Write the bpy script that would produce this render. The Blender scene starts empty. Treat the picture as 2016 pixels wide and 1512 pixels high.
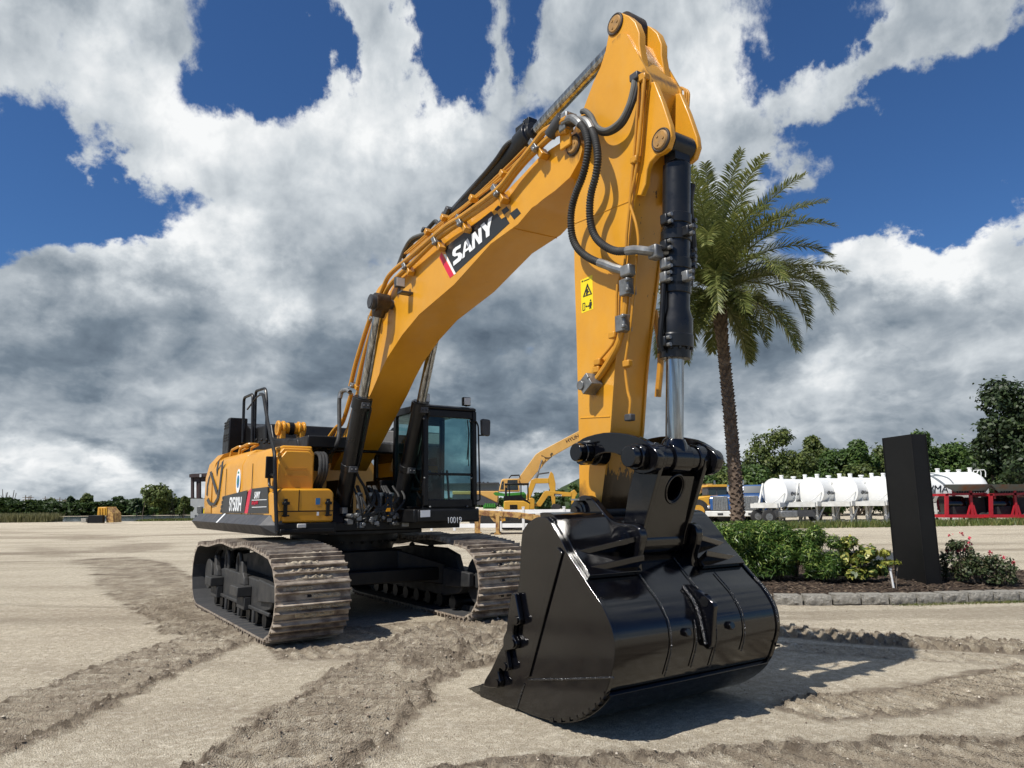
import bpy, bmesh, math, random
import numpy as np
from mathutils import Vector, Matrix, noise as mnoise
random.seed(7); rng = np.random.default_rng(7)
sc = bpy.context.scene
COL = sc.collection
PI = math.pi
R = math.radians

# ---------------------------------------------------------------- camera
CAM_F, CAM_H, PITCH, ROLL = 1398.0, 1.66, R(9.6), 0.010
cF = Vector((0, math.cos(PITCH), math.sin(PITCH)))
cU0 = Vector((0, -math.sin(PITCH), math.cos(PITCH)))
cR0 = Vector((1, 0, 0))
cR = math.cos(ROLL) * cR0 - math.sin(ROLL) * cU0
cU = math.cos(ROLL) * cU0 + math.sin(ROLL) * cR0
cC = Vector((0, 0, CAM_H))
cam_d = bpy.data.cameras.new('camera')
cam = bpy.data.objects.new('camera', cam_d); COL.objects.link(cam)
cam_d.sensor_width = 36; cam_d.lens = 36 * CAM_F / 2016
cam_d.clip_start = 0.05; cam_d.clip_end = 5000
m = Matrix((cR, cU, -cF)).transposed().to_4x4(); m.translation = cC
cam.matrix_world = m
sc.camera = cam

def ray(x, y): return cF + (x - 1008) / CAM_F * cR - (y - 756) / CAM_F * cU
def hit(x, y, n, d):
    v = ray(x, y); return cC + v * ((d - n.dot(cC)) / n.dot(v))
def gnd(x, y, z=0.0): return hit(x, y, Vector((0, 0, 1)), z)
def dep(x, y, D):       # the point seen at a photo position, D metres away along world y
    v = ray(x, y); return cC + v * (D / v.y)
# machine frame: u forward, v to the machine's left, z up
TH = math.atan2(.564, .826)
S = Vector((math.cos(TH), math.sin(TH), 0)); FW = Vector((math.sin(TH), -math.cos(TH), 0))
O0 = Vector((-2.71, 11.94, 0)); O0 = O0 + S * (4.42 - S.dot(O0))
MROT = math.atan2(FW.y, FW.x)
def T(x, y, v):         # trace on the machine's vertical plane v -> (u, z)
    P = hit(x, y, S, S.dot(O0) + v) - O0; return (P.dot(FW), P.z)
def TF(x, y, u):        # trace on the machine's cross plane u -> (v, z)
    P = hit(x, y, FW, FW.dot(O0) + u) - O0; return (P.dot(S), P.z)
def Ts(pts, v): return [T(x, y, v) for x, y in pts]
def TFs(pts, u): return [TF(x, y, u) for x, y in pts]

# ---------------------------------------------------------------- mesh builder
class MB:
    def __init__(s): s.v = []; s.f = []; s.mi = []; s.cur = 0; s.ev = []
    def add(s, vs, fs):
        b = len(s.v); s.v.extend([tuple(p) for p in vs])
        for f in fs: s.f.append([b + i for i in f]); s.mi.append(s.cur)
        return s
    def box(s, c, d, rot=None, taper=1.0):
        hx, hy, hz = d[0] / 2, d[1] / 2, d[2] / 2
        vs = [Vector((sx * hx * (taper if sz > 0 else 1), sy * hy * (taper if sz > 0 else 1), sz * hz)) for sz in (-1, 1) for sy in (-1, 1) for sx in (-1, 1)]
        if rot is not None:
            M = rot if isinstance(rot, Matrix) else Matrix.Rotation(rot, 3, 'Z'); vs = [M @ p for p in vs]
        c = Vector(c)
        return s.add([p + c for p in vs], [(0, 2, 3, 1), (4, 5, 7, 6), (0, 1, 5, 4), (2, 6, 7, 3), (0, 4, 6, 2), (1, 3, 7, 5)])
    def bb(s, a, b):
        a = Vector(a); b = Vector(b); return s.box((a + b) / 2, [abs(b[i] - a[i]) for i in range(3)])
    def beam(s, p0, p1, w, h, up=(0, 0, 1)):
        p0 = Vector(p0); p1 = Vector(p1); z = (p1 - p0); L = z.length; z.normalize()
        up = Vector(up)
        if abs(up.dot(z)) > .98: up = Vector((1, 0, 0))
        x = up.cross(z).normalized(); y = z.cross(x)
        return s.box((p0 + p1) / 2, (w, h, L), Matrix((x, y, z)).transposed())
    def cyl(s, p0, p1, r0, r1=None, n=20, caps=True):
        if r1 is None: r1 = r0
        return s.loft([(Vector(p0), r0), (Vector(p1), r1)], n, caps)
    def loft(s, rings, n=20, caps=True):       # straight axis with several radii
        ax = (rings[-1][0] - rings[0][0]).normalized()
        a = ax.orthogonal().normalized(); b = ax.cross(a)
        vs = []
        for p, r in rings:
            for i in range(n):
                t = 2 * PI * i / n; vs.append(p + (a * math.cos(t) + b * math.sin(t)) * r)
        fs = []
        for k in range(len(rings) - 1):
            for i in range(n):
                j = (i + 1) % n; fs.append((k * n + i, k * n + j, (k + 1) * n + j, (k + 1) * n + i))
        if caps:
            fs.append(tuple(range(n - 1, -1, -1))); fs.append(tuple((len(rings) - 1) * n + i for i in range(n)))
        return s.add(vs, fs)
    def tube(s, pts, r, n=8, smooth=0, caps=True, rad=None):
        P = [Vector(p) for p in pts]
        if smooth: P = crv(P, smooth)
        k = len(P); tang = []
        for i in range(k):
            t = P[min(i + 1, k - 1)] - P[max(i - 1, 0)]
            tang.append(t.normalized() if t.length > 1e-9 else Vector((0, 0, 1)))
        nrm = tang[0].orthogonal().normalized(); vs = []
        for i in range(k):
            nrm = (nrm - tang[i] * nrm.dot(tang[i]))
            nrm = nrm.normalized() if nrm.length > 1e-6 else tang[i].orthogonal().normalized()
            b = tang[i].cross(nrm); rr = rad(i / (k - 1)) if rad else r
            for j in range(n):
                a = 2 * PI * j / n; vs.append(P[i] + (nrm * math.cos(a) + b * math.sin(a)) * rr)
        fs = [(i * n + j, i * n + (j + 1) % n, (i + 1) * n + (j + 1) % n, (i + 1) * n + j) for i in range(k - 1) for j in range(n)]
        if caps:
            fs.append(tuple(range(n - 1, -1, -1))); fs.append(tuple((k - 1) * n + j for j in range(n)))
        return s.add(vs, fs)
    def prism(s, poly, fn, a, b):      # poly 2d outline, fn(p, t) -> 3d point, from t = a to t = b
        n = len(poly)
        vs = [fn(p, a) for p in poly] + [fn(p, b) for p in poly]
        fs = [(i, (i + 1) % n, n + (i + 1) % n, n + i) for i in range(n)]
        fs.append(tuple(range(n - 1, -1, -1))); fs.append(tuple(range(n, 2 * n)))
        return s.add(vs, fs)
    def side(s, poly, v0, v1):         # outline in (u, z), thickness over v
        return s.prism(poly, lambda p, t: Vector((p[0], t, p[1])), v0, v1)
    def front(s, poly, u0, u1):        # outline in (v, z), thickness over u
        return s.prism(poly, lambda p, t: Vector((t, p[0], p[1])), u0, u1)
    def plan(s, poly, z0, z1):
        return s.prism(poly, lambda p, t: Vector((p[0], p[1], t)), z0, z1)
    def quad(s, a, b, c, d): return s.add([a, b, c, d], [(0, 1, 2, 3)])
    def sphere(s, c, r, n=10, m=6, sc=(1, 1, 1)):
        c = Vector(c); vs = [c + Vector((0, 0, -r * sc[2]))]
        for k in range(1, m):
            ph = -PI / 2 + PI * k / m
            for i in range(n):
                t = 2 * PI * i / n
                vs.append(c + Vector((r * sc[0] * math.cos(ph) * math.cos(t), r * sc[1] * math.cos(ph) * math.sin(t), r * sc[2] * math.sin(ph))))
        vs.append(c + Vector((0, 0, r * sc[2])))
        fs = [(0, 1 + (i + 1) % n, 1 + i) for i in range(n)]
        for k in range(m - 2):
            for i in range(n):
                a = 1 + k * n; fs.append((a + i, a + (i + 1) % n, a + n + (i + 1) % n, a + n + i))
        L = len(vs) - 1; a = 1 + (m - 2) * n
        fs += [(a + i, a + (i + 1) % n, L) for i in range(n)]
        return s.add(vs, fs)
    def torus(s, c, ax, R0, r, n=24, k=8):
        ax = Vector(ax).normalized(); a = ax.orthogonal().normalized(); b = ax.cross(a); c = Vector(c)
        pts = [c + (a * math.cos(2 * PI * i / n) + b * math.sin(2 * PI * i / n)) * R0 for i in range(n + 1)]
        return s.tube(pts, r, k, caps=False)
    def build(s, name, mat, parent=None, bevel=0, smooth=True, ang=35, seg=2, loc=None):
        me = bpy.data.meshes.new(name); me.from_pydata(s.v, [], s.f)
        mats = mat if isinstance(mat, (list, tuple)) else [mat]
        for mm in mats: me.materials.append(mm)
        if len(mats) > 1: me.polygons.foreach_set('material_index', s.mi)
        bm = bmesh.new(); bm.from_mesh(me); bmesh.ops.recalc_face_normals(bm, faces=bm.faces); bm.to_mesh(me); bm.free()
        o = bpy.data.objects.new(name, me); COL.objects.link(o)
        if parent is not None: o.parent = parent
        if loc is not None: o.location = loc
        if smooth:
            me.shade_smooth(); me.set_sharp_from_angle(angle=R(ang))
        if bevel:
            md = o.modifiers.new('bevel', 'BEVEL'); md.width = bevel; md.segments = seg; md.limit_method = 'ANGLE'; md.angle_limit = R(30)
            md.harden_normals = False
        me.update(); return o

def crv(P, sub=6):                     # Catmull-Rom
    P = [Vector(p) for p in P]; out = []
    for i in range(len(P) - 1):
        p0 = P[i - 1] if i else P[0] * 2 - P[1]; p1 = P[i]; p2 = P[i + 1]; p3 = P[i + 2] if i + 2 < len(P) else P[-1] * 2 - P[-2]
        for k in range(sub):
            t = k / sub
            out.append(.5 * ((2 * p1) + (p2 - p0) * t + (2 * p0 - 5 * p1 + 4 * p2 - p3) * t * t + (3 * p1 - p0 - 3 * p2 + p3) * t ** 3))
    out.append(P[-1]); return out
def fillet(P, r=.05, k=4):             # round the corners of a polyline
    P = [Vector(p) for p in P]; out = [P[0]]
    for i in range(1, len(P) - 1):
        a = (P[i - 1] - P[i]); b = (P[i + 1] - P[i]); d = min(r, a.length * .45, b.length * .45)
        a = P[i] + a.normalized() * d; b = P[i] + b.normalized() * d
        for j in range(k + 1):
            t = j / k; out.append(a * (1 - t) ** 2 + P[i] * 2 * t * (1 - t) + b * t * t)
    out.append(P[-1]); return out
def poly_round(P, r=.05, k=4):
    P = [Vector((p[0], p[1], 0)) for p in P]; n = len(P); out = []
    for i in range(n):
        a = P[i - 1] - P[i]; b = P[(i + 1) % n] - P[i]; d = min(r, a.length * .45, b.length * .45)
        a = P[i] + a.normalized() * d; b = P[i] + b.normalized() * d
        for j in range(k + 1):
            t = j / k; q = a * (1 - t) ** 2 + P[i] * 2 * t * (1 - t) + b * t * t; out.append((q.x, q.y))
    return out
def scrv(P, sub=4):                    # closed smooth 2d outline
    n = len(P); Q = [Vector((p[0], p[1], 0)) for p in P]; out = []
    for i in range(n):
        p0, p1, p2, p3 = Q[i - 1], Q[i], Q[(i + 1) % n], Q[(i + 2) % n]
        for k in range(sub):
            t = k / sub
            q = .5 * ((2 * p1) + (p2 - p0) * t + (2 * p0 - 5 * p1 + 4 * p2 - p3) * t * t + (3 * p1 - p0 - 3 * p2 + p3) * t ** 3)
            out.append((q.x, q.y))
    return out

def tag(o, label=None, cat=None, group=None, kind=None):
    if label: o['label'] = label
    if cat: o['category'] = cat
    if group: o['group'] = group
    if kind: o['kind'] = kind
    return o
def empty(name, loc=(0, 0, 0), rz=0.0):
    o = bpy.data.objects.new(name, None); COL.objects.link(o); o.location = loc; o.rotation_euler = (0, 0, rz); o.empty_display_size = .2; return o
def thing(name, label, cat, loc=(0, 0, 0), rz=0.0, group=None): return tag(empty(name, loc, rz), label, cat, group)
def copy_tree(o, parent=None):
    c = o.copy(); COL.objects.link(c)
    if parent is not None: c.parent = parent
    for ch in list(o.children): copy_tree(ch, c)
    return c
def text(name, body, mat, parent, loc, xax, yax, size, shear=0.0, bold=0.0, extrude=.002, sx=1.0, align='LEFT'):
    cu = bpy.data.curves.new(name, 'FONT'); cu.body = body; cu.size = size; cu.shear = shear; cu.offset = bold * size * .35; cu.extrude = extrude
    cu.align_x = align; cu.align_y = 'BOTTOM_BASELINE' if hasattr(cu, 'align_y') else 'BOTTOM'
    cu.materials.append(mat)
    tmp = bpy.data.objects.new('tmp', cu); COL.objects.link(tmp); bpy.context.view_layer.update()
    me = bpy.data.meshes.new_from_object(tmp.evaluated_get(bpy.context.evaluated_depsgraph_get())); me.name = name
    bpy.data.objects.remove(tmp); o = bpy.data.objects.new(name, me); COL.objects.link(o); o.parent = parent
    x = Vector(xax).normalized(); y = Vector(yax); y = (y - x * y.dot(x)).normalized(); z = x.cross(y)
    M = Matrix((x * sx, y, z)).transposed().to_4x4(); M.translation = Vector(loc); o.matrix_local = M
    return o

# ---------------------------------------------------------------- materials
def mat(name, color=(.5, .5, .5), rough=.5, metal=0.0, spec=.5, coat=0.0):
    m = bpy.data.materials.new(name); m.use_nodes = True
    b = m.node_tree.nodes['Principled BSDF']
    b.inputs['Base Color'].default_value = (*color, 1); b.inputs['Roughness'].default_value = rough
    b.inputs['Metallic'].default_value = metal; b.inputs['Specular IOR Level'].default_value = spec; b.inputs['Coat Weight'].default_value = coat
    b.inputs['Coat Roughness'].default_value = .06
    return m
class N:
    def __init__(s, m): s.t = m.node_tree; s.n = s.t.nodes; s.l = s.t.links; s.b = s.n.get('Principled BSDF')
    def new(s, t, **k):
        q = s.n.new(t)
        for a, v in k.items(): setattr(q, a, v)
        return q
    def link(s, a, b): s.l.new(a, b)
    def coord(s, kind='Object'): return s.new('ShaderNodeTexCoord').outputs[kind]
    def noise(s, vec, scale, detail=4, rough=.55, dist=0.0):
        q = s.new('ShaderNodeTexNoise'); q.inputs['Scale'].default_value = scale; q.inputs['Detail'].default_value = detail
        q.inputs['Roughness'].default_value = rough; q.inputs['Distortion'].default_value = dist
        if vec is not None: s.link(vec, q.inputs['Vector'])
        return q.outputs['Fac']
    def vor(s, vec, scale, feat='F1', out='Distance'):
        q = s.new('ShaderNodeTexVoronoi', feature=feat); q.inputs['Scale'].default_value = scale
        if vec is not None: s.link(vec, q.inputs['Vector'])
        return q.outputs[out]
    def mapv(s, vec, scale=(1, 1, 1), loc=(0, 0, 0), rot=(0, 0, 0)):
        q = s.new('ShaderNodeMapping'); q.inputs['Scale'].default_value = scale; q.inputs['Location'].default_value = loc; q.inputs['Rotation'].default_value = rot
        s.link(vec, q.inputs['Vector']); return q.outputs[0]
    def ramp(s, fac, stops, interp='LINEAR'):
        q = s.new('ShaderNodeValToRGB'); cr = q.color_ramp; cr.interpolation = interp
        while len(cr.elements) < len(stops): cr.elements.new(.5)
        for e, (p, c) in zip(cr.elements, stops):
            e.position = p; e.color = (c, c, c, 1) if not hasattr(c, '__len__') else (*c[:3], 1)
        s.link(fac, q.inputs[0]); return q.outputs[0]
    def mix(s, fac, a, b, mode='MIX'):
        q = s.new('ShaderNodeMix', data_type='RGBA', blend_type=mode)
        for i, x in ((0, fac), (6, a), (7, b)):
            if hasattr(x, 'links') or hasattr(x, 'is_output'): s.link(x, q.inputs[i])
            else: q.inputs[i].default_value = x if i == 0 else (*x[:3], 1)
        return q.outputs[2]
    def math(s, op, a, b=None, c=None, clamp=False):
        q = s.new('ShaderNodeMath', operation=op, use_clamp=clamp)
        for i, x in enumerate((a, b, c)):
            if x is None: continue
            if hasattr(x, 'is_output'): s.link(x, q.inputs[i])
            else: q.inputs[i].default_value = x
        return q.outputs[0]
    def bump(s, h, strength=.3, dist=.01):
        q = s.new('ShaderNodeBump'); q.inputs['Strength'].default_value = strength; q.inputs['Distance'].default_value = dist
        s.link(h, q.inputs['Height']); s.link(q.outputs[0], s.b.inputs['Normal']); return q
    def base(s, x): s.link(x, s.b.inputs['Base Color'])
    def rough(s, x): s.link(x, s.b.inputs['Roughness'])

def varied(name, c1, c2, scale=6, rough=(.4, .6), metal=0.0, spec=.5, bump=0.0, bscale=60, coat=0.0, lo=.35, hi=.65, detail=5, bdist=.004):
    m = mat(name, c1, rough[0], metal, spec, coat); n = N(m); co = n.coord()
    f = n.noise(co, scale, detail, .6)
    n.base(n.ramp(f, [(lo, c1), (hi, c2)]))
    n.rough(n.ramp(n.noise(co, scale * 2.3, 4), [(.3, rough[0]), (.7, rough[1])]))
    if bump: n.bump(n.noise(co, bscale, 3), bump, bdist)
    return m
M = {}
def smudged(m, pts, axis=1):
    # grease smears round the pins (points in the mesh's own u, z) and faint dust
    n = N(m); co = n.coord(); sp_ = n.new('ShaderNodeSeparateXYZ'); n.link(co, sp_.inputs[0]); acc = None
    for (u, z, r) in pts:
        c = n.new('ShaderNodeCombineXYZ'); n.link(n.math('SUBTRACT', sp_.outputs[0], u), c.inputs[0]); n.link(n.math('MULTIPLY', n.math('SUBTRACT', sp_.outputs[2], z), .7), c.inputs[2])
        ln = n.new('ShaderNodeVectorMath', operation='LENGTH'); n.link(c.outputs[0], ln.inputs[0]); f = n.math('SUBTRACT', 1.0, n.math('DIVIDE', ln.outputs['Value'], r), None, True); acc = f if acc is None else n.math('MAXIMUM', acc, f)
    ns = n.noise(n.mapv(co, (1, 1, .35)), 22, 5, .7); f = n.math('MULTIPLY', n.math('ADD', acc, n.math('SUBTRACT', ns, .62)), 2.2, None, True); f = n.math('MULTIPLY', f, n.math('GREATER_THAN', acc, .02))
    old = n.b.inputs['Base Color'].links[0].from_socket
    dust = n.ramp(n.noise(n.mapv(co, (1, 1, .4)), 3.2, 6, .7), [(.50, 0), (.72, .16)])
    c = n.mix(dust, old, (.50, .36, .17)); sc1 = n.ramp(n.noise(n.mapv(co, (5, 5, 60)), 1.5, 2, .5), [(.70, 0), (.74, .25)]); c = n.mix(sc1, c, (.45, .22, .03)) 
    n.base(n.mix(n.math('MULTIPLY', f, .8), c, (.035, .018, .008))); return m
M['yellow'] = varied('yellow_paint', (.65, .305, .018), (.59, .27, .016), 2.2, (.30, .42), bump=.05, bscale=140, coat=.15)
M['pipe'] = varied('yellow_pipe_paint', (.54, .25, .018), (.47, .21, .016), 5, (.3, .42))
M['cyl_black'] = varied('black_cylinder_paint', (.006, .007, .008), (.011, .011, .012), 5, (.26, .40), spec=.42)
M['black'] = varied('black_metal_paint', (.004, .004, .0045), (.008, .008, .008), 4, (.32, .5), spec=.3)
M['gloss'] = varied('gloss_black_paint', (.002, .002, .003), (.004, .004, .005), 3, (.07, .15), spec=.6, bump=.05, bscale=170, coat=.0, bdist=.002)
M['weld'] = varied('rough_black_weld_bead', (.004, .004, .005), (.008, .008, .009), 30, (.18, .3), spec=.9, bump=1.0, bscale=55, bdist=.02)
M['dgrey'] = varied('dark_grey_paint', (.035, .037, .04), (.06, .06, .062), 4, (.4, .6))
M['frame'] = varied('dusty_grey_frame', (.016, .017, .018), (.042, .040, .037), 3, (.5, .75), bump=.1, bscale=50)
M['chrome'] = mat('chrome_rod', (.40, .41, .42), .14, 1.0)
_n = N(M['chrome']); _f = _n.noise(_n.mapv(_n.coord(), (9, 9, .35)), 3, 4, .6); _n.base(_n.ramp(_f, [(.35, (.17, .16, .15)), (.52, (.36, .37, .38)), (.68, (.52, .53, .55))])); _n.rough(_n.ramp(_f, [(.3, .22), (.7, .10)]))  # dark and light streaks in the colour imitate reflected bands
M['steel'] = varied('galvanised_steel', (.27, .275, .27), (.16, .16, .155), 9, (.35, .5), metal=.6)
M['rubber'] = varied('black_rubber_hose', (.022, .022, .022), (.04, .04, .038), 8, (.55, .75), spec=.35)
M['greyhose'] = varied('grey_rubber_hose', (.08, .08, .075), (.11, .11, .10), 8, (.55, .75), spec=.35)
M['white'] = varied('white_paint', (.80, .80, .78), (.72, .72, .70), 1.5, (.35, .5))
M['decal_black'] = mat('black_decal_film', (.016, .018, .02), .4)
M['decal_white'] = mat('white_decal_film', (.78, .80, .80), .45)
M['decal_red'] = mat('red_decal_film', (.62, .012, .05), .4)
M['decal_yellow'] = mat('yellow_sticker_film', (.80, .62, .01), .45)
M['decal_blue'] = mat('blue_sticker_film', (.03, .16, .36), .45)
M['lamp'] = mat('lamp_glass', (.55, .55, .54), .15, 0, .6)
M['pin'] = varied('worn_pin', (.40, .21, .05), (.25, .15, .06), 14, (.4, .6))
M['grease'] = varied('greasy_dark_steel', (.05, .03, .015), (.012, .010, .009), 14, (.3, .6))
def glass_mat(name, tint, dark=.0):
    m = bpy.data.materials.new(name); m.use_nodes = True; t = m.node_tree; t.nodes.clear()
    o = t.nodes.new('ShaderNodeOutputMaterial'); a = t.nodes.new('ShaderNodeBsdfTransparent'); g = t.nodes.new('ShaderNodeBsdfGlossy')
    f = t.nodes.new('ShaderNodeFresnel'); f.inputs[0].default_value = 1.45; x = t.nodes.new('ShaderNodeMixShader')
    a.inputs[0].default_value = (*tint, 1); g.inputs['Roughness'].default_value = .02
    t.links.new(f.outputs[0], x.inputs[0]); t.links.new(a.outputs[0], x.inputs[1]); t.links.new(g.outputs[0], x.inputs[2]); t.links.new(x.outputs[0], o.inputs[0])
    return m
M['glass'] = glass_mat('teal_tinted_glass', (.56, .77, .77))
# ================================================================= SKY
SUN = Vector((-.76, -.65, 0)).normalized() * math.cos(R(54)) + Vector((0, 0, math.sin(R(54))))
w = bpy.data.worlds.new('World'); sc.world = w; w.use_nodes = True
class WN(N):
    def __init__(s, w): s.t = w.node_tree; s.n = s.t.nodes; s.l = s.t.links
n = WN(w); bg = n.n['Background']; bg.inputs['Strength'].default_value = .1
sky = n.new('ShaderNodeTexSky', sky_type='NISHITA'); sky.sun_disc = False; sky.sun_elevation = R(54); sky.sun_rotation = math.atan2(SUN.x, SUN.y)
sky.air_density = 1.0; sky.dust_density = .3; sky.ozone_density = 3.0; sky.altitude = 0
g = n.coord('Generated'); sp = n.new('ShaderNodeSeparateXYZ'); n.link(g, sp.inputs[0])
az = n.math('ARCTAN2', sp.outputs[0], sp.outputs[1]); el = n.math('ARCSINE', sp.outputs[2])
elp = n.math('MAXIMUM', el, 0.0)
lg = n.math('MULTIPLY', n.math('LOGARITHM', n.math('ADD', elp, .48), math.e), .98)
def comb(a, b, c=0.0):
    q = n.new('ShaderNodeCombineXYZ')
    for i, x in enumerate((a, b, c)):
        if hasattr(x, 'is_output'): n.link(x, q.inputs[i])
        else: q.inputs[i].default_value = x
    return q.outputs[0]
q1 = comb(az, lg)
q0 = q1
def vmath(op, a, b):
    q = n.new('ShaderNodeVectorMath', operation=op)
    for i, x in enumerate((a, b)):
        if hasattr(x, 'is_output'): n.link(x, q.inputs[i])
        else: q.inputs[i].default_value = x
    return q.outputs[0]
def ncol(v, scale, det, rough=.5):
    q = n.new('ShaderNodeTexNoise', noise_dimensions='2D'); q.inputs['Scale'].default_value = scale; q.inputs['Detail'].default_value = det; q.inputs['Roughness'].default_value = rough; n.link(v, q.inputs['Vector']); return q.outputs['Color']
# irregular outlines: the look-up direction is pushed about by noise
wv = vmath('MULTIPLY', vmath('SUBTRACT', ncol(q0, 4.5, 8, .60), (.5, .5, .5)), (.36, .30, 0))
pa = vmath('ADD', comb(az, el), wv)
def dirof(x, y):
    v = ray(x, y).normalized(); return math.atan2(v.x, v.y), math.asin(v.z)
def blob(cx, cy, rx, ry, rot=0):
    a, e = dirof(cx, cy); k = 1 / 1398.0
    m_ = n.new('ShaderNodeMapping', vector_type='TEXTURE'); m_.inputs['Location'].default_value = (a, e, 0); m_.inputs['Rotation'].default_value = (0, 0, R(rot)); m_.inputs['Scale'].default_value = (rx * k * 1.25, ry * k * 1.25, 1)
    n.link(pa, m_.inputs[0]); gq = n.new('ShaderNodeTexGradient', gradient_type='SPHERICAL'); n.link(m_.outputs[0], gq.inputs[0]); return gq.outputs['Fac']
def field(base, blobs):
    f = base
    for cx, cy, rx, ry, rot, wt in blobs: f = n.math('MULTIPLY_ADD', blob(cx, cy, rx, ry, rot), wt, f)
    return f
ahead = n.math('GREATER_THAN', sp.outputs[1], 0.0)
base = n.math('ADD', .38, n.math('MULTIPLY', n.math('SUBTRACT', 1.0, n.math('MULTIPLY', elp, 2.1, None, True)), .95))
base = n.math('ADD', base, n.math('MULTIPLY', n.math('SUBTRACT', 1.0, n.new('ShaderNodeClamp').outputs[0]), 0.0))
base = n.math('SUBTRACT', base, n.math('MULTIPLY', n.math('SUBTRACT', 1.0, ahead), .95))
cov = field(base, [
    (130, 345, 300, 190, 0, -1.5), (290, 450, 160, 110, 0, -1.0), (-100, 350, 250, 160, 0, -.9), (480, 40, 230, 190, 0, -1.5), (410, 150, 90, 90, 0, -.5), (570, 90, 130, 120, 0, -.8),
    (905, 70, 170, 150, 0, -1.1), (975, 150, 90, 90, 0, -.6), (850, 170, 110, 70, 0, -.5), (905, 200, 80, 50, 0, -.2),
    (745, 80, 90, 150, 0, .8), (955, 60, 120, 130, 0, -1.0), (1600, 100, 250, 150, -25, -1.0), (1560, 30, 150, 100, 0, -.7), (1850, 300, 380, 200, 0, -1.5), (1640, 420, 240, 110, 0, -1.1), (2000, 380, 200, 120, 0, -.6), (1700, 250, 150, 100, 0, -.6),
    (120, 60, 380, 190, 0, .9), (270, 220, 110, 150, 0, .7), (90, 190, 90, 100, 0, .5), (780, 200, 200, 240, 0, .75), (560, 290, 200, 120, 0, .6), (450, 360, 150, 180, 0, .7), (1200, 110, 220, 260, 0, .6), (1430, 180, 210, 190, 0, .9), (1480, 330, 250, 90, 0, .7),
    (1660, 120, 230, 50, 28, 1.1), (1850, 70, 250, 100, 15, 1.25), (1960, 20, 200, 100, 0, .5), (1760, 270, 120, 30, 20, .55), (1960, 470, 240, 130, 0, 1.2), (1760, 545, 300, 90, 10, 1.0), (60, 570, 260, 130, 0, .9), (390, 560, 260, 130, 0, 1.0)])
_n3 = n.noise
def noise2(vec, scale, detail=4, rough=.55, dist=0.0):
    o = _n3(vec, scale, detail, rough, dist); o.node.noise_dimensions = '2D'; return o
n.noise = noise2
det = n.noise(q0, 6.5, 12, .60)
def billow(v, sc_, dt):
    q = n.new('ShaderNodeTexVoronoi', feature='F1', voronoi_dimensions='2D'); q.inputs['Scale'].default_value = sc_; q.inputs['Detail'].default_value = dt; q.inputs['Roughness'].default_value = .55; q.inputs['Lacunarity'].default_value = 2.1; q.normalize = True
    n.link(v, q.inputs['Vector']); return q.outputs['Distance']
wq = vmath('ADD', q0, vmath('MULTIPLY', vmath('SUBTRACT', ncol(q0, 7.0, 4, .5), (.5, .5, .5)), (.10, .10, .0)))
bl1 = billow(wq, 7.0, 5.0); bl2 = billow(vmath('ADD', wq, (-.014, .020, .0)), 7.0, 4.0)
low = n.math('SUBTRACT', 1.0, n.math('MULTIPLY', elp, 3.0, None, True))
ql = n.mapv(wq, (1.0, 1.0, 1.0), (3.1, 1.7, 0)); lo1 = billow(ql, 15.0, 4.0); lo2 = billow(vmath('ADD', ql, (-.008, .014, .0)), 15.0, 3.0)
det2 = n.noise(vmath('ADD', q0, (-.030, .036, .0)), 3.6, 7, .52)
det3 = n.noise(vmath('ADD', q0, (0.0, .0, .0)), 3.6, 7, .52)
wisp = n.noise(q0, 19.0, 8, .65)
cv = n.math('ADD', cov, n.math('MULTIPLY', n.math('SUBTRACT', det, .5), 1.7))
cv = n.math('ADD', cv, n.math('MULTIPLY', n.math('SUBTRACT', .30, bl1), 1.2))
cv = n.math('ADD', cv, n.math('MULTIPLY', n.math('SUBTRACT', wisp, .5), .8))
mr = n.new('ShaderNodeMapRange', interpolation_type='SMOOTHSTEP'); n.link(cv, mr.inputs[0]); mr.inputs[1].default_value = -.14; mr.inputs[2].default_value = .55
alpha = mr.outputs[0]
br = field(.49, [
    (90, 630, 280, 130, 0, -.32), (150, 760, 300, 90, 0, -.18), (640, 800, 480, 130, 0, -.38), (840, 600, 260, 150, 0, -.20), (1020, 720, 330, 190, 0, -.26), (1500, 690, 420, 130, 0, -.22), (1900, 700, 260, 130, 0, -.12), (1200, 850, 330, 120, 0, -.25), (60, 900, 260, 55, 0, -.30), (1650, 620, 260, 70, 10, -.1), (1800, 790, 160, 50, 10, -.18), (130, 60, 200, 120, 0, -.10), (1200, 60, 200, 200, 0, -.05), (1450, 330, 200, 80, 0, -.12), (1830, 860, 200, 60, 0, -.1), (620, 650, 160, 100, 0, -.2),
    (620, 280, 300, 150, 0, .34), (770, 110, 200, 150, 0, .30), (360, 540, 190, 110, 0, .40), (420, 430, 160, 150, 0, .25), (520, 610, 150, 90, 0, .18), (330, 740, 220, 80, 0, .30), (240, 790, 220, 50, 0, .2), (180, 160, 260, 90, 0, .22), (1420, 130, 200, 150, 0, .36), (1900, 500, 300, 130, 0, .42), (1720, 540, 200, 60, 10, .3), (1640, 690, 80, 60, 0, .32), (1800, 770, 330, 50, 18, .22), (240, 945, 420, 60, 0, .45), (10, 570, 80, 80, 0, .35), (1040, 260, 180, 120, 0, .2), (880, 260, 90, 60, 0, .25), (1000, 930, 200, 50, 0, .25), (860, 720, 90, 80, 0, .28), (700, 570, 110, 60, 20, .2), (1550, 800, 230, 60, 20, .2)])
br = n.math('ADD', br, n.math('MULTIPLY', n.math('SUBTRACT', det3, det2), 1.5))
br = n.math('ADD', br, n.math('MULTIPLY', n.math('SUBTRACT', wisp, .5), .10))
br = n.math('ADD', br, n.math('MULTIPLY', n.math('SUBTRACT', bl2, bl1), .55))
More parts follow.
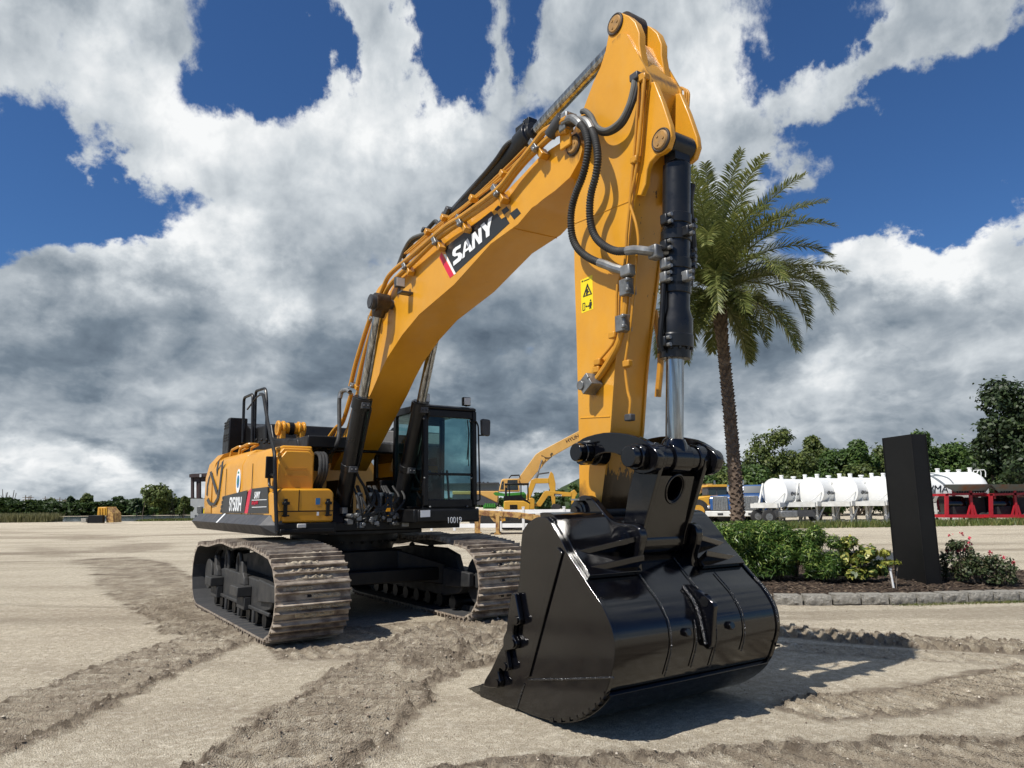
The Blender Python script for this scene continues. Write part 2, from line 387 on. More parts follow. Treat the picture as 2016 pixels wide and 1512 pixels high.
br = n.math('ADD', br, n.math('MULTIPLY', low, n.math('MULTIPLY', n.math('SUBTRACT', lo2, lo1), .6)))
br = n.math('ADD', br, n.math('MULTIPLY', low, n.math('MULTIPLY', n.math('SUBTRACT', n.noise(n.mapv(q0, (1, 1.1, 1)), 9.0, 6, .55), .5), .22)))
# thin edges catch more light than the thick middle
edge = n.math('MULTIPLY', n.math('SUBTRACT', 1.0, n.math('MULTIPLY', n.math('SUBTRACT', cv, .2), .8, None, True)), .16)
br = n.math('ADD', br, edge)
cc = n.ramp(n.math('MULTIPLY_ADD', br, .92, .06), [(.0, (.10, .135, .18)), (.25, (.19, .24, .295)), (.5, (.37, .42, .47)), (.76, (.64, .685, .72)), (1.0, (.95, .965, .97))])
cc10 = n.mix(1.0, cc, (8.6, 8.6, 8.6), 'MULTIPLY')
blue = n.mix(1.0, sky.outputs[0], (.36, .57, .82), 'MULTIPLY')
fin = n.mix(alpha, blue, cc10)
n.link(fin, bg.inputs['Color'])
try:
    w.cycles.sampling_method = 'MANUAL'; w.cycles.sample_map_resolution = 512
except Exception: pass
# ================================================================= THE EXCAVATOR
def arm_paint():
    m = varied('arm_yellow_paint', (.65, .305, .018), (.59, .27, .016), 2.2, (.30, .42), bump=.05, bscale=140, coat=.15)
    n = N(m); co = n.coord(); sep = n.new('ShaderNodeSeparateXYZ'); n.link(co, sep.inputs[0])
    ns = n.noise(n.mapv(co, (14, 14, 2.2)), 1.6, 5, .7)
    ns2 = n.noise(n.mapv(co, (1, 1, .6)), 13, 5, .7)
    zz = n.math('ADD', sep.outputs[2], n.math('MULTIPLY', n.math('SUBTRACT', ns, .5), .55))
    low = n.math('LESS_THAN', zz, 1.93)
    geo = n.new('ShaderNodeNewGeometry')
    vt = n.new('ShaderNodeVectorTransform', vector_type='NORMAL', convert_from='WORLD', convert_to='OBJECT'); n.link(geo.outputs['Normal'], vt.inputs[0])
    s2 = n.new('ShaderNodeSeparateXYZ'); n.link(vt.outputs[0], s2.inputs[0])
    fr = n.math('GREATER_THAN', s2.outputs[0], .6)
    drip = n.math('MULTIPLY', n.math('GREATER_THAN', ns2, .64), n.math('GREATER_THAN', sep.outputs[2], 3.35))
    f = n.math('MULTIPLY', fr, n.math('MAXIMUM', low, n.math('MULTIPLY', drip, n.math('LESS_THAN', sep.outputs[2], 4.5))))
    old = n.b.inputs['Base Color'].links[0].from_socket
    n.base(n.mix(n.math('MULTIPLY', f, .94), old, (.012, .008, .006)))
    return m
M['arm_yellow'] = smudged(arm_paint(), [(*T(1302, 276, -.19), .16), (*T(1212, 48, -.2), .15), (*T(1130, 286, -.2), .25), (*T(1268, 153, -.2), .07), (*T(1169, 757, -.2), .12), (*T(1142, 1000, -.2), .2)])
M['boom_yellow'] = smudged(varied('boom_yellow_paint', (.65, .305, .018), (.59, .27, .016), 2.2, (.30, .42), bump=.05, bscale=140, coat=.15), [(*T(1130, 286, -.29), .17), (*T(752, 597, -.29), .22), (*T(784, 575, -.29), .08), (*T(978, 372, -.29), .06), (*T(906, 432, -.29), .06)])
def shoe_mat():
    m = varied('dusty_worn_track_steel', (.16, .125, .095), (.24, .20, .15), 5, (.6, .85))
    n = N(m); co = n.coord('Object'); info = n.new('ShaderNodeObjectInfo')
    add = n.new('ShaderNodeVectorMath', operation='ADD'); n.link(co, add.inputs[0])
    cx = n.new('ShaderNodeCombineXYZ'); n.link(n.math('MULTIPLY', info.outputs['Random'], 37.0), cx.inputs[0]); n.link(cx.outputs[0], add.inputs[1])
    sn = n.new('ShaderNodeSeparateXYZ'); n.link(n.coord('Normal'), sn.inputs[0]); inner = n.math('LESS_THAN', sn.outputs[2], -.5)
    f = n.noise(n.mapv(add.outputs[0], (1, .6, 1)), 7, 6, .65); f2 = n.noise(add.outputs[0], 30, 4, .6)
    c = n.ramp(f, [(.32, (.075, .058, .044)), (.45, (.21, .172, .135)), (.60, (.43, .375, .295))])
    n.base(n.mix(inner, n.mix(n.math('MULTIPLY', f2, .35), c, (.17, .11, .075)), n.mix(f, (.020, .021, .023), (.055, .055, .055)))); n.bump(f2, .5, .006)
    return m
M['shoe'] = shoe_mat()

EX = thing('crawler_excavator', 'big yellow and black crawler excavator with black bucket resting on the gravel', 'excavator', O0, MROT)
# ----------------------------------------------------------------- tracks
SW, PITCHL = .93, .228
def track_path():
    P = []
    for a in np.linspace(-90, 90, 15): P.append((2.14 + .50 * math.cos(R(a)), .55 + .50 * math.sin(R(a)) ))
    for u, z in ((1.7, 1.095), (1.25, 1.135), (.9, 1.125), (.5, 1.085), (.1, 1.105), (-.3, 1.13), (-.75, 1.09), (-1.2, 1.035), (-1.55, 1.035)): P.append((u, z))
    for a in np.linspace(90, 270, 13): P.append((-1.86 + .49 * math.cos(R(a)), .545 + .49 * math.sin(R(a))))
    for u in np.linspace(-1.6, 1.9, 14): P.append((u, .052))
    return P
def resample(P, n):
    Q = P + [P[0]]; d = [0]
    for i in range(len(Q) - 1): d.append(d[-1] + math.dist(Q[i], Q[i + 1]))
    out = []; L = d[-1]
    for k in range(n):
        t = L * (k + .35) / n; i = max(j for j in range(len(d) - 1) if d[j] <= t); f = (t - d[i]) / (d[i + 1] - d[i])
        out.append((Q[i][0] + (Q[i + 1][0] - Q[i][0]) * f, Q[i][1] + (Q[i + 1][1] - Q[i][1]) * f))
    return out, L
tp = track_path(); _, LEN = resample(tp, 10); NS = min(50, round(LEN / PITCHL)); PT = LEN / NS
def shoe_mesh():
    b = MB(); prof = [(-PT * .46, -.016), (PT * .50, -.016), (PT * .57, .012), (PT * .47, .018), (PT * .445, .060), (PT * .38, .060), (PT * .33, .012), (PT * .05, .010), (PT * .015, .060), (-PT * .05, .060), (-PT * .09, .010),
            (-PT * .36, .008), (-PT * .46, -.004)]
    # (x along the track, z outward)
    b.prism(prof, lambda p, t: Vector((p[0], t, p[1])), -SW / 2, SW / 2)
    for y in (-.10, .10):
        for x in (-PT * .22, PT * .18): b.cyl((x, y, .008), (x, y, .024), .016, n=6)
    b.cur = 2
    for y in (-.055, .055): b.box((-PT * .22, y, .006), (.035, .06, .012))
    b.cur = 0
    return b
M['sand'] = varied('packed_sand', (.46, .40, .30), (.33, .28, .21), 25, (.9, 1.0), spec=.1, bump=.6, bscale=160)
b0 = shoe_mesh().build('track_shoe', [M['shoe'], M['sand'], M['black']], None, smooth=False); shoe_src = b0
# packed sand on some shoes, part of the shoe mesh variant
def sandy_mesh():
    b = shoe_mesh(); b.cur = 1
    for x0, x1 in ((-PT * .37, -PT * .10), (PT * .06, PT * .32)):
        for rep in range(2):
            if rng.random() < .2: continue
            c_ = rng.uniform(-.25, .25); w_ = rng.uniform(.12, .26); ny, nx = 18, 5; vs = []
            for i in range(ny + 1):
                t = i / ny; y = c_ - w_ + 2 * w_ * t
                for j in range(nx + 1):
                    k = math.sin(PI * t) ** .6 * math.sin(PI * j / nx) ** .5; vs.append(Vector((x0 + (x1 - x0) * j / nx, max(-.45, min(.45, y)), .006 + k * (.020 + .028 * float(rng.random())) * (.5 + .5 * math.sin(y * 31 + x0 * 50) ** 2))))
            b.add(vs, [(i * (nx + 1) + j, i * (nx + 1) + j + 1, (i + 1) * (nx + 1) + j + 1, (i + 1) * (nx + 1) + j) for i in range(ny) for j in range(nx)])
    return b
sandy = [sandy_mesh().build('track_shoe', [M['shoe'], M['sand'], M['black']], None, smooth=False) for _ in range(4)]
shoes_used = set()
def make_track(v, outer):
    tr = MB()      # the link chain just inside the shoes
    pts, _ = resample(tp, NS)
    cen = (.14, .55)
    for i in range(NS):
        a, c = pts[i], pts[(i + 1) % NS]
        tx, tz = c[0] - a[0], c[1] - a[1]; L = math.hypot(tx, tz); nx, nz = -tz / L, tx / L      # inward normal
        mx, mz = (a[0] + c[0]) / 2 + nx * .055, (a[1] + c[1]) / 2 + nz * .055
        for dv in (-.10, .10):
            tr.box((mx, v + dv, mz), (L * 1.05, .045, .085), Matrix.Rotation(-math.atan2(tz, tx), 3, 'Y'))
        tr.cyl((a[0] + nx * .055, v - .13, a[1] + nz * .055), (a[0] + nx * .055, v + .13, a[1] + nz * .055), .026, n=8)
    t = tr.build('crawler_track', M['frame'], EX, smooth=False)
    for i in range(NS):
        a, c = pts[i], pts[(i + 1) % NS]; ang = math.atan2(c[1] - a[1], c[0] - a[0])
        src = shoe_src if rng.random() < .35 else sandy[rng.integers(4)]
        if c[0] < 1.6 and (a[1] < .3): src = shoe_src
        if src.name in shoes_used: o = src.copy(); COL.objects.link(o)
        else: o = src; shoes_used.add(src.name)
        o.parent = t; o.location = ((a[0] + c[0]) / 2, v, (a[1] + c[1]) / 2)
        # local x along travel, local z outward
        x = Vector((c[0] - a[0], 0, c[1] - a[1])).normalized(); z = Vector((x.z, 0, -x.x)); y = z.cross(x)
        o.rotation_euler = Matrix((x, y, z)).transposed().to_euler()
    # track frame
    f = MB(); sv0 = -1 if v < 0 else 1
    f.side(poly_round([(-1.45, .32), (-1.6, .5), (-1.45, .62), (-.9, .70), (1.25, .66), (1.75, .60), (1.9, .52), (1.75, .34), (1.3, .26), (-1.1, .26)], .08), v - .26, v + .26)
    f.side([(1.3, .40), (2.1, .46), (2.1, .66), (1.3, .70)], v - .31, v - .22); f.side([(1.3, .40), (2.1, .46), (2.1, .66), (1.3, .70)], v + .22, v + .31)
    f.side([(-1.2, .6), (1.5, .6), (1.35, .88), (.95, .97), (-.2, .97), (-1.0, .90)], v - sv0 * .06 - .05, v - sv0 * .06 + .05)
    fr = f.build('track_frame', M['frame'], t, bevel=.015)
    g = MB()
    sv = -1 if v < 0 else 1
    for u in (-1.15, .55):      # the steps and guards bolted to the outside
        g.bb((u - .16, v + sv * .26, .42), (u + .26, v + sv * .46, .56)); g.side([(u - .16, .56), (u + .10, .56), (u + .06, .66), (u - .02, .72), (u - .06, .88), (u - .16, .88)], v + sv * .26, v + sv * .33)
        g.bb((u - .16, v + sv * .262, .24), (u + .26, v + sv * .36, .42))
    for u in (-.55, .25, 1.05): g.bb((u - .05, v + sv * .24, .10), (u + .05, v + sv * .30, .30))
    g.bb((-1.4, v + sv * .262, .26), (1.8, v + sv * .30, .31))
    g.build('frame_step', M['frame'], t, bevel=.012)
    for u in (-.85, -.1):       # lifting arches
        h = MB(); h.tube([(u - .10, v + sv * .22, .68), (u - .09, v + sv * .22, .88), (u, v + sv * .22, .96), (u + .09, v + sv * .22, .88), (u + .10, v + sv * .22, .68)], .03, 8, 5)
        h.build('carrier_bracket', M['frame'], t)
    for i, u in enumerate(np.linspace(-1.3, 1.55, 8)):
        w = MB(); w.loft([(Vector((u, v - .28, .19)), .10), (Vector((u, v - .20, .19)), .10), (Vector((u, v - .19, .19)), .075), (Vector((u, v + .19, .19)), .075), (Vector((u, v + .20, .19)), .10), (Vector((u, v + .28, .19)), .10)], 18)
        w.build('track_roller', M['black'], t)
    w = MB(); w.cyl((2.14, v - .17, .55), (2.14, v + .17, .55), .36, n=32); w.cyl((2.14, v - .2, .55), (2.14, v + .2, .55), .12); w.build('idler_wheel', M['frame'], t, bevel=.02)
    w = MB(); Pn = []
    for i in range(42):
        r = .37 if i % 2 == 0 else .44; Pn.append((-1.86 + r * math.cos(2 * PI * i / 42), .545 + r * math.sin(2 * PI * i / 42)))
    w.side(Pn, v - .04, v + .04); w.cyl((-1.86, v - .3, .545), (-1.86, v + .36, .545), .25, n=24); w.build('drive_sprocket', M['frame'], t, bevel=.008)
make_track(-1.39, True); make_track(1.43, False)
# ----------------------------------------------------------------- undercarriage and turntable
b = MB()
b.plan([(-.95, -.6), (.95, -.6), (.95, .6), (-.95, .6)], .50, .98)
for sv in (-1, 1):
    for u0, u1, ue in ((.25, .95, 1.25), (-.95, -.25, -1.2)):
        b.add([(u0, sv * .5, .52), (u1, sv * .5, .52), (u1, sv * .5, .98), (u0, sv * .5, .98),
               (min(u0, ue) if ue < 0 else ue - .55, sv * 1.2, .42), (ue if ue > 0 else ue + .55, sv * 1.2, .42), (ue if ue > 0 else ue + .55, sv * 1.2, .74), (min(u0, ue) if ue < 0 else ue - .55, sv * 1.2, .74)],
              [(0, 1, 2, 3), (4, 7, 6, 5), (0, 4, 5, 1), (1, 5, 6, 2), (2, 6, 7, 3), (3, 7, 4, 0)])
b.bb((.6, -1.1, .50), (1.22, 1.1, .70))
b.build('undercarriage', M['black'], EX, bevel=.02)
b = MB(); b.cyl((0, 0, .97), (0, 0, 1.12), .78, n=40); b.cyl((0, 0, 1.12), (0, 0, 1.27), .86, n=40)
for i in range(30): b.cyl((.82 * math.cos(i * .2094), .82 * math.sin(i * .2094), 1.08), (.82 * math.cos(i * .2094), .82 * math.sin(i * .2094), 1.12), .025, n=6)
b.build('slew_ring', M['black'], EX)
b = MB(); b.bb((-3.0, -1.45, 1.30), (1.35, 1.40, 1.42)); b.bb((-1.0, -.75, 1.24), (1.3, .75, 1.30)); b.bb((.3, -.45, 1.42), (.9, -.22, 2.05)); b.bb((.3, .22, 1.42), (.9, .45, 2.05))
for v in (-.62, .62): b.side([(.55, 1.42), (1.35, 1.42), (1.15, 1.75), (.85, 1.78)], v - .09, v + .09)
b.build('turntable_deck', M['black'], EX, bevel=.012)
# ----------------------------------------------------------------- house, machine's right side
vs_ = -1.60
b = MB()
# body cross-section (v,z) swept along u, with a chamfered shoulder
def house(u0, u1, zt, name, mt=None, vi=-.55):
    q = MB(); sec = [(-1.58, 1.50), (-1.60, 2.30), (-1.53, 2.47), (-1.40, zt), (vi, zt), (vi, 1.44), (-1.50, 1.44)]
    q.front(sec, u0, u1); return q.build(name, mt or M['yellow'], EX, bevel=.03, seg=3)
eh = house(-2.42, -.30, 2.56, 'engine_house_panel'); eh2 = house(-.28, 1.18, 2.52, 'pump_house_panel', None, -.98)
# counterweight: rounded rear, full width
P = [(-2.44, -1.60), (-3.0, -1.60), (-3.28, -1.50), (-3.46, -1.2), (-3.55, -.6), (-3.57, 0), (-3.55, .6), (-3.46, 1.2), (-3.28, 1.5), (-3.0, 1.6), (-2.44, 1.6)]
q = MB(); ring = lambda z, k: [Vector((-2.44 + (p[0] + 2.44) * k, p[1] * (1 - (1 - k) * .6), z)) for p in P]
Z = [(1.36, .90), (1.5, .985), (1.75, 1.0), (2.2, 1.0), (2.45, .95), (2.62, .82), (2.66, .70)]
vs = []; n = len(P)
for z, k in Z: vs += ring(z, k)
fs = [(k * n + i, k * n + i + 1, (k + 1) * n + i + 1, (k + 1) * n + i) for k in range(len(Z) - 1) for i in range(n - 1)]
fs += [(k * n + n - 1, k * n, (k + 1) * n, (k + 1) * n + n - 1) for k in range(len(Z) - 1)]
fs += [tuple(range(n)), tuple((len(Z) - 1) * n + i for i in range(n))]
q.add(vs, fs); cw = q.build('counterweight', M['yellow'], EX, ang=40)
# swoosh stripes on the counterweight: curved band plus diagonal
def side_poly(name, px, v, mt, par, th=.004):
    q = MB(); q.side(Ts(px, v), v - th, v); return q.build(name, mt, par, smooth=False)
side_poly('stripe_decal', [(413, 930), (416.5, 927), (428, 965), (425.5, 974)], -1.606, M['decal_black'], cw)
side_poly('stripe_decal', [(406.8, 985), (410.5, 980), (415, 989), (421, 990), (427, 980), (431, 960), (434.5, 930), (437, 910), (440.5, 905.5), (438.5, 925), (434, 955), (430, 980), (424, 993.5), (416, 996), (410, 992)], -1.606, M['decal_black'], cw)
side_poly('stripe_decal', [(426, 925), (429, 909), (433, 905), (430.5, 918), (427, 938)], -1.606, M['decal_black'], cw)
side_poly('stripe_decal', [(406.4, 975), (407.5, 955), (411, 940), (414.5, 932), (412, 945), (409.5, 957), (408.6, 976)], -1.606, M['decal_black'], cw)
# door lines
for par, px in ((eh, 444.5), (eh, 496.0)):
    u0, z0 = T(px, 960, -1.6); q = MB(); q.bb((u0 - .006, -1.606, 1.52), (u0 + .006, -1.60, 2.30)); q.build('door_seam', M['black'], par, smooth=False)
# upper front box
q = MB()
u1 = 1.38
q.front([(-1.58, 1.86), (-1.58, 2.30), (-1.44, 2.47), (-1.06, 2.47), (-1.0, 2.41), (-1.0, 1.86)], .95, u1 - .06)
q.front([(-1.52, 1.90), (-1.52, 2.30), (-1.42, 2.43), (-1.10, 2.43), (-1.03, 2.37), (-1.03, 1.90)], u1 - .06, u1)
ub = q.build('front_cabinet', M['yellow'], EX, bevel=.014, seg=2)
q = MB()
for z in (2.18, 2.09): q.bb((u1, -1.42, z - .012), (u1 + .012, -1.12, z + .012))
q.build('cabinet_handle', M['pipe'], ub)
# lower tool box
u2 = 1.62
lo = MB(); lo.front([(-1.60, 1.44), (-1.60, 1.84), (-1.54, 1.90), (-.86, 1.90), (-.80, 1.84), (-.80, 1.44)], 1.0, u2)
tb = lo.build('tool_box', M['yellow'], EX, bevel=.03, seg=3)
lo = MB(); lo.bb((u2 - .01, -1.60, 1.585), (u2 + .004, -.80, 1.60)); lo.bb((u2, -1.30, 1.6), (u2 + .004, -1.29, 1.88)); lo.build('lid_seam', M['black'], tb, smooth=False)
for v in (-1.48, -.89):
    lo = MB(); lo.bb((u2, v - .025, 1.52), (u2 + .03, v + .025, 1.76)); lo.bb((u2 + .03, v - .05, 1.68), (u2 + .05, v + .05, 1.72)); lo.bb((u2 + .03, v - .05, 1.525), (u2 + .05, v + .05, 1.545)); lo.cyl((u2 + .02, v, 1.70), (u2 + .055, v, 1.70), .03, n=10)
    lo.build('lid_latch', M['black'], tb, bevel=.006)
q = MB(); q.bb((u2, -1.06, 1.68), (u2 + .004, -1.0, 1.77)); q.build('blue_sticker', M['decal_blue'], tb, smooth=False)
q = MB(); q.bb((u2, -1.04, 1.53), (u2 + .004, -1.01, 1.58)); q.build('white_sticker', M['decal_white'], tb, smooth=False)
# hose drum behind the cabinet (the big bent hose beside the boom foot)
q = MB()
for k in range(3): q.tube([(1.1, -.93 + k * .045, 1.9), (1.36, -.93 + k * .045, 2.12), (1.28, -.90 + k * .045, 2.36), (1.0, -.88 + k * .045, 2.42), (.75, -.86 + k * .045, 2.2)], .030, 8, 6)
q.build('hose_bundle', M['rubber'], EX)
# lower skirt, dark, with a crease
q = MB(); sec = [(-1.56, 1.54), (-1.615, 1.545), (-1.75, 1.41), (-1.64, 1.27), (-1.5, 1.27)]
def sec3(u, k): return [Vector((u, -1.5 + (p[0] + 1.5) * k, p[1] if k > .5 else 1.42)) for p in sec]
A_, B_, C_, D_ = [Vector((u, p[0] , p[1])) for u in (0,) for p in sec], 0, 0, 0
vs = []
for u, k in ((-3.40, .03), (-3.28, 1), (1.38, 1), (1.62, .25)): vs += [Vector((u, -1.5 + (p[0] + 1.5) * k, 1.41 + (p[1] - 1.41) * (1 if k > .1 else .4))) for p in sec]
n = 5; fs = [(k * n + i, k * n + (i + 1) % n, (k + 1) * n + (i + 1) % n, (k + 1) * n + i) for k in range(3) for i in range(n)] + [tuple(range(n)), tuple(3 * n + i for i in range(n))]
q.add(vs, fs); sk = q.build('side_skirt', M['dgrey'], EX, smooth=False)
q = MB(); q.bb((1.0, -1.58, 1.28), (u2 + .03, -.76, 1.435)); q.bb((u2 + .03, -1.55, 1.30), (u2 + .06, -.8, 1.36)); fb = q.build('front_bumper', M['black'], EX, bevel=.015)
q = MB(); q.bb((u2 + .03, -1.32, 1.37), (u2 + .06, -1.20, 1.425)); q.build('work_light', M['lamp'], fb, bevel=.008)
q = MB(); q.add([(u, v_, z) for u, v_, z in ((-1.28, -1.612, 1.552), (-1.18, -1.612, 1.552), (-1.10, -1.757, 1.41), (-1.2, -1.757, 1.41))], [(0, 1, 2, 3)]); q.build('white_mark', M['decal_white'], sk, smooth=False)
# lettering panels on the side
side_poly('name_panel', [(440, 977), (487.5, 965), (481, 1010), (434, 1009.5)], -1.603, M['decal_black'], eh, .003)
side_poly('stripe_decal', [(489.5, 966), (496, 962), (488, 1010.5), (481.5, 1010.5)], -1.606, M['decal_red'], eh, .003)
q = MB(); q.side(Ts([(494.5, 962.5), (528, 958.5), (529.5, 1010), (488.5, 1010.5)], -1.6), -1.609, -1.582); pb = q.build('name_panel', M['decal_black'], eh2, smooth=False)
for k, (xa, ya) in enumerate(((433.5, 1009), (434.5, 1000.5), (436, 992), (437.5, 983.5))): side_poly('stripe_decal', [(xa, ya), (xa + 2.4, ya), (xa + 3.2, ya - 6), (xa + .8, ya - 6)], -1.606, M['decal_black'], eh)
def side_text(body, x0, y0, hpx, mt, par, v, shear=0, bold=.0, sx=1.0):
    u0, z0 = T(x0, y0, v); u_, z1 = T(x0, y0 - hpx, v)
    text('lettering', body, mt, par, (u0, v - .001, z0), (1, 0, 0), (0, 0, 1), (z1 - z0) / .70, shear, bold, .002, sx)
side_text('SY500H', 451, 1005.5, 26, M['decal_white'], eh, -1.609, 0, .055, .78)
side_text('SANY', 500.5, 981.5, 13, M['decal_white'], pb, -1.612, .2, .05, .86)
side_text('Quality Changes the World', 495.5, 993, 7.0, M['decal_red'], pb, -1.612, .15, .03, .40)
for y in (983.5, 997.5):
    side_poly('lettering', [(496, y + .6), (525, y - .4), (525, y + .8), (496, y + 1.8)], -1.611, M['decal_white'], pb, .002)
# round emblem badge
uc, zc = T(469.5, 947, -1.6)
q = MB(); q.side([(uc + .135 * math.cos(t), zc + .19 * math.sin(t)) for t in np.linspace(0, 2 * PI, 32, endpoint=False)], -1.605, -1.60); eb = q.build('round_badge', M['decal_white'], eh, smooth=False)
q = MB(); q.side([(uc + .075 * math.cos(t), zc - .01 + .10 * math.sin(t)) for t in np.linspace(0, 2 * PI, 24, endpoint=False)], -1.608, -1.605); q.build('badge_emblem', M['decal_blue'], eb, smooth=False)
q = MB(); q.side([(uc - .05, zc + .12), (uc + .05, zc + .12), (uc + .035, zc + .15), (uc - .035, zc + .15)], -1.608, -1.605); q.side([(uc - .06, zc - .02), (uc + .01, zc + .05), (uc + .05, zc + .02), (uc - .01, zc - .06)], -1.6095, -1.608); q.build('badge_emblem', mat('green_decal_film', (.05, .22, .12), .5), eb, smooth=False)
# ----------------------------------------------------------------- black hood, tank, exhaust
q = MB()
hood = [(-3.0, 2.5), (-3.03, 2.95), (-2.90, 3.20), (-2.72, 3.25), (-2.3, 3.10), (-.95, 3.06), (-.80, 2.80), (.55, 2.68), (.62, 2.5)]
q.side(hood, -1.02, .95); hd = q.build('engine_hood', M['black'], EX, bevel=.03, seg=3)
q = MB(); q.bb((-.5, -1.0, 2.52), (1.0, -.35, 2.70)); q.build('hood_step', M['black'], hd, bevel=.02)
q = MB(); q.side([(-3.02, 2.56), (-3.05, 2.95), (-2.92, 3.24), (-2.72, 3.32), (-2.55, 3.32), (-2.55, 2.5), (-3.0, 2.5)], -1.33, -1.0); vent = q.build('vent_box', M['black'], EX, bevel=.02)
q = MB()
for z, um in ((3.24, -2.9), (3.19, -2.92), (3.14, -2.95), (3.00, -3.05), (2.95, -3.05), (2.90, -3.05)):
    for k in range(3): q.bb((-2.95 + k * .13, -1.336, z - .016), (-2.85 + k * .13, -1.33, z + .016))
q.build('vent_slot', mat('vent_shadow', (.004, .004, .004), .8), vent, smooth=False)
q = MB()
yt = 3.50
cpx = lambda x, y: TF(x, y, -.5)
q.cyl((-.55, -1.02, 2.95), (-.55, -.56, 2.95), .095, n=20)
for v in (-1.0, -.92, -.66, -.58): q.cyl((-.55, v - .02, 2.95), (-.55, v + .02, 2.95), .125, n=20)
for v in (-.94, -.62): q.bb((-.66, v - .04, 2.76), (-.44, v + .04, 2.9))
ex = q.build('air_duct', M['yellow'], EX, bevel=.008)
q = MB(); q.cyl((-.55, -.83, 2.95), (-.55, -.75, 2.95), .108, n=20); q.build('duct_clamp', M['black'], ex)
# yellow grab bars on the shoulder
for k in range(2):
    q = MB(); u = -1.95 + k * .62; q.tube(fillet([(u, -1.42, 2.52), (u + .0, -1.40, 2.66), (u + .50, -1.40, 2.69), (u + .50, -1.22, 2.69), (u, -1.22, 2.66), (u, -1.2, 2.54)], .08), .022, 8); q.build('grab_bar', M['pipe'], EX)
# handrails
def rail(px, v, r=.021, dv=None, name='handrail'):
    q = MB(); P = []
    for i, (x, y) in enumerate(px):
        vv = v if dv is None else v + dv[i]; u, z = T(x, y, vv); P.append((u, vv, z))
    q.tube(fillet(P, .10, 5), r, 8); return q.build(name, M['black'], EX)
rail([(478, 872), (480.5, 783), (498, 775.5), (496.5, 872)], -1.2, .026)
rail([(501, 870), (503.5, 770), (523, 764), (525.5, 792), (524.5, 872)], -1.05, .026)
rail([(487, 806), (505, 782), (515, 775)], -1.2, .014)
rail([(513, 776), (518.5, 776.5), (527, 830), (541, 895), (542.5, 980), (545, 1046)], -1.62, .026, [.12, .1, .06, 0, 0, 0])
rail([(541, 935), (529.5, 935), (530, 958), (541, 961)], -1.63, .02)
q = MB(); uu, zz = T(533, 920, -1.63); q.box((uu, -1.64, zz), (.03, .12, .30)); q.build('mirror_back', M['black'], EX, bevel=.01)
q = MB()
for k in range(6):
    uu, zz = T(505 + k * 5, 866 + (k % 2) * 6, -1.1); q.sphere((uu, -1.1, zz), .022, 6, 5)
uu, zz = T(517, 862, -1.0); q.box((uu, -1.0, zz), (.35, .02, .34)); q.build('rail_bracket', M['black'], EX)
# ----------------------------------------------------------------- pumps, filters between the boom cylinders
q = MB()
for k in range(4):
    v = -.30 + .17 * k; q.cyl((1.30, v, 1.62), (1.30, v, 1.80), .035, n=12); q.cyl((1.30, v, 1.80), (1.30, v, 1.85), .055, n=12)
q.build('swivel_fitting', M['steel'], EX)
q = MB()
for k in range(26):
    q.box((1.33 + rng.uniform(-.1, .08), rng.uniform(-.55, .45), rng.uniform(1.36, 1.62)), (rng.uniform(.05, .12), rng.uniform(.04, .13), rng.uniform(.04, .10)), rng.uniform(-.5, .5))
for k in range(10):
    v = rng.uniform(-.5, .4); z = rng.uniform(1.36, 1.6); q.cyl((1.30, v, z), (1.46, v + rng.uniform(-.04, .04), z), .03, n=10)
q.build('swing_valve', M['steel'], EX, bevel=.006)
q = MB()
for k in range(14):
    v = rng.uniform(-.55, .45); w = rng.uniform(-.55, .45)
    q.tube([(1.2, v, 1.95), (1.40, v, 1.75), (1.44, (v + w) / 2, 1.55), (1.36, w, 1.42)], .017, 6, 6)
q.build('control_hose', M['rubber'], EX)
q = MB(); q.side([(.55, 1.44), (.98, 1.44), (.85, 2.0), (.6, 2.0)], .30, .44); q.build('cab_side_panel', M['yellow'], EX, bevel=.01)
# ----------------------------------------------------------------- cab
cab = empty('cab'); cab.parent = EX
cab_m = MB()
U1, U0, V0, V1, Z0, Z1 = 1.85, -.05, .50, 1.42, 1.60, 3.19
cab_m.bb((U0, V0, Z0 - .02), (U1 - .05, V1, Z0 + .04))                  # floor
cab_m.side(poly_round([(U0, Z1 - .12), (U1 - .06, Z1 - .10), (U1 - .02, Z1 - .04), (U1 - .12, Z1), (U0 + .1, Z1 + .03), (U0, Z1 - .02)], .04), V0, V1)      # roof
for v in (V0, V1 - .07):
    cab_m.side([(U1 - .10, Z0), (U1, Z0 + .05), (U1 - .02, Z1 - .08), (U1 - .12, Z1 - .08)], v, v + .07)
    cab_m.bb((U0, v, Z0), (U0 + .09, v + .07, Z1 - .1)); cab_m.bb((.72, v, Z0), (.80, v + .07, Z1 - .1))
    cab_m.bb((U0 + .09, v + .01, Z0), (.72, v + .06, 2.12))
cab_m.bb((U0, V0 + .07, Z0), (U0 + .06, V1 - .07, 2.2))
cab_m.bb((U1 - .085, V0 + .07, Z0 + .02), (U1 - .02, V1 - .07, Z0 + .14)); cab_m.bb((U1 - .07, V0 + .07, 2.10), (U1 - .035, V1 - .07, 2.14)); cab_m.bb((U1 - .10, V0 + .07, Z1 - .20), (U1 - .03, V1 - .07, Z1 - .09))
cab_m.bb((.8, V1 - .05, Z0), (U1 - .1, V1 - .01, 1.75))
cm_ = cab_m.build('cab_shell', M['black'], cab, bevel=.014)
def pane(name, pts):
    q = MB(); q.add(pts, [tuple(range(len(pts)))]); return q.build(name, M['glass'], cab, smooth=False)
uf = U1 - .045
pane('front_window', [(uf, V0 + .07, 2.14), (uf, V1 - .07, 2.14), (uf - .02, V1 - .07, Z1 - .2), (uf - .02, V0 + .07, Z1 - .2)])
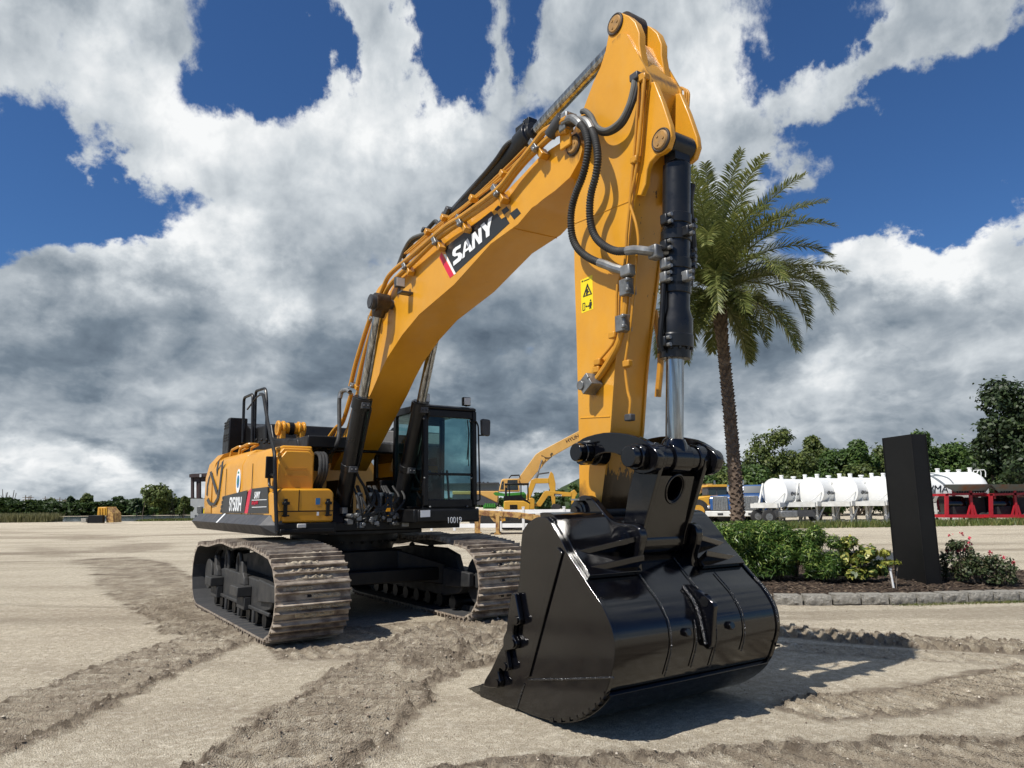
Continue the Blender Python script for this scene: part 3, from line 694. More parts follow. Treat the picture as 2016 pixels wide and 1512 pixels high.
pane('lower_window', [(uf, V0 + .07, Z0 + .14), (uf, V1 - .07, Z0 + .14), (uf, V1 - .07, 2.10), (uf, V0 + .07, 2.10)])
for v, nm in ((V1 - .03, 'door_window'), (V0 + .03, 'side_window')):
    pane(nm, [(.80, v, 1.75 if v > 1 else Z0), (U1 - .1, v, 1.75 if v > 1 else Z0), (U1 - .12, v, Z1 - .1), (.80, v, Z1 - .1)])
    pane(nm, [(U0 + .09, v, 2.12), (.72, v, 2.12), (.72, v, Z1 - .1), (U0 + .09, v, Z1 - .1)])
pane('rear_window', [(U0 + .03, V0 + .07, 2.2), (U0 + .03, V1 - .07, 2.2), (U0 + .03, V1 - .07, Z1 - .1), (U0 + .03, V0 + .07, Z1 - .1)])
q = MB(); q.box((.55, .95, 1.95), (.5, .5, .14)); q.box((.30, .95, 2.32), (.14, .5, .72), Matrix.Rotation(R(-8), 3, 'Y')); q.box((.24, .95, 2.75), (.10, .28, .2)); q.box((.5, .95, 1.76), (.4, .4, .26)); q.box((.6, .66, 2.12), (.42, .12, .10)); q.box((.6, 1.24, 2.12), (.42, .12, .10))
q.build('operator_seat', M['rubber'], cab, bevel=.03, seg=3)
q = MB(); q.box((1.35, .72, 2.06), (.22, .2, .26)); q.tube([(1.5, 1.0, 1.65), (1.45, 1.0, 2.0), (1.38, 1.02, 2.2)], .02); q.tube([(1.5, 1.12, 1.65), (1.45, 1.12, 2.0), (1.38, 1.14, 2.2)], .02); q.box((1.5, .62, 2.3), (.05, .18, .24))
q.build('control_console', M['black'], cab, bevel=.02)
q = MB(); q.tube([(uf + .01, V1 - .16, Z1 - .22), (uf + .025, V1 - .14, 2.75), (uf + .02, V1 - .17, 2.35)], .009, 6); q.tube([(uf + .022, V1 - .145, 2.85), (uf + .022, V1 - .145, 2.25)], .007, 6)
q.build('wiper', M['black'], cab)
q = MB(); q.bb((1.30, .30, 1.40), (U1 + .06, 1.42, 1.60)); q.bb((U1 + .02, .36, 1.41), (U1 + .085, 1.405, 1.59)); q.bb((.0, .46, 1.40), (1.3, 1.42, 1.6)); cb = q.build('cab_base', M['black'], cab, bevel=.02)
v_, z_ = TF(877, 1028.5, U1 + .087); v2, z2 = TF(877, 1018, U1 + .087)
v3, z3 = TF(880, 1030, U1 + .087)
text('lettering', '10019', M['decal_white'], cb, (U1 + .087, v3, z3), (0, 1, 0), (0, 0, 1), .128, 0, .006, .002, .80)
q = MB(); a = TFs([(828, 1005), (847, 1004), (847, 1017.5), (828, 1018.5)], U1 + .088); q.front(a, U1 + .083, U1 + .088); q.build('white_sticker', M['decal_white'], cb, smooth=False)
for px, py, nm in ((919, 788, 'work_light'), (838, 781, 'work_light')):
    v, z = TF(px, py, U1 - .1); q = MB(); q.box((U1 - .12, v, z - .02), (.07, .14, .14)); q.bb((U1 - .14, v - .02, z - .10), (U1 - .10, v + .02, z - .06)); o = q.build(nm, M['black'], cab, bevel=.015)
    q = MB(); q.box((U1 - .082, v, z - .02), (.01, .115, .115)); q.build('lamp_lens', M['lamp'], o, bevel=.004)
def railF(px, u, r, name, par, fr=.05):
    q = MB(); q.tube(fillet([(u, *TF(x, y, u)) for x, y in px], fr, 5), r, 8); return q.build(name, M['black'], par)
railF([(931, 829), (937, 829), (941.5, 838), (942, 857), (945, 985), (938, 986)], U1 - .0, .013, 'mirror_bracket', cab)
railF([(942, 857), (956, 857), (962, 852), (962, 838)], U1 + .0, .012, 'mirror_bracket', cab)
v, z = TF(956, 842, U1 + .02); q = MB(); q.front(poly_round([(v - .075, z - .12), (v + .07, z - .14), (v + .08, z + .13), (v - .085, z + .14)], .04), U1 - .02, U1 + .05); q.build('rear_mirror', M['dgrey'], cab, bevel=.02)
railF([(835, 815), (836, 900), (833, 975)], U1 - .04, .016, 'handrail', cab)
q = MB()
for x, y in ((834, 824), (836, 941), (847, 998), (920, 997), (925, 829), (928, 941)):
    v, z = TF(x, y, U1); q.sphere((U1 - .0, v, z), .016, 8, 6)
q.build('bolt_head', M['steel'], cab)

# ----------------------------------------------------------------- boom
BV = .29
top = [(650, 925), (655, 900), (683, 840), (700, 775), (715, 720), (737, 655), (759, 590), (778, 554), (812, 517), (862, 476), (906, 444), (960, 405), (1000, 374), (1030, 343), (1058, 313), (1085, 293), (1110, 277), (1124, 270), (1136, 272), (1144, 281)]
bot = [(1146, 295), (1141, 315), (1122, 349), (1093, 375), (1068, 393), (1058, 402), (1047, 409), (1020, 441), (966, 480), (894, 560), (825, 619), (792, 659), (762, 705), (746, 738), (732, 771), (712, 812), (686, 866), (655, 926)]
bp = Ts(top + bot, -BV)
q = MB(); q.side(bp, -BV, BV)
bm_ = q.build('boom', M['boom_yellow'], EX, ang=25)
q = MB()      # hub around the lift pin, boom foot and tip bosses
uc, zc = T(752, 597, -BV); 
q.loft([(Vector((uc, -BV, zc)), .30), (Vector((uc, -BV - .025, zc)), .27), (Vector((uc, -BV - .03, zc)), .15), (Vector((uc, -BV - .06, zc)), .15)], 36)
q.build('pin_boss', M['yellow'], bm_); q = MB()
q.loft([(Vector((uc, BV, zc)), .30), (Vector((uc, BV + .025, zc)), .27), (Vector((uc, BV + .06, zc)), .15)], 36)
q.build('pin_boss', M['yellow'], bm_)
def disc_pin(par, x, y, v, r, out, name='pivot_pin', mt=None, dirn=-1):
    u, z = T(x, y, v); q = MB(); q.loft([(Vector((u, v, z)), r), (Vector((u, v + dirn * out, z)), r), (Vector((u, v + dirn * (out + .012), z)), r * .86)], 24)
    for k in range(3): q.cyl((u + r * .5 * math.cos(k * 2.1), v + dirn * out, z + r * .5 * math.sin(k * 2.1)), (u + r * .5 * math.cos(k * 2.1), v + dirn * (out + .018), z + r * .5 * math.sin(k * 2.1)), .012, n=8)
    q2 = MB(); q2.torus((u, v + dirn * .004, z), (0, 1, 0), r + .008, .014)
    o = q.build(name, mt or M['pin'], par); q2.build('grease_ring', M['grease'], o); return (u, z)
PB = disc_pin(bm_, 1130, 286, -BV, .085, .02)
# weld seam across the belly and small marks
q = MB(); u, z = T(1009, 449, -BV); q.tube([(u, -BV, z - .003), (u + .03, BV, z - .003)], .005, 6); q.build('weld_seam', M['yellow'], bm_)
# pipes along the boom side
pv = -BV - .085
def pipe_run(px, v, r, mt, name, par, sm=5, n=10):
    q = MB(); P = []
    for p in px:
        vv = p[2] if len(p) > 2 else v; P.append((T(p[0], p[1], vv)[0], vv, T(p[0], p[1], vv)[1]))
    q.tube(P, r, n, sm); return q.build(name, mt, par)
pA = [(690, 760), (701, 714), (717, 662), (735, 610), (752, 573), (764, 546), (782, 527), (807, 507), (874, 449), (913, 424), (977, 376), (1014, 331), (1046, 291), (1067, 264), (1078, 255), (1100, 243), (1118, 233)]
pB = [(704, 757), (713, 716), (726, 668), (742, 617), (757, 581), (769, 560), (790, 538), (812, 518), (866, 466), (905, 439), (977, 387), (1014, 341), (1036, 315), (1060, 291), (1083, 270), (1097, 262), (1118, 256)]
pipe_run(pA, pv - .03, .034, M['pipe'], 'hydraulic_pipe', bm_, 6)
pipe_run(pB, pv, .034, M['pipe'], 'hydraulic_pipe', bm_, 6)
for d, (a, c) in enumerate((((868, 447), (1010, 333)), ((862, 447), (1004, 331)), ((857, 447), (990, 336)))):
    pipe_run([(a[0] - 60, a[1] + 52, -BV + .03), (a[0], a[1], -BV + .03), (920, 404 - d * 2, -BV + .03), (c[0], c[1], -BV + .03), (c[0] + 46, c[1] - 46, -BV + .05)], 0, .014, M['pipe'], 'thin_pipe', bm_, 5, 8)
for x, y, x2, y2 in ((978, 369, 983, 385), (906, 428, 911, 443), (857, 465, 862, 481), (797, 514, 803, 529), (730, 622, 738, 633), (690, 752, 703, 764), (1052, 281, 1060, 296)):
    ua, za = T(x, y, pv); ub_, zb = T(x2, y2, pv); c = Vector(((ua + ub_) / 2, pv - .005, (za + zb) / 2)); t = Vector((.82, 0, .57)) if x > 760 else Vector((.42, 0, .9))
    nrm = t.cross(Vector((0, 1, 0)))
    q = MB(); q.box(c, (.07, .105, .18 if x > 760 else .16), Matrix((t, Vector((0, 1, 0)), nrm)).transposed())
    q.cyl(c - nrm * .09 * (1 if nrm.z > 0 else -1) + Vector((0, -.03, 0)), c - nrm * .09 * (1 if nrm.z > 0 else -1) + Vector((0, -.085, 0)), .022, n=8)
    o = q.build('pipe_clamp', M['steel'], bm_, bevel=.02)
    q = MB(); e = c - nrm * .13 * (1 if nrm.z > 0 else -1); q.box(e + Vector((0, .03, 0)), (.07, .10, .12), Matrix((t, Vector((0, 1, 0)), nrm)).transposed()); q.build('clamp_bracket', M['pipe'], o, bevel=.01)
for x, y in ((878, 430), (935, 392), (995, 344), (846, 458)):
    u, z = T(x, y, -BV + .02); q = MB(); q.box((u, -BV + .0, z), (.07, .10, .08), Matrix.Rotation(R(-35), 3, 'Y')); q.build('pipe_clip', M['pipe'], bm_, bevel=.01)
# black hoses from boom to arm cylinder and at the boom shoulder
pipe_run([(876, 447, -.1), (893, 415, -.1), (930, 372, -.12), (975, 318, -.14), (996, 288, -.14), (1010, 278, -.1), (1022, 275, -.05)], 0, .032, M['rubber'], 'rubber_hose', bm_, 6)
pipe_run([(884, 450, .0), (905, 420, .02), (950, 362, .05), (990, 318, .05)], 0, .032, M['rubber'], 'rubber_hose', bm_, 6)
pipe_run([(784, 522, -.24), (797, 490, -.24), (811, 470, -.24), (836, 460, -.24), (860, 450, -.24)], 0, .026, M['greyhose'], 'rubber_hose', bm_, 6)
pipe_run([(792, 514, -.2), (806, 486, -.2), (820, 471, -.2), (845, 464, -.2), (862, 453, -.2)], 0, .022, M['rubber'], 'rubber_hose', bm_, 6)
pipe_run([(838, 456, .0), (851, 441, .0), (858, 436, .0), (866, 446, .0)], 0, .03, M['rubber'], 'rubber_hose', bm_, 6)
for x, y, s_ in ((884, 417, .12), (877, 426, .1), (838, 454, .08), (807, 484, .07), (873, 440, .09)):
    u, z = T(x, y, -.12); q = MB(); q.box((u, -.12, z), (s_, .12, s_ * .7), Matrix.Rotation(R(-40), 3, 'Y')); q.build('hose_fitting', M['dgrey'], bm_, bevel=.012)
# decal with the maker's name
dv = -BV - .003
def dpoly(px, mt, name='stripe_decal', v=dv): q = MB(); q.side(Ts(px, v), v, v + .003); return q.build(name, mt, bm_, smooth=False)
z7 = lambda X, Y: (760 + X / 7.2, 360 + Y / 7.2)
dpoly([z7(815, 935), z7(1490, 400), z7(1530, 460), z7(1575, 432), z7(1635, 512), z7(1690, 478), z7(1750, 570), z7(985, 1278)], M['decal_black'], 'name_panel')
dpoly([z7(755, 1062), z7(782, 985), z7(960, 1305), z7(903, 1350)], M['decal_red']); dpoly([z7(815, 1012), z7(845, 1012), z7(990, 1285), z7(962, 1302)], M['decal_white'])
for pp in (((1535, 375), (1590, 318), (1625, 350), (1572, 400)), ((1635, 390), (1705, 335), (1750, 385), (1668, 452)), ((1752, 435), (1857, 355), (1910, 430), (1815, 520))): dpoly([z7(*p) for p in pp], M['decal_black'])
ta = T(*z7(960, 1180), dv - .002); tb_ = T(*z7(1415, 785), dv - .002); tc = T(*z7(1065, 870), dv - .002)
def letter(polys):
    q = MB()
    for pl in polys: q.side(Ts([z7(*p) for p in pl], dv - .004), dv - .006, dv - .002)
    q.build('lettering', M['decal_white'], bm_, smooth=False)
# the letters S A N Y as drawn outlines
letter([[(958, 1178), (952, 1120), (1022, 1062), (1020, 1030), (972, 1045), (945, 1030), (942, 990), (952, 950), (985, 915), (1062, 870), (1058, 918), (1000, 955), (985, 985), (992, 1002), (1050, 985), (1080, 1010), (1078, 1060), (1058, 1098)]])
letter([[(1082, 1075), (1112, 845), (1160, 785), (1228, 950), (1186, 985), (1172, 945), (1120, 985), (1116, 1050)], ][:1])
q = MB(); q.side(Ts([z7(*p) for p in ((1130, 938), (1140, 862), (1162, 915))], dv - .006), dv - .0085, dv - .0065); q.build('lettering', M['decal_black'], bm_, smooth=False)
letter([[(1228, 950), (1212, 735), (1262, 690), (1316, 780), (1308, 655), (1350, 620), (1362, 835), (1318, 872), (1258, 775), (1262, 920)]])
letter([[(1420, 780), (1412, 690), (1342, 605), (1392, 562), (1438, 622), (1452, 515), (1505, 472), (1468, 655), (1468, 745)]])
# boom work light
u, z = T(784, 556, -BV - .18); q = MB(); q.box((u, -BV - .16, z), (.06, .14, .14)); q.cyl((u, -BV - .16, z - .14), (u, -BV - .16, z - .05), .02, n=8); q.bb((u - .03, -BV - .18, z - .16), (u + .1, -BV, z - .13)); o = q.build('work_light', M['dgrey'], bm_, bevel=.012)
q = MB(); q.box((u + .034, -BV - .16, z), (.01, .115, .115)); q.build('lamp_lens', M['lamp'], o)
# hose loops at the boom foot
pipe_run([(689, 772, -.4), (684, 768, -.4), (672, 771, -.42), (668, 790, -.45), (668, 845, -.5), (664, 872, -.55), (650, 890, -.6), (638, 886, -.65), (632, 872, -.7), (622, 868, -.8), (615, 885, -.88)], 0, .032, M['rubber'], 'rubber_hose', bm_, 6)
pipe_run([(689, 772, -.4), (683, 768, -.4), (673, 771, -.42), (669, 784, -.44)], 0, .036, M['steel'], 'hose_fitting', bm_, 5)
pipe_run([(692, 775, -.36), (675, 830, -.36), (662, 842, -.38), (645, 866, -.4), (640, 880, -.42)], 0, .034, M['pipe'], 'hydraulic_pipe', bm_, 5)
pipe_run([(652, 882, -.42), (665, 850, -.4), (685, 800, -.36)], 0, .02, M['pipe'], 'thin_pipe', bm_, 5)

# ----------------------------------------------------------------- boom lift cylinders
def lift(v):
    pu, pz = T(752, 597, -.45); fu, fz = 1.02, 1.50
    P1 = Vector((pu, v, pz)); P0 = Vector((fu, v, fz)); d = (P1 - P0); L = d.length; d.normalize()
    g = P0 + d * (L * .575)
    q = MB(); q.loft([(P0 + d * .12, .10), (P0 + d * .14, .122), (P0 + d * .75, .122), (P0 + d * .755, .134), (P0 + d * .83, .134), (P0 + d * .835, .122), (g - d * .18, .122), (g - d * .175, .145), (g - d * .02, .145), (g - d * .015, .12), (g, .12)], 28)
    q.cyl(P0 + Vector((0, -.1, 0)), P0 + Vector((0, .1, 0)), .12, n=20)
    cyl = q.build('boom_cylinder', M['cyl_black'], EX)
    q = MB(); q.cyl(g - d * .05, P1, .072, n=24); rod = q.build('piston_rod', M['chrome'], cyl)
    q = MB(); sg = -1 if v < 0 else 1
    q.loft([(P1 + Vector((0, -.10, 0)), .10), (P1 + Vector((0, -.095, 0)), .135), (P1 + Vector((0, .095, 0)), .135), (P1 + Vector((0, .10, 0)), .10)], 28); q.cyl(P1 - d * .2, P1 - d * .08, .085, .11, n=20)
    q.build('rod_eye', M['grease'], cyl)
    q = MB(); q.cyl(P1 + Vector((0, sg * .10, 0)), P1 + Vector((0, sg * .16, 0)), .105, n=20); q.cyl(P1 + Vector((0, sg * .16, 0)), P1 + Vector((0, sg * .17, 0)), .085, n=20); q.cyl(P1 - Vector((0, sg * .35, 0)), P1 + Vector((0, sg * .1, 0)), .07, n=16); q.build('pivot_pin', M['dgrey'], cyl)
    side = d.cross(Vector((0, 1, 0)))
    if side.x < 0: side = -side
    q = MB(); a = side * .15 + Vector((0, .08, 0))
    q.tube([g - d * .10 + side * .12, g - d * .12 + a, g - d * .35 + a, g - d * .9 + a * .95, P0 + d * .75 + a * .9, P0 + d * .55 + side * .25 + Vector((0, .2, 0)), P0 + d * .35 + side * .3 + Vector((0, .3, 0))], .02, 8, 5); q.build('cylinder_pipe', M['black'], cyl)
    for t in (.09, .80):
        q = MB()
        c = g - d * .1 if t < .1 else P0 + d * t
        q.box(c + side * .13, (.09, .12, .09)); 
        for k in (-1, 1): q.cyl(c + side * .14 + Vector((0, k * .03, .02)), c + side * .20 + Vector((0, k * .03, .02)), .015, n=8)
        q.build('pipe_clip', M['dgrey'], cyl, bevel=.008)
lift(-.47); lift(.47)

# ----------------------------------------------------------------- arm cylinder
ra = Vector((T(1173, 130, 0)[0], 0, T(1173, 130, 0)[1])); rb = Vector((T(1052, 262, 0)[0], 0, T(1052, 262, 0)[1])); d = (ra - rb).normalized()
pin_top = Vector((T(1214, 50, -.16)[0], 0, T(1214, 50, -.16)[1]))
rb2 = rb; d = (pin_top - rb2).normalized(); g = rb2 + d * .03; foot = rb2 - d * 2.5
q = MB(); q.loft([(foot, .12), (foot + d * .05, .13), (g - d * .28, .13), (g - d * .27, .155), (g - d * .06, .155), (g - d * .05, .12), (g, .12)], 28)
up = Vector((-d.z, 0, d.x)); q.box(g - d * .08 + up * .16, (.12, .12, .10)); q.box(g - d * .17 + up * .14, (.16, .18, .08))
for k in range(5): q.cyl(g - d * .1 + up * .16 + Vector((0, -.05 + .025 * k, 0)), g - d * .1 + up * .23 + Vector((0, -.05 + .025 * k, 0)), .012, n=6)
ac = q.build('arm_cylinder', M['cyl_black'], EX, bevel=.004)
q = MB(); q.cyl(g - d * .05, pin_top - d * .1, .068, n=24); q.build('piston_rod', M['chrome'], ac)
q = MB(); q.cyl(pin_top + Vector((0, -.095, 0)), pin_top + Vector((0, .095, 0)), .15, n=24); q.build('rod_eye', M['grease'], ac)
q = MB(); q.box(foot + Vector((0, 0, -.1)), (.5, .14, .36)); q.build('cylinder_bracket', M['yellow'], bm_, bevel=.02)

# ----------------------------------------------------------------- arm
AV = .205
arm_px = [(1233, 66), (1279, 149), (1280, 165), (1271, 200), (1263, 318), (1249, 397), (1243.6, 450), (1225, 598), (1215, 681), (1210, 730), (1202, 845), (1193, 915), (1186, 972), (1182, 1000), (1172, 1024), (1150, 1030), (1138, 1018), (1141, 985), (1140, 896), (1138, 780), (1135, 664), (1131, 532), (1130, 433), (1131, 400), (1130, 330), (1120, 300), (1122, 270), (1138, 240), (1149, 214), (1169, 160), (1193, 110), (1205, 82), (1220, 66)]
ap = Ts(arm_px, -AV)
q = MB(); q.side(ap, -AV, -AV + .022); q.side(ap, AV - .022, AV)
def inset(poly, d):
    n = len(poly); P = [Vector((*p, 0)) for p in poly]; A = sum(P[i].x * P[(i + 1) % n].y - P[(i + 1) % n].x * P[i].y for i in range(n)); sgn = 1 if A > 0 else -1; out = []
    for i in range(n):
        e0 = (P[i] - P[i - 1]).normalized(); e1 = (P[(i + 1) % n] - P[i]).normalized()
        n0 = Vector((-e0.y, e0.x, 0)) * sgn; n1 = Vector((-e1.y, e1.x, 0)) * sgn; b_ = (n0 + n1)
        b_ = b_ / max(.5, b_.length_squared / 2) if b_.length > .01 else n0
        out.append((P[i].x + b_.x * d, P[i].y + b_.y * d))
    return out
q.side(inset(ap, .018), -AV + .024, AV - .024)
arm = q.build('arm', M['arm_yellow'], EX, ang=25)
ear = Ts([(1149, 216), (1170, 155), (1188, 98), (1195, 60), (1203, 35), (1210, 26), (1219, 23), (1234, 29), (1247, 41), (1255, 62), (1255, 85), (1262, 130), (1240, 200)], -AV)
for v in (-1, 1):
    q = MB(); a, c = sorted((v * (AV - .024), v * (AV - .105))); q.side(ear, a, c); q.build('head_lug', M['yellow'], arm, bevel=.008)
disc_pin(arm, 1212, 48, -AV + .024, .085, .012)
cyl_ear = Ts([(1262, 165), (1288, 160), (1304, 200), (1319.5, 247), (1322, 268), (1315, 291), (1305, 300), (1292, 306), (1279, 320), (1274, 333), (1271, 362), (1262, 385), (1240, 385), (1255, 250)], -.19)
for v in (-1, 1):
    q = MB(); a, c = sorted((v * .19, v * .135)); q.side(cyl_ear, a, c); q.build('cylinder_lug', M['yellow'], arm, bevel=.008)
PC = disc_pin(arm, 1302, 276, -.19, .085, .015)
# weld/rib line near the foot and seams across the side
for x0, y0, x1, y1 in ((1143, 823, 1201, 820), (1131, 440, 1242, 395)):
    a = T(x0, y0, -AV); c = T(x1, y1, -AV); q = MB(); q.tube([(a[0], -AV, a[1]), (c[0], -AV, c[1])], .006, 6); q.build('weld_seam', M['yellow'], arm)
# warning sticker
st = [(1143, 552), (1166, 541), (1168, 608), (1145, 617)]
sv = -AV - .0015
q = MB(); q.side(Ts(st, sv), sv, sv + .002); sk_ = q.build('warning_sticker', M['decal_yellow'], arm, smooth=False)
z5 = lambda X, Y: (1080 + X / 3.025, 400 + Y / 3.025)
def sgl(pls, mt=None):
    q = MB()
    for pl in pls: q.side(Ts([z5(*p) for p in pl], sv - .001), sv - .003, sv - .0002)
    q.build('pictogram', mt or M['decal_black'], sk_, smooth=False)
sgl([[(205, 560), (231, 478), (236, 486), (213, 552)], [(231, 478), (258, 538), (252, 542), (229, 490)], [(205, 560), (213, 552), (252, 538), (258, 541)]])
sgl([[(226, 515), (236, 508), (234, 520), (242, 526), (232, 534), (236, 545), (228, 542), (222, 548), (224, 532)]])
sgl([[(203, 600), (206, 597), (206, 640), (203, 642)], [(215, 594), (218, 592), (218, 634), (215, 636)], [(203, 600), (203, 596), (218, 592), (218, 595)], [(203, 642), (203, 638), (218, 633), (218, 636)]])
sgl([[(220, 615), (228, 608), (228, 613), (236, 611), (236, 606), (243, 612), (236, 619), (236, 614), (228, 616), (228, 621)]])
sgl([[(244, 590), (257, 586), (258, 608), (254, 610), (255, 626), (250, 628), (249, 612), (247, 629), (243, 630), (244, 610), (241, 610)], [(246, 577), (251, 572), (255, 576), (252, 583), (247, 584)]])
sgl([[(197, 466), (204, 460), (207, 467), (197, 471)], [(210, 462), (244, 448), (244, 452), (210, 466)]])
# pipes on the arm's side
def arm_pipe(px, r, v, mt=None, name='hydraulic_pipe', sm=5): return pipe_run(px, v, r, mt or M['pipe'], name, arm, sm)
av = -AV - .035
arm_pipe([(1233, 578), (1232, 600), (1228, 632), (1224, 655), (1216, 680), (1200, 710), (1184, 735), (1174, 748)], .032, av)
arm_pipe([(1237, 540), (1234, 575)], .032, av)
arm_pipe([(1262, 152), (1258, 160), (1256, 200), (1252, 260), (1247, 318), (1243, 360), (1240, 400), (1234, 460), (1230, 520), (1216, 560), (1213, 640), (1210, 665), (1204, 680), (1186, 702), (1170, 722)], .013, av, None, 'thin_pipe', 3)
arm_pipe([(1268, 152), (1266, 165), (1263, 240), (1253, 330), (1243, 380), (1240, 400), (1252, 440), (1257, 475), (1254, 505), (1244, 620), (1236, 680), (1231, 720), (1236, 770), (1241, 790), (1239, 820)], .013, av + .005, None, 'thin_pipe', 3)
arm_pipe([(1259, 150), (1265, 147), (1269, 152), (1265, 200), (1256, 300), (1249, 320)], .015, av - .01, None, 'thin_pipe', 3)
for x, y, w, h in ((1239, 567, .115, .145), (1231, 638, .115, .145)):
    u, z = T(x, y, av); q = MB(); q.box((u, av - .02, z), (w, .10, h)); q.cyl((u + w * .45, av - .04, z + .05), (u + w * .45, av - .09, z + .05), .02, n=8); q.cyl((u + w * .45, av - .04, z - .04), (u + w * .45, av - .09, z - .04), .02, n=8); q.build('pipe_clamp', M['steel'], arm, bevel=.02)
u, z = T(1169, 757, av); q = MB(); q.box((u, av - .04, z), (.15, .14, .13), Matrix.Rotation(R(-35), 3, 'Y')); q.cyl((u - .05, av - .1, z - .01), (u - .05, av - .125, z - .01), .045, n=14); q.cyl((u + .05, av - .1, z + .05), (u + .05, av - .12, z + .05), .015, n=8); q.build('valve_block', M['steel'], arm, bevel=.012)
for x, y in ((1250, 315), (1207, 660), (1178, 713), (1235, 716), (1239, 822), (1267, 153), (1176, 728)):
    u, z = T(x, y, av); q = MB(); q.box((u, av + .005, z), (.08, .06, .06)); q.build('pipe_clip', M['pipe'] if y != 822 else M['dgrey'], arm, bevel=.01)
# pipes on the far side near the cylinder lugs
q = MB()
for k in range(3):
    pp = [T(x + k * 4 - 3, y + k * 2, .25) for x, y in ((1338, 172), (1348, 173), (1352, 180), (1348, 245))]; q.tube(fillet([(a_[0], .25, a_[1]) for a_ in pp], .05), .010, 8)
q.build('thin_pipe', M['pipe'], arm)
q = MB(); q.tube([(6.9, AV + .03, 2.6), (6.95, AV + .04, 3.0), (6.9, AV + .04, 3.4)], .03, 8, 5); q.build('hydraulic_pipe', M['pipe'], arm)
# hoses from boom tip down to the arm, ribbed guard spirals
def ribbed(px, r, name='ribbed_hose', par=arm):
    P = []
    for x, y, v in px: u, z = T(x, y, v); P.append((u, v, z))
    C_ = crv(P, 10); L = [0]
    for i in range(len(C_) - 1): L.append(L[-1] + (C_[i + 1] - C_[i]).length)
    tot = L[-1]; n = int(tot / .006); Q = []; rr = []
    j = 0
    for k in range(n + 1):
        s_ = tot * k / n
        while j < len(L) - 2 and L[j + 1] < s_: j += 1
        f = (s_ - L[j]) / max(1e-6, L[j + 1] - L[j]); Q.append(C_[j].lerp(C_[j + 1], f)); rr.append(r if (k % 4) in (0, 1) else r * .82)
    q = MB(); q.tube(Q, r, 10, 0, True, rad=lambda t: rr[min(n, int(round(t * n)))]); return q.build(name, M['rubber'], par, ang=60)
ribbed([(1142, 243, -.42), (1152, 258, -.44), (1158, 285, -.45), (1154, 320, -.44), (1146, 350, -.42), (1134, 380, -.40), (1126, 410, -.38), (1124, 440, -.36), (1128, 470, -.34), (1140, 492, -.33), (1160, 508, -.32), (1184, 519, -.31)], .037)
ribbed([(1162, 250, -.38), (1172, 275, -.42), (1177, 310, -.43), (1173, 345, -.42), (1164, 380, -.40), (1161, 410, -.38), (1163, 440, -.36), (1172, 466, -.35), (1190, 484, -.34), (1212, 494, -.33), (1238, 494, -.32)], .037)
for px in ([(1118, 236, -.40), (1127, 233, -.41), (1138, 240, -.42), (1143, 246, -.42)], [(1140, 236, -.36), (1152, 238, -.37), (1160, 246, -.38), (1165, 256, -.39)], [(1180, 517, -.31), (1192, 521, -.31), (1210, 528, -.30), (1228, 533, -.28), (1238, 537, -.26)], [(1234, 494, -.32), (1250, 492, -.31), (1272, 494, -.28), (1288, 496, -.22)]):
    pipe_run(px, 0, .040, M['steel'], 'hose_fitting', arm, 5)
u, z = T(1237, 534, -.27); q = MB(); q.box((u, -.27, z), (.12, .10, .10)); u, z = T(1291, 497, -.2); q.box((u, -.2, z), (.10, .10, .12)); u, z = T(1120, 236, -.36); q.box((u, -.36, z), (.10, .14, .12)); u, z = T(1116, 250, -.35); q.box((u, -.36, z), (.10, .12, .12)); q.build('hose_fitting', M['steel'], arm, bevel=.015)
pipe_run([(1146, 220, -.30), (1152, 219, -.31), (1163, 228, -.33), (1172, 246, -.34), (1184, 256, -.34), (1200, 255, -.33), (1222, 238, -.31), (1238, 208, -.29), (1247, 175, -.27), (1249, 157, -.25)], 0, .027, M['greyhose'], 'rubber_hose', arm, 6)
pipe_run([(1150, 232, -.28), (1166, 240, -.29), (1180, 259, -.30), (1200, 261, -.30), (1226, 243, -.29), (1244, 206, -.27), (1252, 178, -.25), (1252, 157, -.24)], 0, .027, M['rubber'], 'rubber_hose', arm, 6)
u, z = T(1251, 152, -.25); q = MB(); q.box((u, -.24, z), (.10, .08, .07)); q.build('hose_fitting', M['dgrey'], arm, bevel=.01)
u, z = T(1112, 262, -.35); q = MB(); q.box((u, -.34, z), (.16, .03, .30)); q.box((u - .02, -.33, z + .1), (.10, .1, .12)); q.build('hose_bracket', M['yellow'], bm_, bevel=.01)
u, z = T(1098, 250, -.38); q = MB(); q.cyl((u - .1, -.40, z - .05), (u + .1, -.40, z + .05), .062, n=16); q.build('pipe_clamp', M['dgrey'], bm_)

# ----------------------------------------------------------------- bucket cylinder
PBt = Vector((PC[0], 0, PC[1])); Bp = Vector((7.28, 0, 2.02)); d = (Bp - PBt).normalized(); L = (Bp - PBt).length
gl = PBt + d * (T(1323, 708, 0)[1] - PBt.z) / d.z
t0 = PBt + d * .15
ee = (gl - PBt).length
q = MB(); q.loft([(t0, .085), (t0 + d * .03, .118), (PBt + d * (ee - .42), .118), (PBt + d * (ee - .33), .145), (PBt + d * (ee - .20), .145), (PBt + d * (ee - .195), .152), (PBt + d * (ee - .09), .152), (PBt + d * (ee - .085), .13), (gl, .13)], 36)
q.cyl(PBt + Vector((0, -.125, 0)), PBt + Vector((0, .125, 0)), .105, n=24); q.box(PBt + d * .08, (.13, .18, .16))
for k in range(12):
    a = k * PI / 6; c = PBt + d * (ee - .09) + Vector((math.cos(a) * .138, math.sin(a) * .138, 0)); q.cyl(c, c + d * .03, .014, n=6)
bc = q.build('bucket_cylinder', M['cyl_black'], EX, bevel=.003)
q = MB(); q.cyl(gl - d * .05, Bp - d * .12, .074, n=28); q.build('piston_rod', M['chrome'], bc)
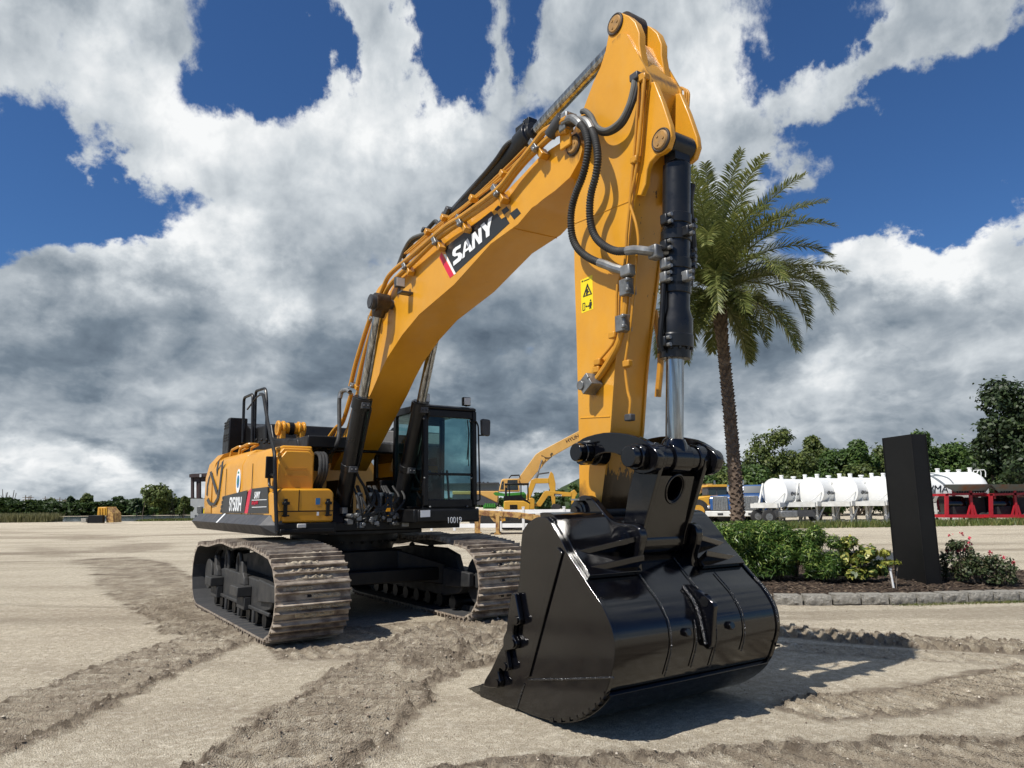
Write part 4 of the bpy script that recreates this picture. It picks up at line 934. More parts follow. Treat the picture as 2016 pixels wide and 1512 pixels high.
for y in (438, 470, 525, 560, 572):
    z = T(1323, y, 0)[1]; c = PBt + d * (z - PBt.z) / d.z
    q = MB(); q.loft([(c + d * .045, .124), (c + d * .04, .129), (c - d * .04, .129), (c - d * .045, .124)], 32); bc_ = q.build('clamp_band', M['cyl_black'], bc)
for y, sgn in ((445, -1), (470, 0), (495, -1), (530, -1), (556, -1), (556, 0), (442, 1), (500, 1), (520, 1), (680, -1)):
    z = T(1323, y, 0)[1]; c = PBt + d * (z - PBt.z) / d.z
    off = Vector((.02, sgn * .15, 0)) if sgn else Vector((.14, -.02, 0))
    q = MB(); q.box(c + off, (.075, .065, .09)); e = Vector((1, 0, 0)); q2 = MB()
    for k in (-1, 1): q2.cyl(c + off + e * .03 + Vector((0, 0, k * .03)), c + off + e * .07 + Vector((0, 0, k * .03)), .017, n=8)
    o = q.build('clamp_block', M['cyl_black'] if y not in (530, 556) else M['steel'], bc, bevel=.012); q2.build('bolt_head', M['steel'], o)
q = MB(); q.tube([PBt + d * .3 + Vector((.0, .19, 0)), PBt + d * .5 + Vector((0, .16, 0)), PBt + d * .9 + Vector((0, .21, 0)), PBt + d * 1.2 + Vector((0, .16, 0))], .035, 8, 6); q.build('rubber_hose', M['rubber'], bc)
za = T(1323, 575, 0)[1]; zb = T(1323, 684, 0)[1]; ca = PBt + d * (za - PBt.z) / d.z; cb_ = PBt + d * (zb - PBt.z) / d.z
q = MB(); q.tube([ca + Vector((.01, -.15, .05)), ca.lerp(cb_, .5) + Vector((.01, -.17, 0)), cb_ + Vector((.01, -.185, .05)), cb_ + Vector((.01, -.17, -.06))], .022, 8, 5); q.build('cylinder_pipe', M['black'], bc)
u, z = T(1297, 498, -.16); q = MB(); q.tube([(u - .02, -.22, z), (u + .02, -.14, z), (u + .05, -.1, z)], .03, 8); q.build('hose_fitting', M['steel'], bc)

# ----------------------------------------------------------------- linkage
lv = -.33
lk = Ts([(1140, 905), (1141, 877), (1150, 867), (1163, 860), (1195, 852.5), (1227, 852.5), (1259, 859), (1282, 871), (1303, 890), (1306, 905), (1298, 925), (1278, 934), (1258, 930), (1251, 915), (1238, 902.5), (1219, 893), (1198, 892), (1179, 899), (1165, 912), (1150, 916)], lv)
A_ = T(1150, 891, -.42); 
lks = scrv(lk, 2)
for v in (-1, 1):
    a, c = sorted((v * .31, v * .38)); q = MB(); q.side(lks, a, c); lp = q.build('link_plate', M['gloss'], EX, bevel=.01)
    for (pu, pz), r in ((A_, .095), ((Bp.x, Bp.z), .105)):
        q = MB()
        q.cyl((pu, v * .38, pz), (pu, v * .45, pz), r, n=24); q.cyl((pu, v * .45, pz), (pu, v * .52, pz), r * .82, n=24); q.cyl((pu, v * .20, pz), (pu, v * .31, pz), r * 1.15, n=24)
        q.build('pin_boss', M['gloss'], lp, bevel=.008)
    q = MB(); q.cyl((A_[0] - .03, v * .43, A_[1] + .085), (A_[0] + .10, v * .43, A_[1] + .088), .010, n=6); q.build('lock_bolt', M['steel'], lp)
q = MB(); q.cyl((Bp.x, -.31, Bp.z), (Bp.x, .31, Bp.z), .105, n=28); q.loft([(Bp + d * -.02, .125), (Bp - d * .12, .105), (Bp - d * .16, .085)], 24); q.cyl((Bp.x, -.10, Bp.z), (Bp.x, .10, Bp.z), .13, n=28)
q.build('rod_eye', M['gloss'], bc, bevel=.006)
P1 = T(1142, 1008, -.36); P2 = T(1226, 1066, -.36)
b0_ = Vector((Bp.x, 0, Bp.z)); b1_ = Vector((P2[0], 0, P2[1])); dd = (b1_ - b0_); LL = dd.length; dd.normalize(); nf = Vector((-dd.z, 0, dd.x));
if nf.x < 0: nf = -nf
q = MB()
for v in (-1, 1):
    a, c = sorted((v * .235, v * .275))
    pts = [b0_ + nf * .13 - dd * .03, b0_ + nf * .12 + dd * .2, b0_ + nf * .10 + dd * (LL - .1), b1_ + nf * .11, b1_ + dd * .11, b1_ - nf * .11, b0_ - nf * .15 + dd * (LL * .5), b0_ - nf * .14, b0_ - dd * .13]
    q.side([(p.x, p.z) for p in pts], a, c)
fr_ = [(-.235, .16), (.235, .16), (.235, LL - .02), (-.235, LL - .02)]
# front plate with an oval hole
hole = [(.082 * math.cos(t), .235 + .105 * math.sin(t)) for t in np.linspace(0, 2 * PI, 24, endpoint=False)]
rect = []
for t in np.linspace(0, 2 * PI, 24, endpoint=False):
    cx, cy = math.cos(t), math.sin(t); k = min(.235 / max(abs(cx), 1e-6), (.11 if cy < 0 else LL - .255) / max(abs(cy), 1e-6)); rect.append((cx * k, .235 + cy * k))
def lp3(p, h): return b0_ + dd * p[1] + nf * h + Vector((0, p[0], 0))
vs = [lp3(p, .085) for p in rect] + [lp3(p, .085) for p in hole] + [lp3(p, .05) for p in hole]
q.add(vs, [(i, (i + 1) % 24, 24 + (i + 1) % 24, 24 + i) for i in range(24)] + [(24 + i, 24 + (i + 1) % 24, 48 + (i + 1) % 24, 48 + i) for i in range(24)])
q.add([lp3(p, -.09) for p in ((-.235, .12), (.235, .12), (.235, LL - .05), (-.235, LL - .05))], [(0, 1, 2, 3)])
ring = [lp3((p[0] * 1.2, .235 + (p[1] - .235) * 1.18), .086) for p in hole]; q.tube(ring + [ring[0]], .012, 6, caps=False)
q.cyl((P2[0], -.275, P2[1]), (P2[0], .275, P2[1]), .105, n=24)
q.build('bucket_link', M['gloss'], EX, bevel=.006, ang=30)
# ----------------------------------------------------------------- bucket
bk = empty('bucket'); bk.parent = EX
WV = .93
out_px = [(1009, 1405), (1019, 1408), (1040, 1417), (1068, 1427), (1098, 1432.5), (1130, 1428.6), (1154, 1417.5), (1178, 1398), (1194, 1374.6), (1203, 1345), (1210, 1315), (1211, 1290), (1208, 1262), (1201.6, 1240), (1186, 1206), (1162.5, 1171), (1139, 1134), (1118, 1101.6), (1107, 1079), (1091, 1051), (1081.6, 1036), (1073, 1030), (1056, 1030), (1039, 1041)]
front_px = [(1029, 1056), (1026, 1079), (1023, 1143), (1019, 1172), (1012, 1235), (997, 1290), (976, 1335), (972, 1360), (985, 1388)]
OP = Ts(out_px, -WV); FP = Ts(front_px, -WV)
zmin = min(p[1] for p in OP); OP = [(p[0], p[1] - zmin + .004) for p in OP]; FP = [(p[0], p[1] - zmin + .004) for p in FP]
sm = lambda P, k=4: [(p.x, p.z) for p in crv([Vector((a[0], 0, a[1])) for a in P], k)]
OS = sm(OP, 4)
full = OS + sm(FP, 2)
# side plates
for v in (-1, 1):
    a, c = sorted((v * WV, v * (WV - .04))); q = MB(); q.side(full, a, c); sp = q.build('side_plate', M['gloss'], bk, ang=40, bevel=.004)
    s0 = v * WV
    q = MB(); pa = Ts([(1100, 1077), (1109.5, 1087), (1044, 1332), (1036, 1335)], -WV); a, c = sorted((s0, s0 + v * .018)); q.side(pa, a, c); q.build('stiffener_bar', M['gloss'], sp, bevel=.005)
    q = MB(); w = [T(*p, -WV) for p in ((1042, 1338), (1120, 1337), (1208, 1334))]; q.tube([(p[0], s0 + v * .002, p[1]) for p in w], .009, 6); w = [T(*p, -WV) for p in ((1033, 1346), (1024, 1375), (1015, 1404))]; q.tube([(p[0], s0 + v * .002, p[1]) for p in w], .008, 6); q.build('weld_seam', M['weld'], sp)
    cut = Ts([(1011, 1167.5), (1019, 1168), (1028, 1220), (1027, 1228), (1022, 1231), (1015, 1230), (1013.5, 1251), (1020, 1262), (1021, 1270), (1017, 1277), (1004, 1279), (1000, 1281), (1005.5, 1315), (1002, 1320.6), (993.6, 1318), (988, 1313.5), (984, 1320.6), (989, 1341), (987.5, 1351), (981, 1354), (966, 1353), (955, 1350), (959.5, 1337), (971.4, 1317.5), (987, 1284), (995, 1270), (995, 1255.6), (1001.6, 1240), (1003, 1224), (1005.6, 1200)], -WV - .03)
    a, c = sorted((s0 + v * .006, s0 + v * .055)); q = MB(); q.side(cut, a, c); sc_ = q.build('side_cutter', M['gloss'], sp, bevel=.008)
    for x, y in ((1018, 1221), (1011, 1267), (995, 1312), (980, 1345)):
        u, z = T(x, y, -WV - .055); q = MB(); q.cyl((u, s0 + v * .05, z), (u, s0 + v * .075, z), .032, n=12); q.build('bolt_head', M['gloss'], sc_)
# shell: a bent plate between the side plates
def band(P, v0, v1, th, off=0.0):
    n = len(P); q = MB(); nr = []
    for i in range(n):
        a = P[max(i - 1, 0)]; c = P[min(i + 1, n - 1)]; t = Vector((c[0] - a[0], c[1] - a[1], 0)).normalized(); nr.append((t.y, -t.x))
    o_ = [(P[i][0] + nr[i][0] * off, P[i][1] + nr[i][1] * off) for i in range(n)]; i_ = [(P[i][0] + nr[i][0] * (off - th), P[i][1] + nr[i][1] * (off - th)) for i in range(n)]
    vs = [Vector((p[0], v0, p[1])) for p in o_] + [Vector((p[0], v1, p[1])) for p in o_] + [Vector((p[0], v0, p[1])) for p in i_] + [Vector((p[0], v1, p[1])) for p in i_]
    fs = []
    for i in range(n - 1): fs += [(i, i + 1, n + i + 1, n + i), (2 * n + i, 3 * n + i, 3 * n + i + 1, 2 * n + i + 1), (i, 2 * n + i, 2 * n + i + 1, i + 1), (n + i, n + i + 1, 3 * n + i + 1, 3 * n + i)]
    fs += [(0, n, 3 * n, 2 * n), (n - 1, 3 * n - 1, 4 * n - 1, 2 * n - 1)]
    return q.add(vs, fs)
sh = band(OS, -WV + .04, WV - .04, .035, -.012).build('bucket_shell', M['gloss'], bk, ang=50)
def at_z(z, lo=.2):    # index on the back of the outline nearest a height
    k = range(len(OS) // 4, len(OS)); return min(k, key=lambda i: abs(OS[i][1] - z))
iz = lambda px: None
heel = [i for i in range(12, 60) if i < len(OS)]
def seg(i0, i1): return OS[i0:i1]
lo_i = 4 * 2; hi_i = 4 * 8
band(seg(lo_i, hi_i), -WV + .042, WV - .042, .03, .022).build('heel_plate', M['gloss'], sh, ang=50, bevel=.004)
for w in (-.55, .0, .55): pass
# circumferential weld lines and wear strips
def seam(v, i0, i1, r=.008, off=-.010):
    P = seg(i0, i1); q = MB(); q.tube([(p[0] , v, p[1]) for p in P], r, 6); q.build('weld_seam', M['weld'], sh)
def v_on(x, y, u): return TF(x, y, u)[0]
for v, i0, i1 in ((-.37, 33, 66), (.13, 33, 66), (.47, 36, 62), (-.10, 34, 50)): seam(v, i0, i1, .005, -.009)
q = MB(); seam(-.895, 74, 84, .007, -.004); seam(.90, 44, 86, .007)
# lug plates
lug_px = [(1126, 1018), (1125.5, 1002), (1132, 985), (1143, 976), (1155.5, 976), (1167, 983), (1186, 1007), (1201.6, 1023), (1219, 1030), (1240, 1031), (1252, 1035), (1260, 1043), (1263, 1060), (1257, 1085), (1252, 1111), (1256, 1150), (1244, 1146), (1200, 1105), (1150, 1050), (1130, 1035)]
LP = Ts(lug_px, -.36)
zP = zmin - .004
for v in (-1, 1):
    a, c = sorted((v * .29, v * .36)); q = MB(); q.side(scrv(LP, 2), a, c); lg = q.build('bucket_lug', M['gloss'], bk, bevel=.01)
    for (pu, pz), r in ((P1, .085), (P2, .095)):
        q = MB()
        q.loft([(Vector((pu, v * .36, pz)), r * 1.25), (Vector((pu, v * .385, pz)), r * 1.25), (Vector((pu, v * .39, pz)), r * .95), (Vector((pu, v * .40, pz)), r * .95), (Vector((pu, v * .405, pz)), r * .6), (Vector((pu, v * .43, pz)), r * .55)], 28)
        q.torus((pu, v * .39, pz), (0, 1, 0), r * .72, .012)
        q.build('pin_boss', M['gloss'], lg, ang=25)
    q = MB(); q.tube([(LP[6][0] , v * .365, LP[6][1] - .02), (LP[17][0] + .15, v * .37, LP[17][1] + .07), (LP[14][0] - .05, v * .368, LP[14][1])], .012, 6); q.build('weld_seam', M['weld'], lg)
q = MB(); q.cyl((P1[0], -.29, P1[1]), (P1[0], .29, P1[1]), .07, n=20); q.build('pivot_pin', M['dgrey'], bk)
q = MB(); q.bb((P1[0] - .03, -.44, P1[1] + .10), (P1[0] + .09, -.36, P1[1] + .115)); q.build('lock_bolt', M['steel'], bk)
# torsion box across the top, gussets between lugs and sides
ti = [i for i in range(len(OS)) if OS[i][1] > 1.02 and i > 50]
for v0, v1 in ((-WV + .04, -.36), (.36, WV - .04)):
    P = OS[62:len(OS) - 4]
    band(P, v0, v1, .04, .035).build('top_plate', M['gloss'], sh, ang=50, bevel=.004)
    for y, wdt in ((1100, .16), (1137, .12)):
        i = min(range(44, len(OS)), key=lambda k: abs(OS[k][1] - (T(1125 if y == 1100 else 1143, y, -WV)[1] - zmin)))
        p = Vector((OS[i][0], 0, OS[i][1])); nx = Vector((.72, 0, .55))
        q = MB(); oa, ob = (v0, v1) if v0 < 0 else (v1, v0)
        e0, e1 = .03, wdt + .05
        q.add([p + Vector((0, oa, 0)) + nx * -.05, p + Vector((0, ob, 0)) + nx * -.05, p + Vector((0, ob, 0)) + nx * e1, p + Vector((0, oa, 0)) + nx * e0,
               p + Vector((0, oa, 0)) + nx * -.05 + Vector((0, 0, -.05)), p + Vector((0, ob, 0)) + nx * -.05 + Vector((0, 0, -.05)), p + Vector((0, ob, 0)) + nx * e1 + Vector((0, 0, -.05)), p + Vector((0, oa, 0)) + nx * e0 + Vector((0, 0, -.05))],
              [(0, 1, 2, 3), (4, 7, 6, 5), (0, 4, 5, 1), (1, 5, 6, 2), (2, 6, 7, 3), (3, 7, 4, 0)])
        q.build('gusset', M['gloss'], sh, bevel=.006)
# lifting eye on the back, welded bolts
i = at_z(.85); p = OS[i]; i2 = at_z(.72); p2 = OS[i2]; i3 = at_z(1.0); p3 = OS[i3]
ve = .02
q = MB(); prof = [(p3[0] - .03, p3[1] + .02), (p3[0] + .10, p3[1] - .0), (p[0] + .15, p[1] + .05), (p[0] + .15, p[1] - .02), (p2[0] + .07, p2[1] - .05), (p2[0] + .05, p2[1] - .14), (p2[0] - .03, p2[1] - .14), (p[0] - .05, p[1])]
q.side(scrv(prof, 2), ve - .022, ve + .022); q.torus((p[0] + .065, ve, p[1] + .05), (0, 1, 0), .045, .014); ey = q.build('lifting_eye', M['gloss'], bk, bevel=.008)
q = MB(); q.cyl((p[0] + .065, ve - .026, p[1] + .05), (p[0] + .065, ve + .026, p[1] + .05), .04, n=16); q.build('eye_hole', M['vent'] if 'vent' in M else M['black'], ey)
q = MB(); q.tube([(p3[0] + .0, ve - .04, p3[1] + .01), (p[0] + .01, ve - .045, p[1]), (p2[0] + .02, ve - .04, p2[1] - .12)], .016, 6, 4); q.build('weld_seam', M['weld'], ey)
for v in (-.20, .30):
    pz = at_z(.70); q = MB(); q.cyl((OS[pz][0] - .03, v, OS[pz][1]), (OS[pz][0] + .02, v, OS[pz][1] + .01), .035, n=6); q.build('bolt_head', M['gloss'], sh, bevel=.006)
# lip and teeth
lu, lz = OP[0]
q = MB(); q.side([(lu + .1, lz + .01), (lu + .1, lz + .06), (lu - .14, lz + .10), (lu - .18, lz + .07), (lu - .02, lz)], -WV + .04, WV - .04); q.build('bucket_lip', M['gloss'], bk, bevel=.006)
dz = -zmin + .004
tooth_px = [(913.5, 1366.7), (930, 1362), (947.6, 1358.7), (954, 1396), (921.4, 1377.8)]
adp_px = [(949, 1360), (957, 1357), (967, 1357), (989, 1371), (1009, 1391), (1013, 1402), (1008, 1406), (989, 1405), (954, 1396)]
TPn = [(p[0], p[1] + dz) for p in Ts(tooth_px, -.9)]; ADn = [(p[0], p[1] + dz) for p in Ts(adp_px, -.9)]
tooth_src = None
for v in np.linspace(-.82, .82, 5):
    if tooth_src is None:
        q = MB(); ad = scrv(ADn, 2); q.side(ad, -.105, .105); o = q.build('tooth_adapter', M['gloss'], bk, bevel=.02, seg=3)
        q = MB(); q.add([Vector((TPn[0][0], -.05, TPn[0][1])), Vector((TPn[0][0], .05, TPn[0][1])), Vector((TPn[2][0], -.095, TPn[2][1])), Vector((TPn[2][0], .095, TPn[2][1])), Vector((TPn[3][0], -.095, TPn[3][1])), Vector((TPn[3][0], .095, TPn[3][1])), Vector((TPn[4][0], -.05, TPn[4][1])), Vector((TPn[4][0], .05, TPn[4][1]))],
                      [(0, 1, 3, 2), (2, 3, 5, 4), (4, 5, 7, 6), (6, 7, 1, 0), (0, 2, 4, 6), (1, 7, 5, 3)]); q.build('tooth_point', M['gloss'], o, bevel=.008)
        tooth_src = o; o.location.y = v
    else:
        c = copy_tree(tooth_src, bk); c.location.y = v
# scalloped wear bars under the heel
for k in range(9):
    i = 14 + k * 2; p = OS[i]; q = OS[i + 1]
    w = MB(); w.side([(p[0], p[1] - .012), (q[0], q[1] - .012), (q[0] + .0, q[1] + .02), (p[0], p[1] + .02)], -WV - .005, -WV + .05); w.build('wear_bar', M['gloss'], sh, smooth=False)
# ================================================================= GROUND
def hash2(ix, iy, seed):
    h = (ix.astype(np.int64) * 374761393 + iy.astype(np.int64) * 668265263 + seed * 1442695041) & 0xffffffff
    h = ((h ^ (h >> 13)) * 1274126177) & 0xffffffff
    return ((h ^ (h >> 16)) & 0xffff) / 65535.0
def vnoise(x, y, seed=0):
    ix = np.floor(x); iy = np.floor(y); fx = x - ix; fy = y - iy; fx = fx * fx * (3 - 2 * fx); fy = fy * fy * (3 - 2 * fy)
    a = hash2(ix, iy, seed); b = hash2(ix + 1, iy, seed); c = hash2(ix, iy + 1, seed); d = hash2(ix + 1, iy + 1, seed)
    return (a + (b - a) * fx) * (1 - fy) + (c + (d - c) * fx) * fy
def fbm(x, y, oct=4, seed=0, gain=.5):
    s = 0; a = 1; t = 0
    for o in range(oct): s = s + a * vnoise(x * 2 ** o + 17.3 * o, y * 2 ** o - 9.1 * o, seed + o); t += a; a *= gain
    return s / t
def axis(lo, hi, step, far_lo, far_hi, grow=1.10):
    v = list(np.arange(lo, hi + 1e-6, step)); s = step; a = v[-1]
    while a < far_hi: s *= grow; a += s; v.append(a)
    s = step; a = v[0]; pre = []
    while a > far_lo: s *= grow; a -= s; pre.append(a)
    return np.array(pre[::-1] + v)
gx = axis(-6.2, 6.0, .020, -700, 700, 1.06); gy1 = np.arange(3.6, 9.2, .017)
gy = list(gy1); s_ = .017
while gy[-1] < 40: s_ *= 1.012; gy.append(gy[-1] + s_)
while gy[-1] < 1500: s_ *= 1.15; gy.append(gy[-1] + s_)
pre = [3.6]; s_ = .03
while pre[-1] > -60: s_ *= 1.25; pre.append(pre[-1] - s_)
gy = np.array(pre[:0:-1] + gy)
X, Y = np.meshgrid(gx, gy); shp = X.shape; X = X.ravel(); Y = Y.ravel()
wob = (fbm(X * 1.3, Y * 1.3, 3, 5) - .5) * .32 + (fbm(X * .16, Y * .22, 3, 55) - .5) * 2.6
Hh = np.zeros_like(X); D = np.zeros_like(X); G = np.zeros_like(X)
def be0(best, w2): return np.exp(-((best - w2 + .02) / .05) ** 2)
def track_band(P, width, depth=.03, pitch=.24, bar=.035, berm=.05, jag=.30, seed=1, ang=0.0, strength=1.0, berm_side=(1, 1)):
    """a strip churned up by tracks: sunk, ribbed across, crumbly along its edges"""
    global Hh, D, G
    P = np.array(P, float); x0, y0 = P.min(0) - width - 1; x1, y1 = P.max(0) + width + 1
    I = np.where((X > x0) & (X < x1) & (Y > y0) & (Y < y1))[0]
    if not len(I): return
    px, py = X[I], Y[I]; best = np.full(len(I), 1e9); sd = np.zeros(len(I)); al = np.zeros(len(I)); acc = 0
    for k in range(len(P) - 1):
        a, b = P[k], P[k + 1]; d = b - a; L = np.hypot(*d); d = d / L
        t = np.clip((px - a[0]) * d[0] + (py - a[1]) * d[1], 0, L); cx = a[0] + d[0] * t; cy = a[1] + d[1] * t
        r = np.hypot(px - cx, py - cy); m_ = r < best; best[m_] = r[m_]; s_ = (px - a[0]) * -d[1] + (py - a[1]) * d[0]
        sd[m_] = s_[m_]; al[m_] = acc + ((px - a[0]) * d[0] + (py - a[1]) * d[1])[m_]; acc += L
    ed = (fbm(px * 5, py * 5, 4, seed + 20) - .5) * jag
    w2 = width / 2 + ed; ins = np.clip((w2 - best) / .05 + .5, 0, 1); ins = ins * ins * (3 - 2 * ins)
    n1 = fbm(al * 9 * 1.4 + sd * 3.5, sd * 4.5 + 31.7, 4, seed) * .55 + fbm(px * 10, py * 10, 4, seed) * .45; n2 = fbm(px * 3, py * 3, 3, seed + 3); n3 = fbm(px * 28, py * 28, 3, seed + 7)
    ph = (al + sd * math.tan(ang)) / pitch + (n2 - .5) * .22
    tri = np.abs((ph % 1) - .5) * 2; ribs = np.clip((tri - .45) * 4.0, 0, 1)
    live = np.clip((n2 - .22) * 5, .3, 1)
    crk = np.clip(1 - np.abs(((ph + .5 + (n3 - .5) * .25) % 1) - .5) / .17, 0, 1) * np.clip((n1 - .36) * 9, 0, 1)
    G[I] = np.maximum(G[I], strength * np.maximum(ins * live * crk, be0(best, w2) * np.clip((n3 - .42) * 6, 0, 1) * .9))  # dark lines in cracks and along crumbly edges: undercut shade put into the colour
    h = -depth + bar * 1.65 * ribs * live * (.85 + .3 * n1) - .034 * crk * live + (n1 - .5) * .012 + (n3 - .5) * .020
    Hh[I] += strength * ins * h
    be = np.exp(-((best - w2) / .09) ** 2) * np.where(sd > 0, berm_side[0], berm_side[1])
    Hh[I] += strength * .62 * be * berm * np.clip((n1 - .34) * 2.2 + (n3 - .5) * 1.6, 0, 1.4)
    D[I] = np.maximum(D[I], strength * np.maximum(ins * np.clip(.62 + .8 * (n2 - .5) + .34 * (.55 - ribs) * live + .8 * (n1 - .5) + .5 * (n3 - .5), 0, 1), be * 1.1))
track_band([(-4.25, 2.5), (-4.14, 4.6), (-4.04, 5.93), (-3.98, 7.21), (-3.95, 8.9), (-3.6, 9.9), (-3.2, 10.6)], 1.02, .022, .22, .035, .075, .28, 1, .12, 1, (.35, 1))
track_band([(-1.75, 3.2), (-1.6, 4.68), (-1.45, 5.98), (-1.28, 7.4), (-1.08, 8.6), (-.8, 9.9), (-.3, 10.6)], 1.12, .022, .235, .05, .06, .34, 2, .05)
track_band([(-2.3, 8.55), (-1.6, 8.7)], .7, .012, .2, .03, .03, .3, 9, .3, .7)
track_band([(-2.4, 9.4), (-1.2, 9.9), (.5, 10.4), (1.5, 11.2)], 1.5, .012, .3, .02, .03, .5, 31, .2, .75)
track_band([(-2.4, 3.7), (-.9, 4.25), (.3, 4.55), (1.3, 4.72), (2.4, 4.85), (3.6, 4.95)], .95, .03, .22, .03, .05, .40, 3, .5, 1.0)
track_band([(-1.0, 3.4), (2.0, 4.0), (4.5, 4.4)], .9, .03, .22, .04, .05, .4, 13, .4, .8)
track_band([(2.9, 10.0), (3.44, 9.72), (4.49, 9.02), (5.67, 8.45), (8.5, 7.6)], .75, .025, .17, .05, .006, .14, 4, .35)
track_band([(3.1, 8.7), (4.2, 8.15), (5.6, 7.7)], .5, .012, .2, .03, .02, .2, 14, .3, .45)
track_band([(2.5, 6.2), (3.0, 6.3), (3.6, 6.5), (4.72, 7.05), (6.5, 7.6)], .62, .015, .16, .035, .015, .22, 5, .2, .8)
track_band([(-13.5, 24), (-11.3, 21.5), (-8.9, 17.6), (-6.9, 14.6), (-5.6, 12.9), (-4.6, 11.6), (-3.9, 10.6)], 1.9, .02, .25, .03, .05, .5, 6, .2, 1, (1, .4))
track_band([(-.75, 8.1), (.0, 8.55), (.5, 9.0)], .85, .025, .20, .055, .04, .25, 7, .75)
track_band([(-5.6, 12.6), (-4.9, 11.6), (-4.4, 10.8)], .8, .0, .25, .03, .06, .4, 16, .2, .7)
# broad passes farther out on the lot (flat, only darker, stirred-up gravel)
far = np.zeros_like(X)
for P, wd, a in (([(-46, 36), (-30, 29.5), (-20, 27.6), (-12, 28.4), (-6, 31), (-2, 37)], 1.3, .7), ([(-12, 27), (-15, 23.6), (-20, 22.4), (-27, 23.5)], .5, .45), ([(-55, 50), (-36, 43), (-22, 43.5), (-13, 48), (-9, 58)], 2.2, .55), ([(-16, 26), (-22, 33), (-24, 40), (-20, 47)], 1.2, .5), ([(-14, 26), (-17, 34), (-27, 46), (-44, 58)], 1.8, .6), ([(-9, 22), (-11, 30), (-9, 44), (0, 60)], 2.2, .55), ([(-70, 64), (-30, 60), (-6, 66)], 4, .5), ([(-40, 72), (-10, 78)], 5, .5), ([(6, 24), (14, 24.6), (30, 24)], .7, .5), ([(6, 27), (16, 28), (40, 27.5)], .9, .5), ([(8, 33), (18, 35), (44, 34)], 1.6, .4), ([(-26, 21), (-18, 19.2), (-13, 20.5)], .35, .6), ([(-13, 16.0), (-9.6, 13.2), (-6.6, 12.5)], .25, .35), ([(-11, 13.5), (-8.2, 11.3), (-5.9, 11.0)], .8, .30), ([(2.4, 10.6), (6, 10.9), (10, 10.4)], .5, .3), ([(3, 11.2), (9, 11.35)], .35, .35)):
    P = np.array(P, float); best = np.full(len(X), 1e9)
    for k in range(len(P) - 1):
        p, b = P[k], P[k + 1]; d = b - p; L = np.hypot(*d); d = d / L; t = np.clip((X - p[0]) * d[0] + (Y - p[1]) * d[1], 0, L)
        best = np.minimum(best, np.hypot(X - p[0] - d[0] * t, Y - p[1] - d[1] * t))
    far = np.maximum(far, 1.25 * a * np.clip((wd / 2 + wob * wd - best) / (.22 * wd) + .5, 0, 1) * (.55 + .8 * fbm(X * .9, Y * .9, 4, 41)))
D = np.maximum(D, far)
near = np.clip((30 - Y) / 12, 0, 1)
Hh += near * ((fbm(X * 1.1, Y * 1.1, 3, 60) - .5) * .03 + (fbm(X * 16, Y * 16, 3, 61) - .5) * .011)
# keep the ground under the feet of the machine and of the beds where it belongs
Hh = np.where((Y > 3) & (np.abs(X) < 60), Hh, Hh * .3) - .012
# pond basin
pond = (X < -20) & (Y > 98) & (Y < 160)
Hh = np.where(pond, -.25, Hh)
def grid_mesh(name, X, Y, Z, shp, material, attr=None):
    me = bpy.data.meshes.new(name); nv = len(X); me.vertices.add(nv); co = np.empty((nv, 3), np.float32); co[:, 0] = X; co[:, 1] = Y; co[:, 2] = Z
    me.vertices.foreach_set('co', co.ravel()); r, c = shp
    i = (np.arange(r - 1)[:, None] * c + np.arange(c - 1)[None, :]).ravel(); q = np.stack([i, i + 1, i + c + 1, i + c], 1).astype(np.int32)
    nf = len(q); me.loops.add(nf * 4); me.loops.foreach_set('vertex_index', q.ravel()); me.polygons.add(nf)
    me.polygons.foreach_set('loop_start', np.arange(0, nf * 4, 4, dtype=np.int32)); me.polygons.foreach_set('loop_total', np.full(nf, 4, np.int32))
    me.update(); me.validate()
    if attr is not None:
        for k, v in attr.items():
            a = me.attributes.new(k, 'FLOAT', 'POINT'); a.data.foreach_set('value', v.astype(np.float32))
    me.materials.append(material); me.shade_smooth(); o = bpy.data.objects.new(name, me); COL.objects.link(o); return o
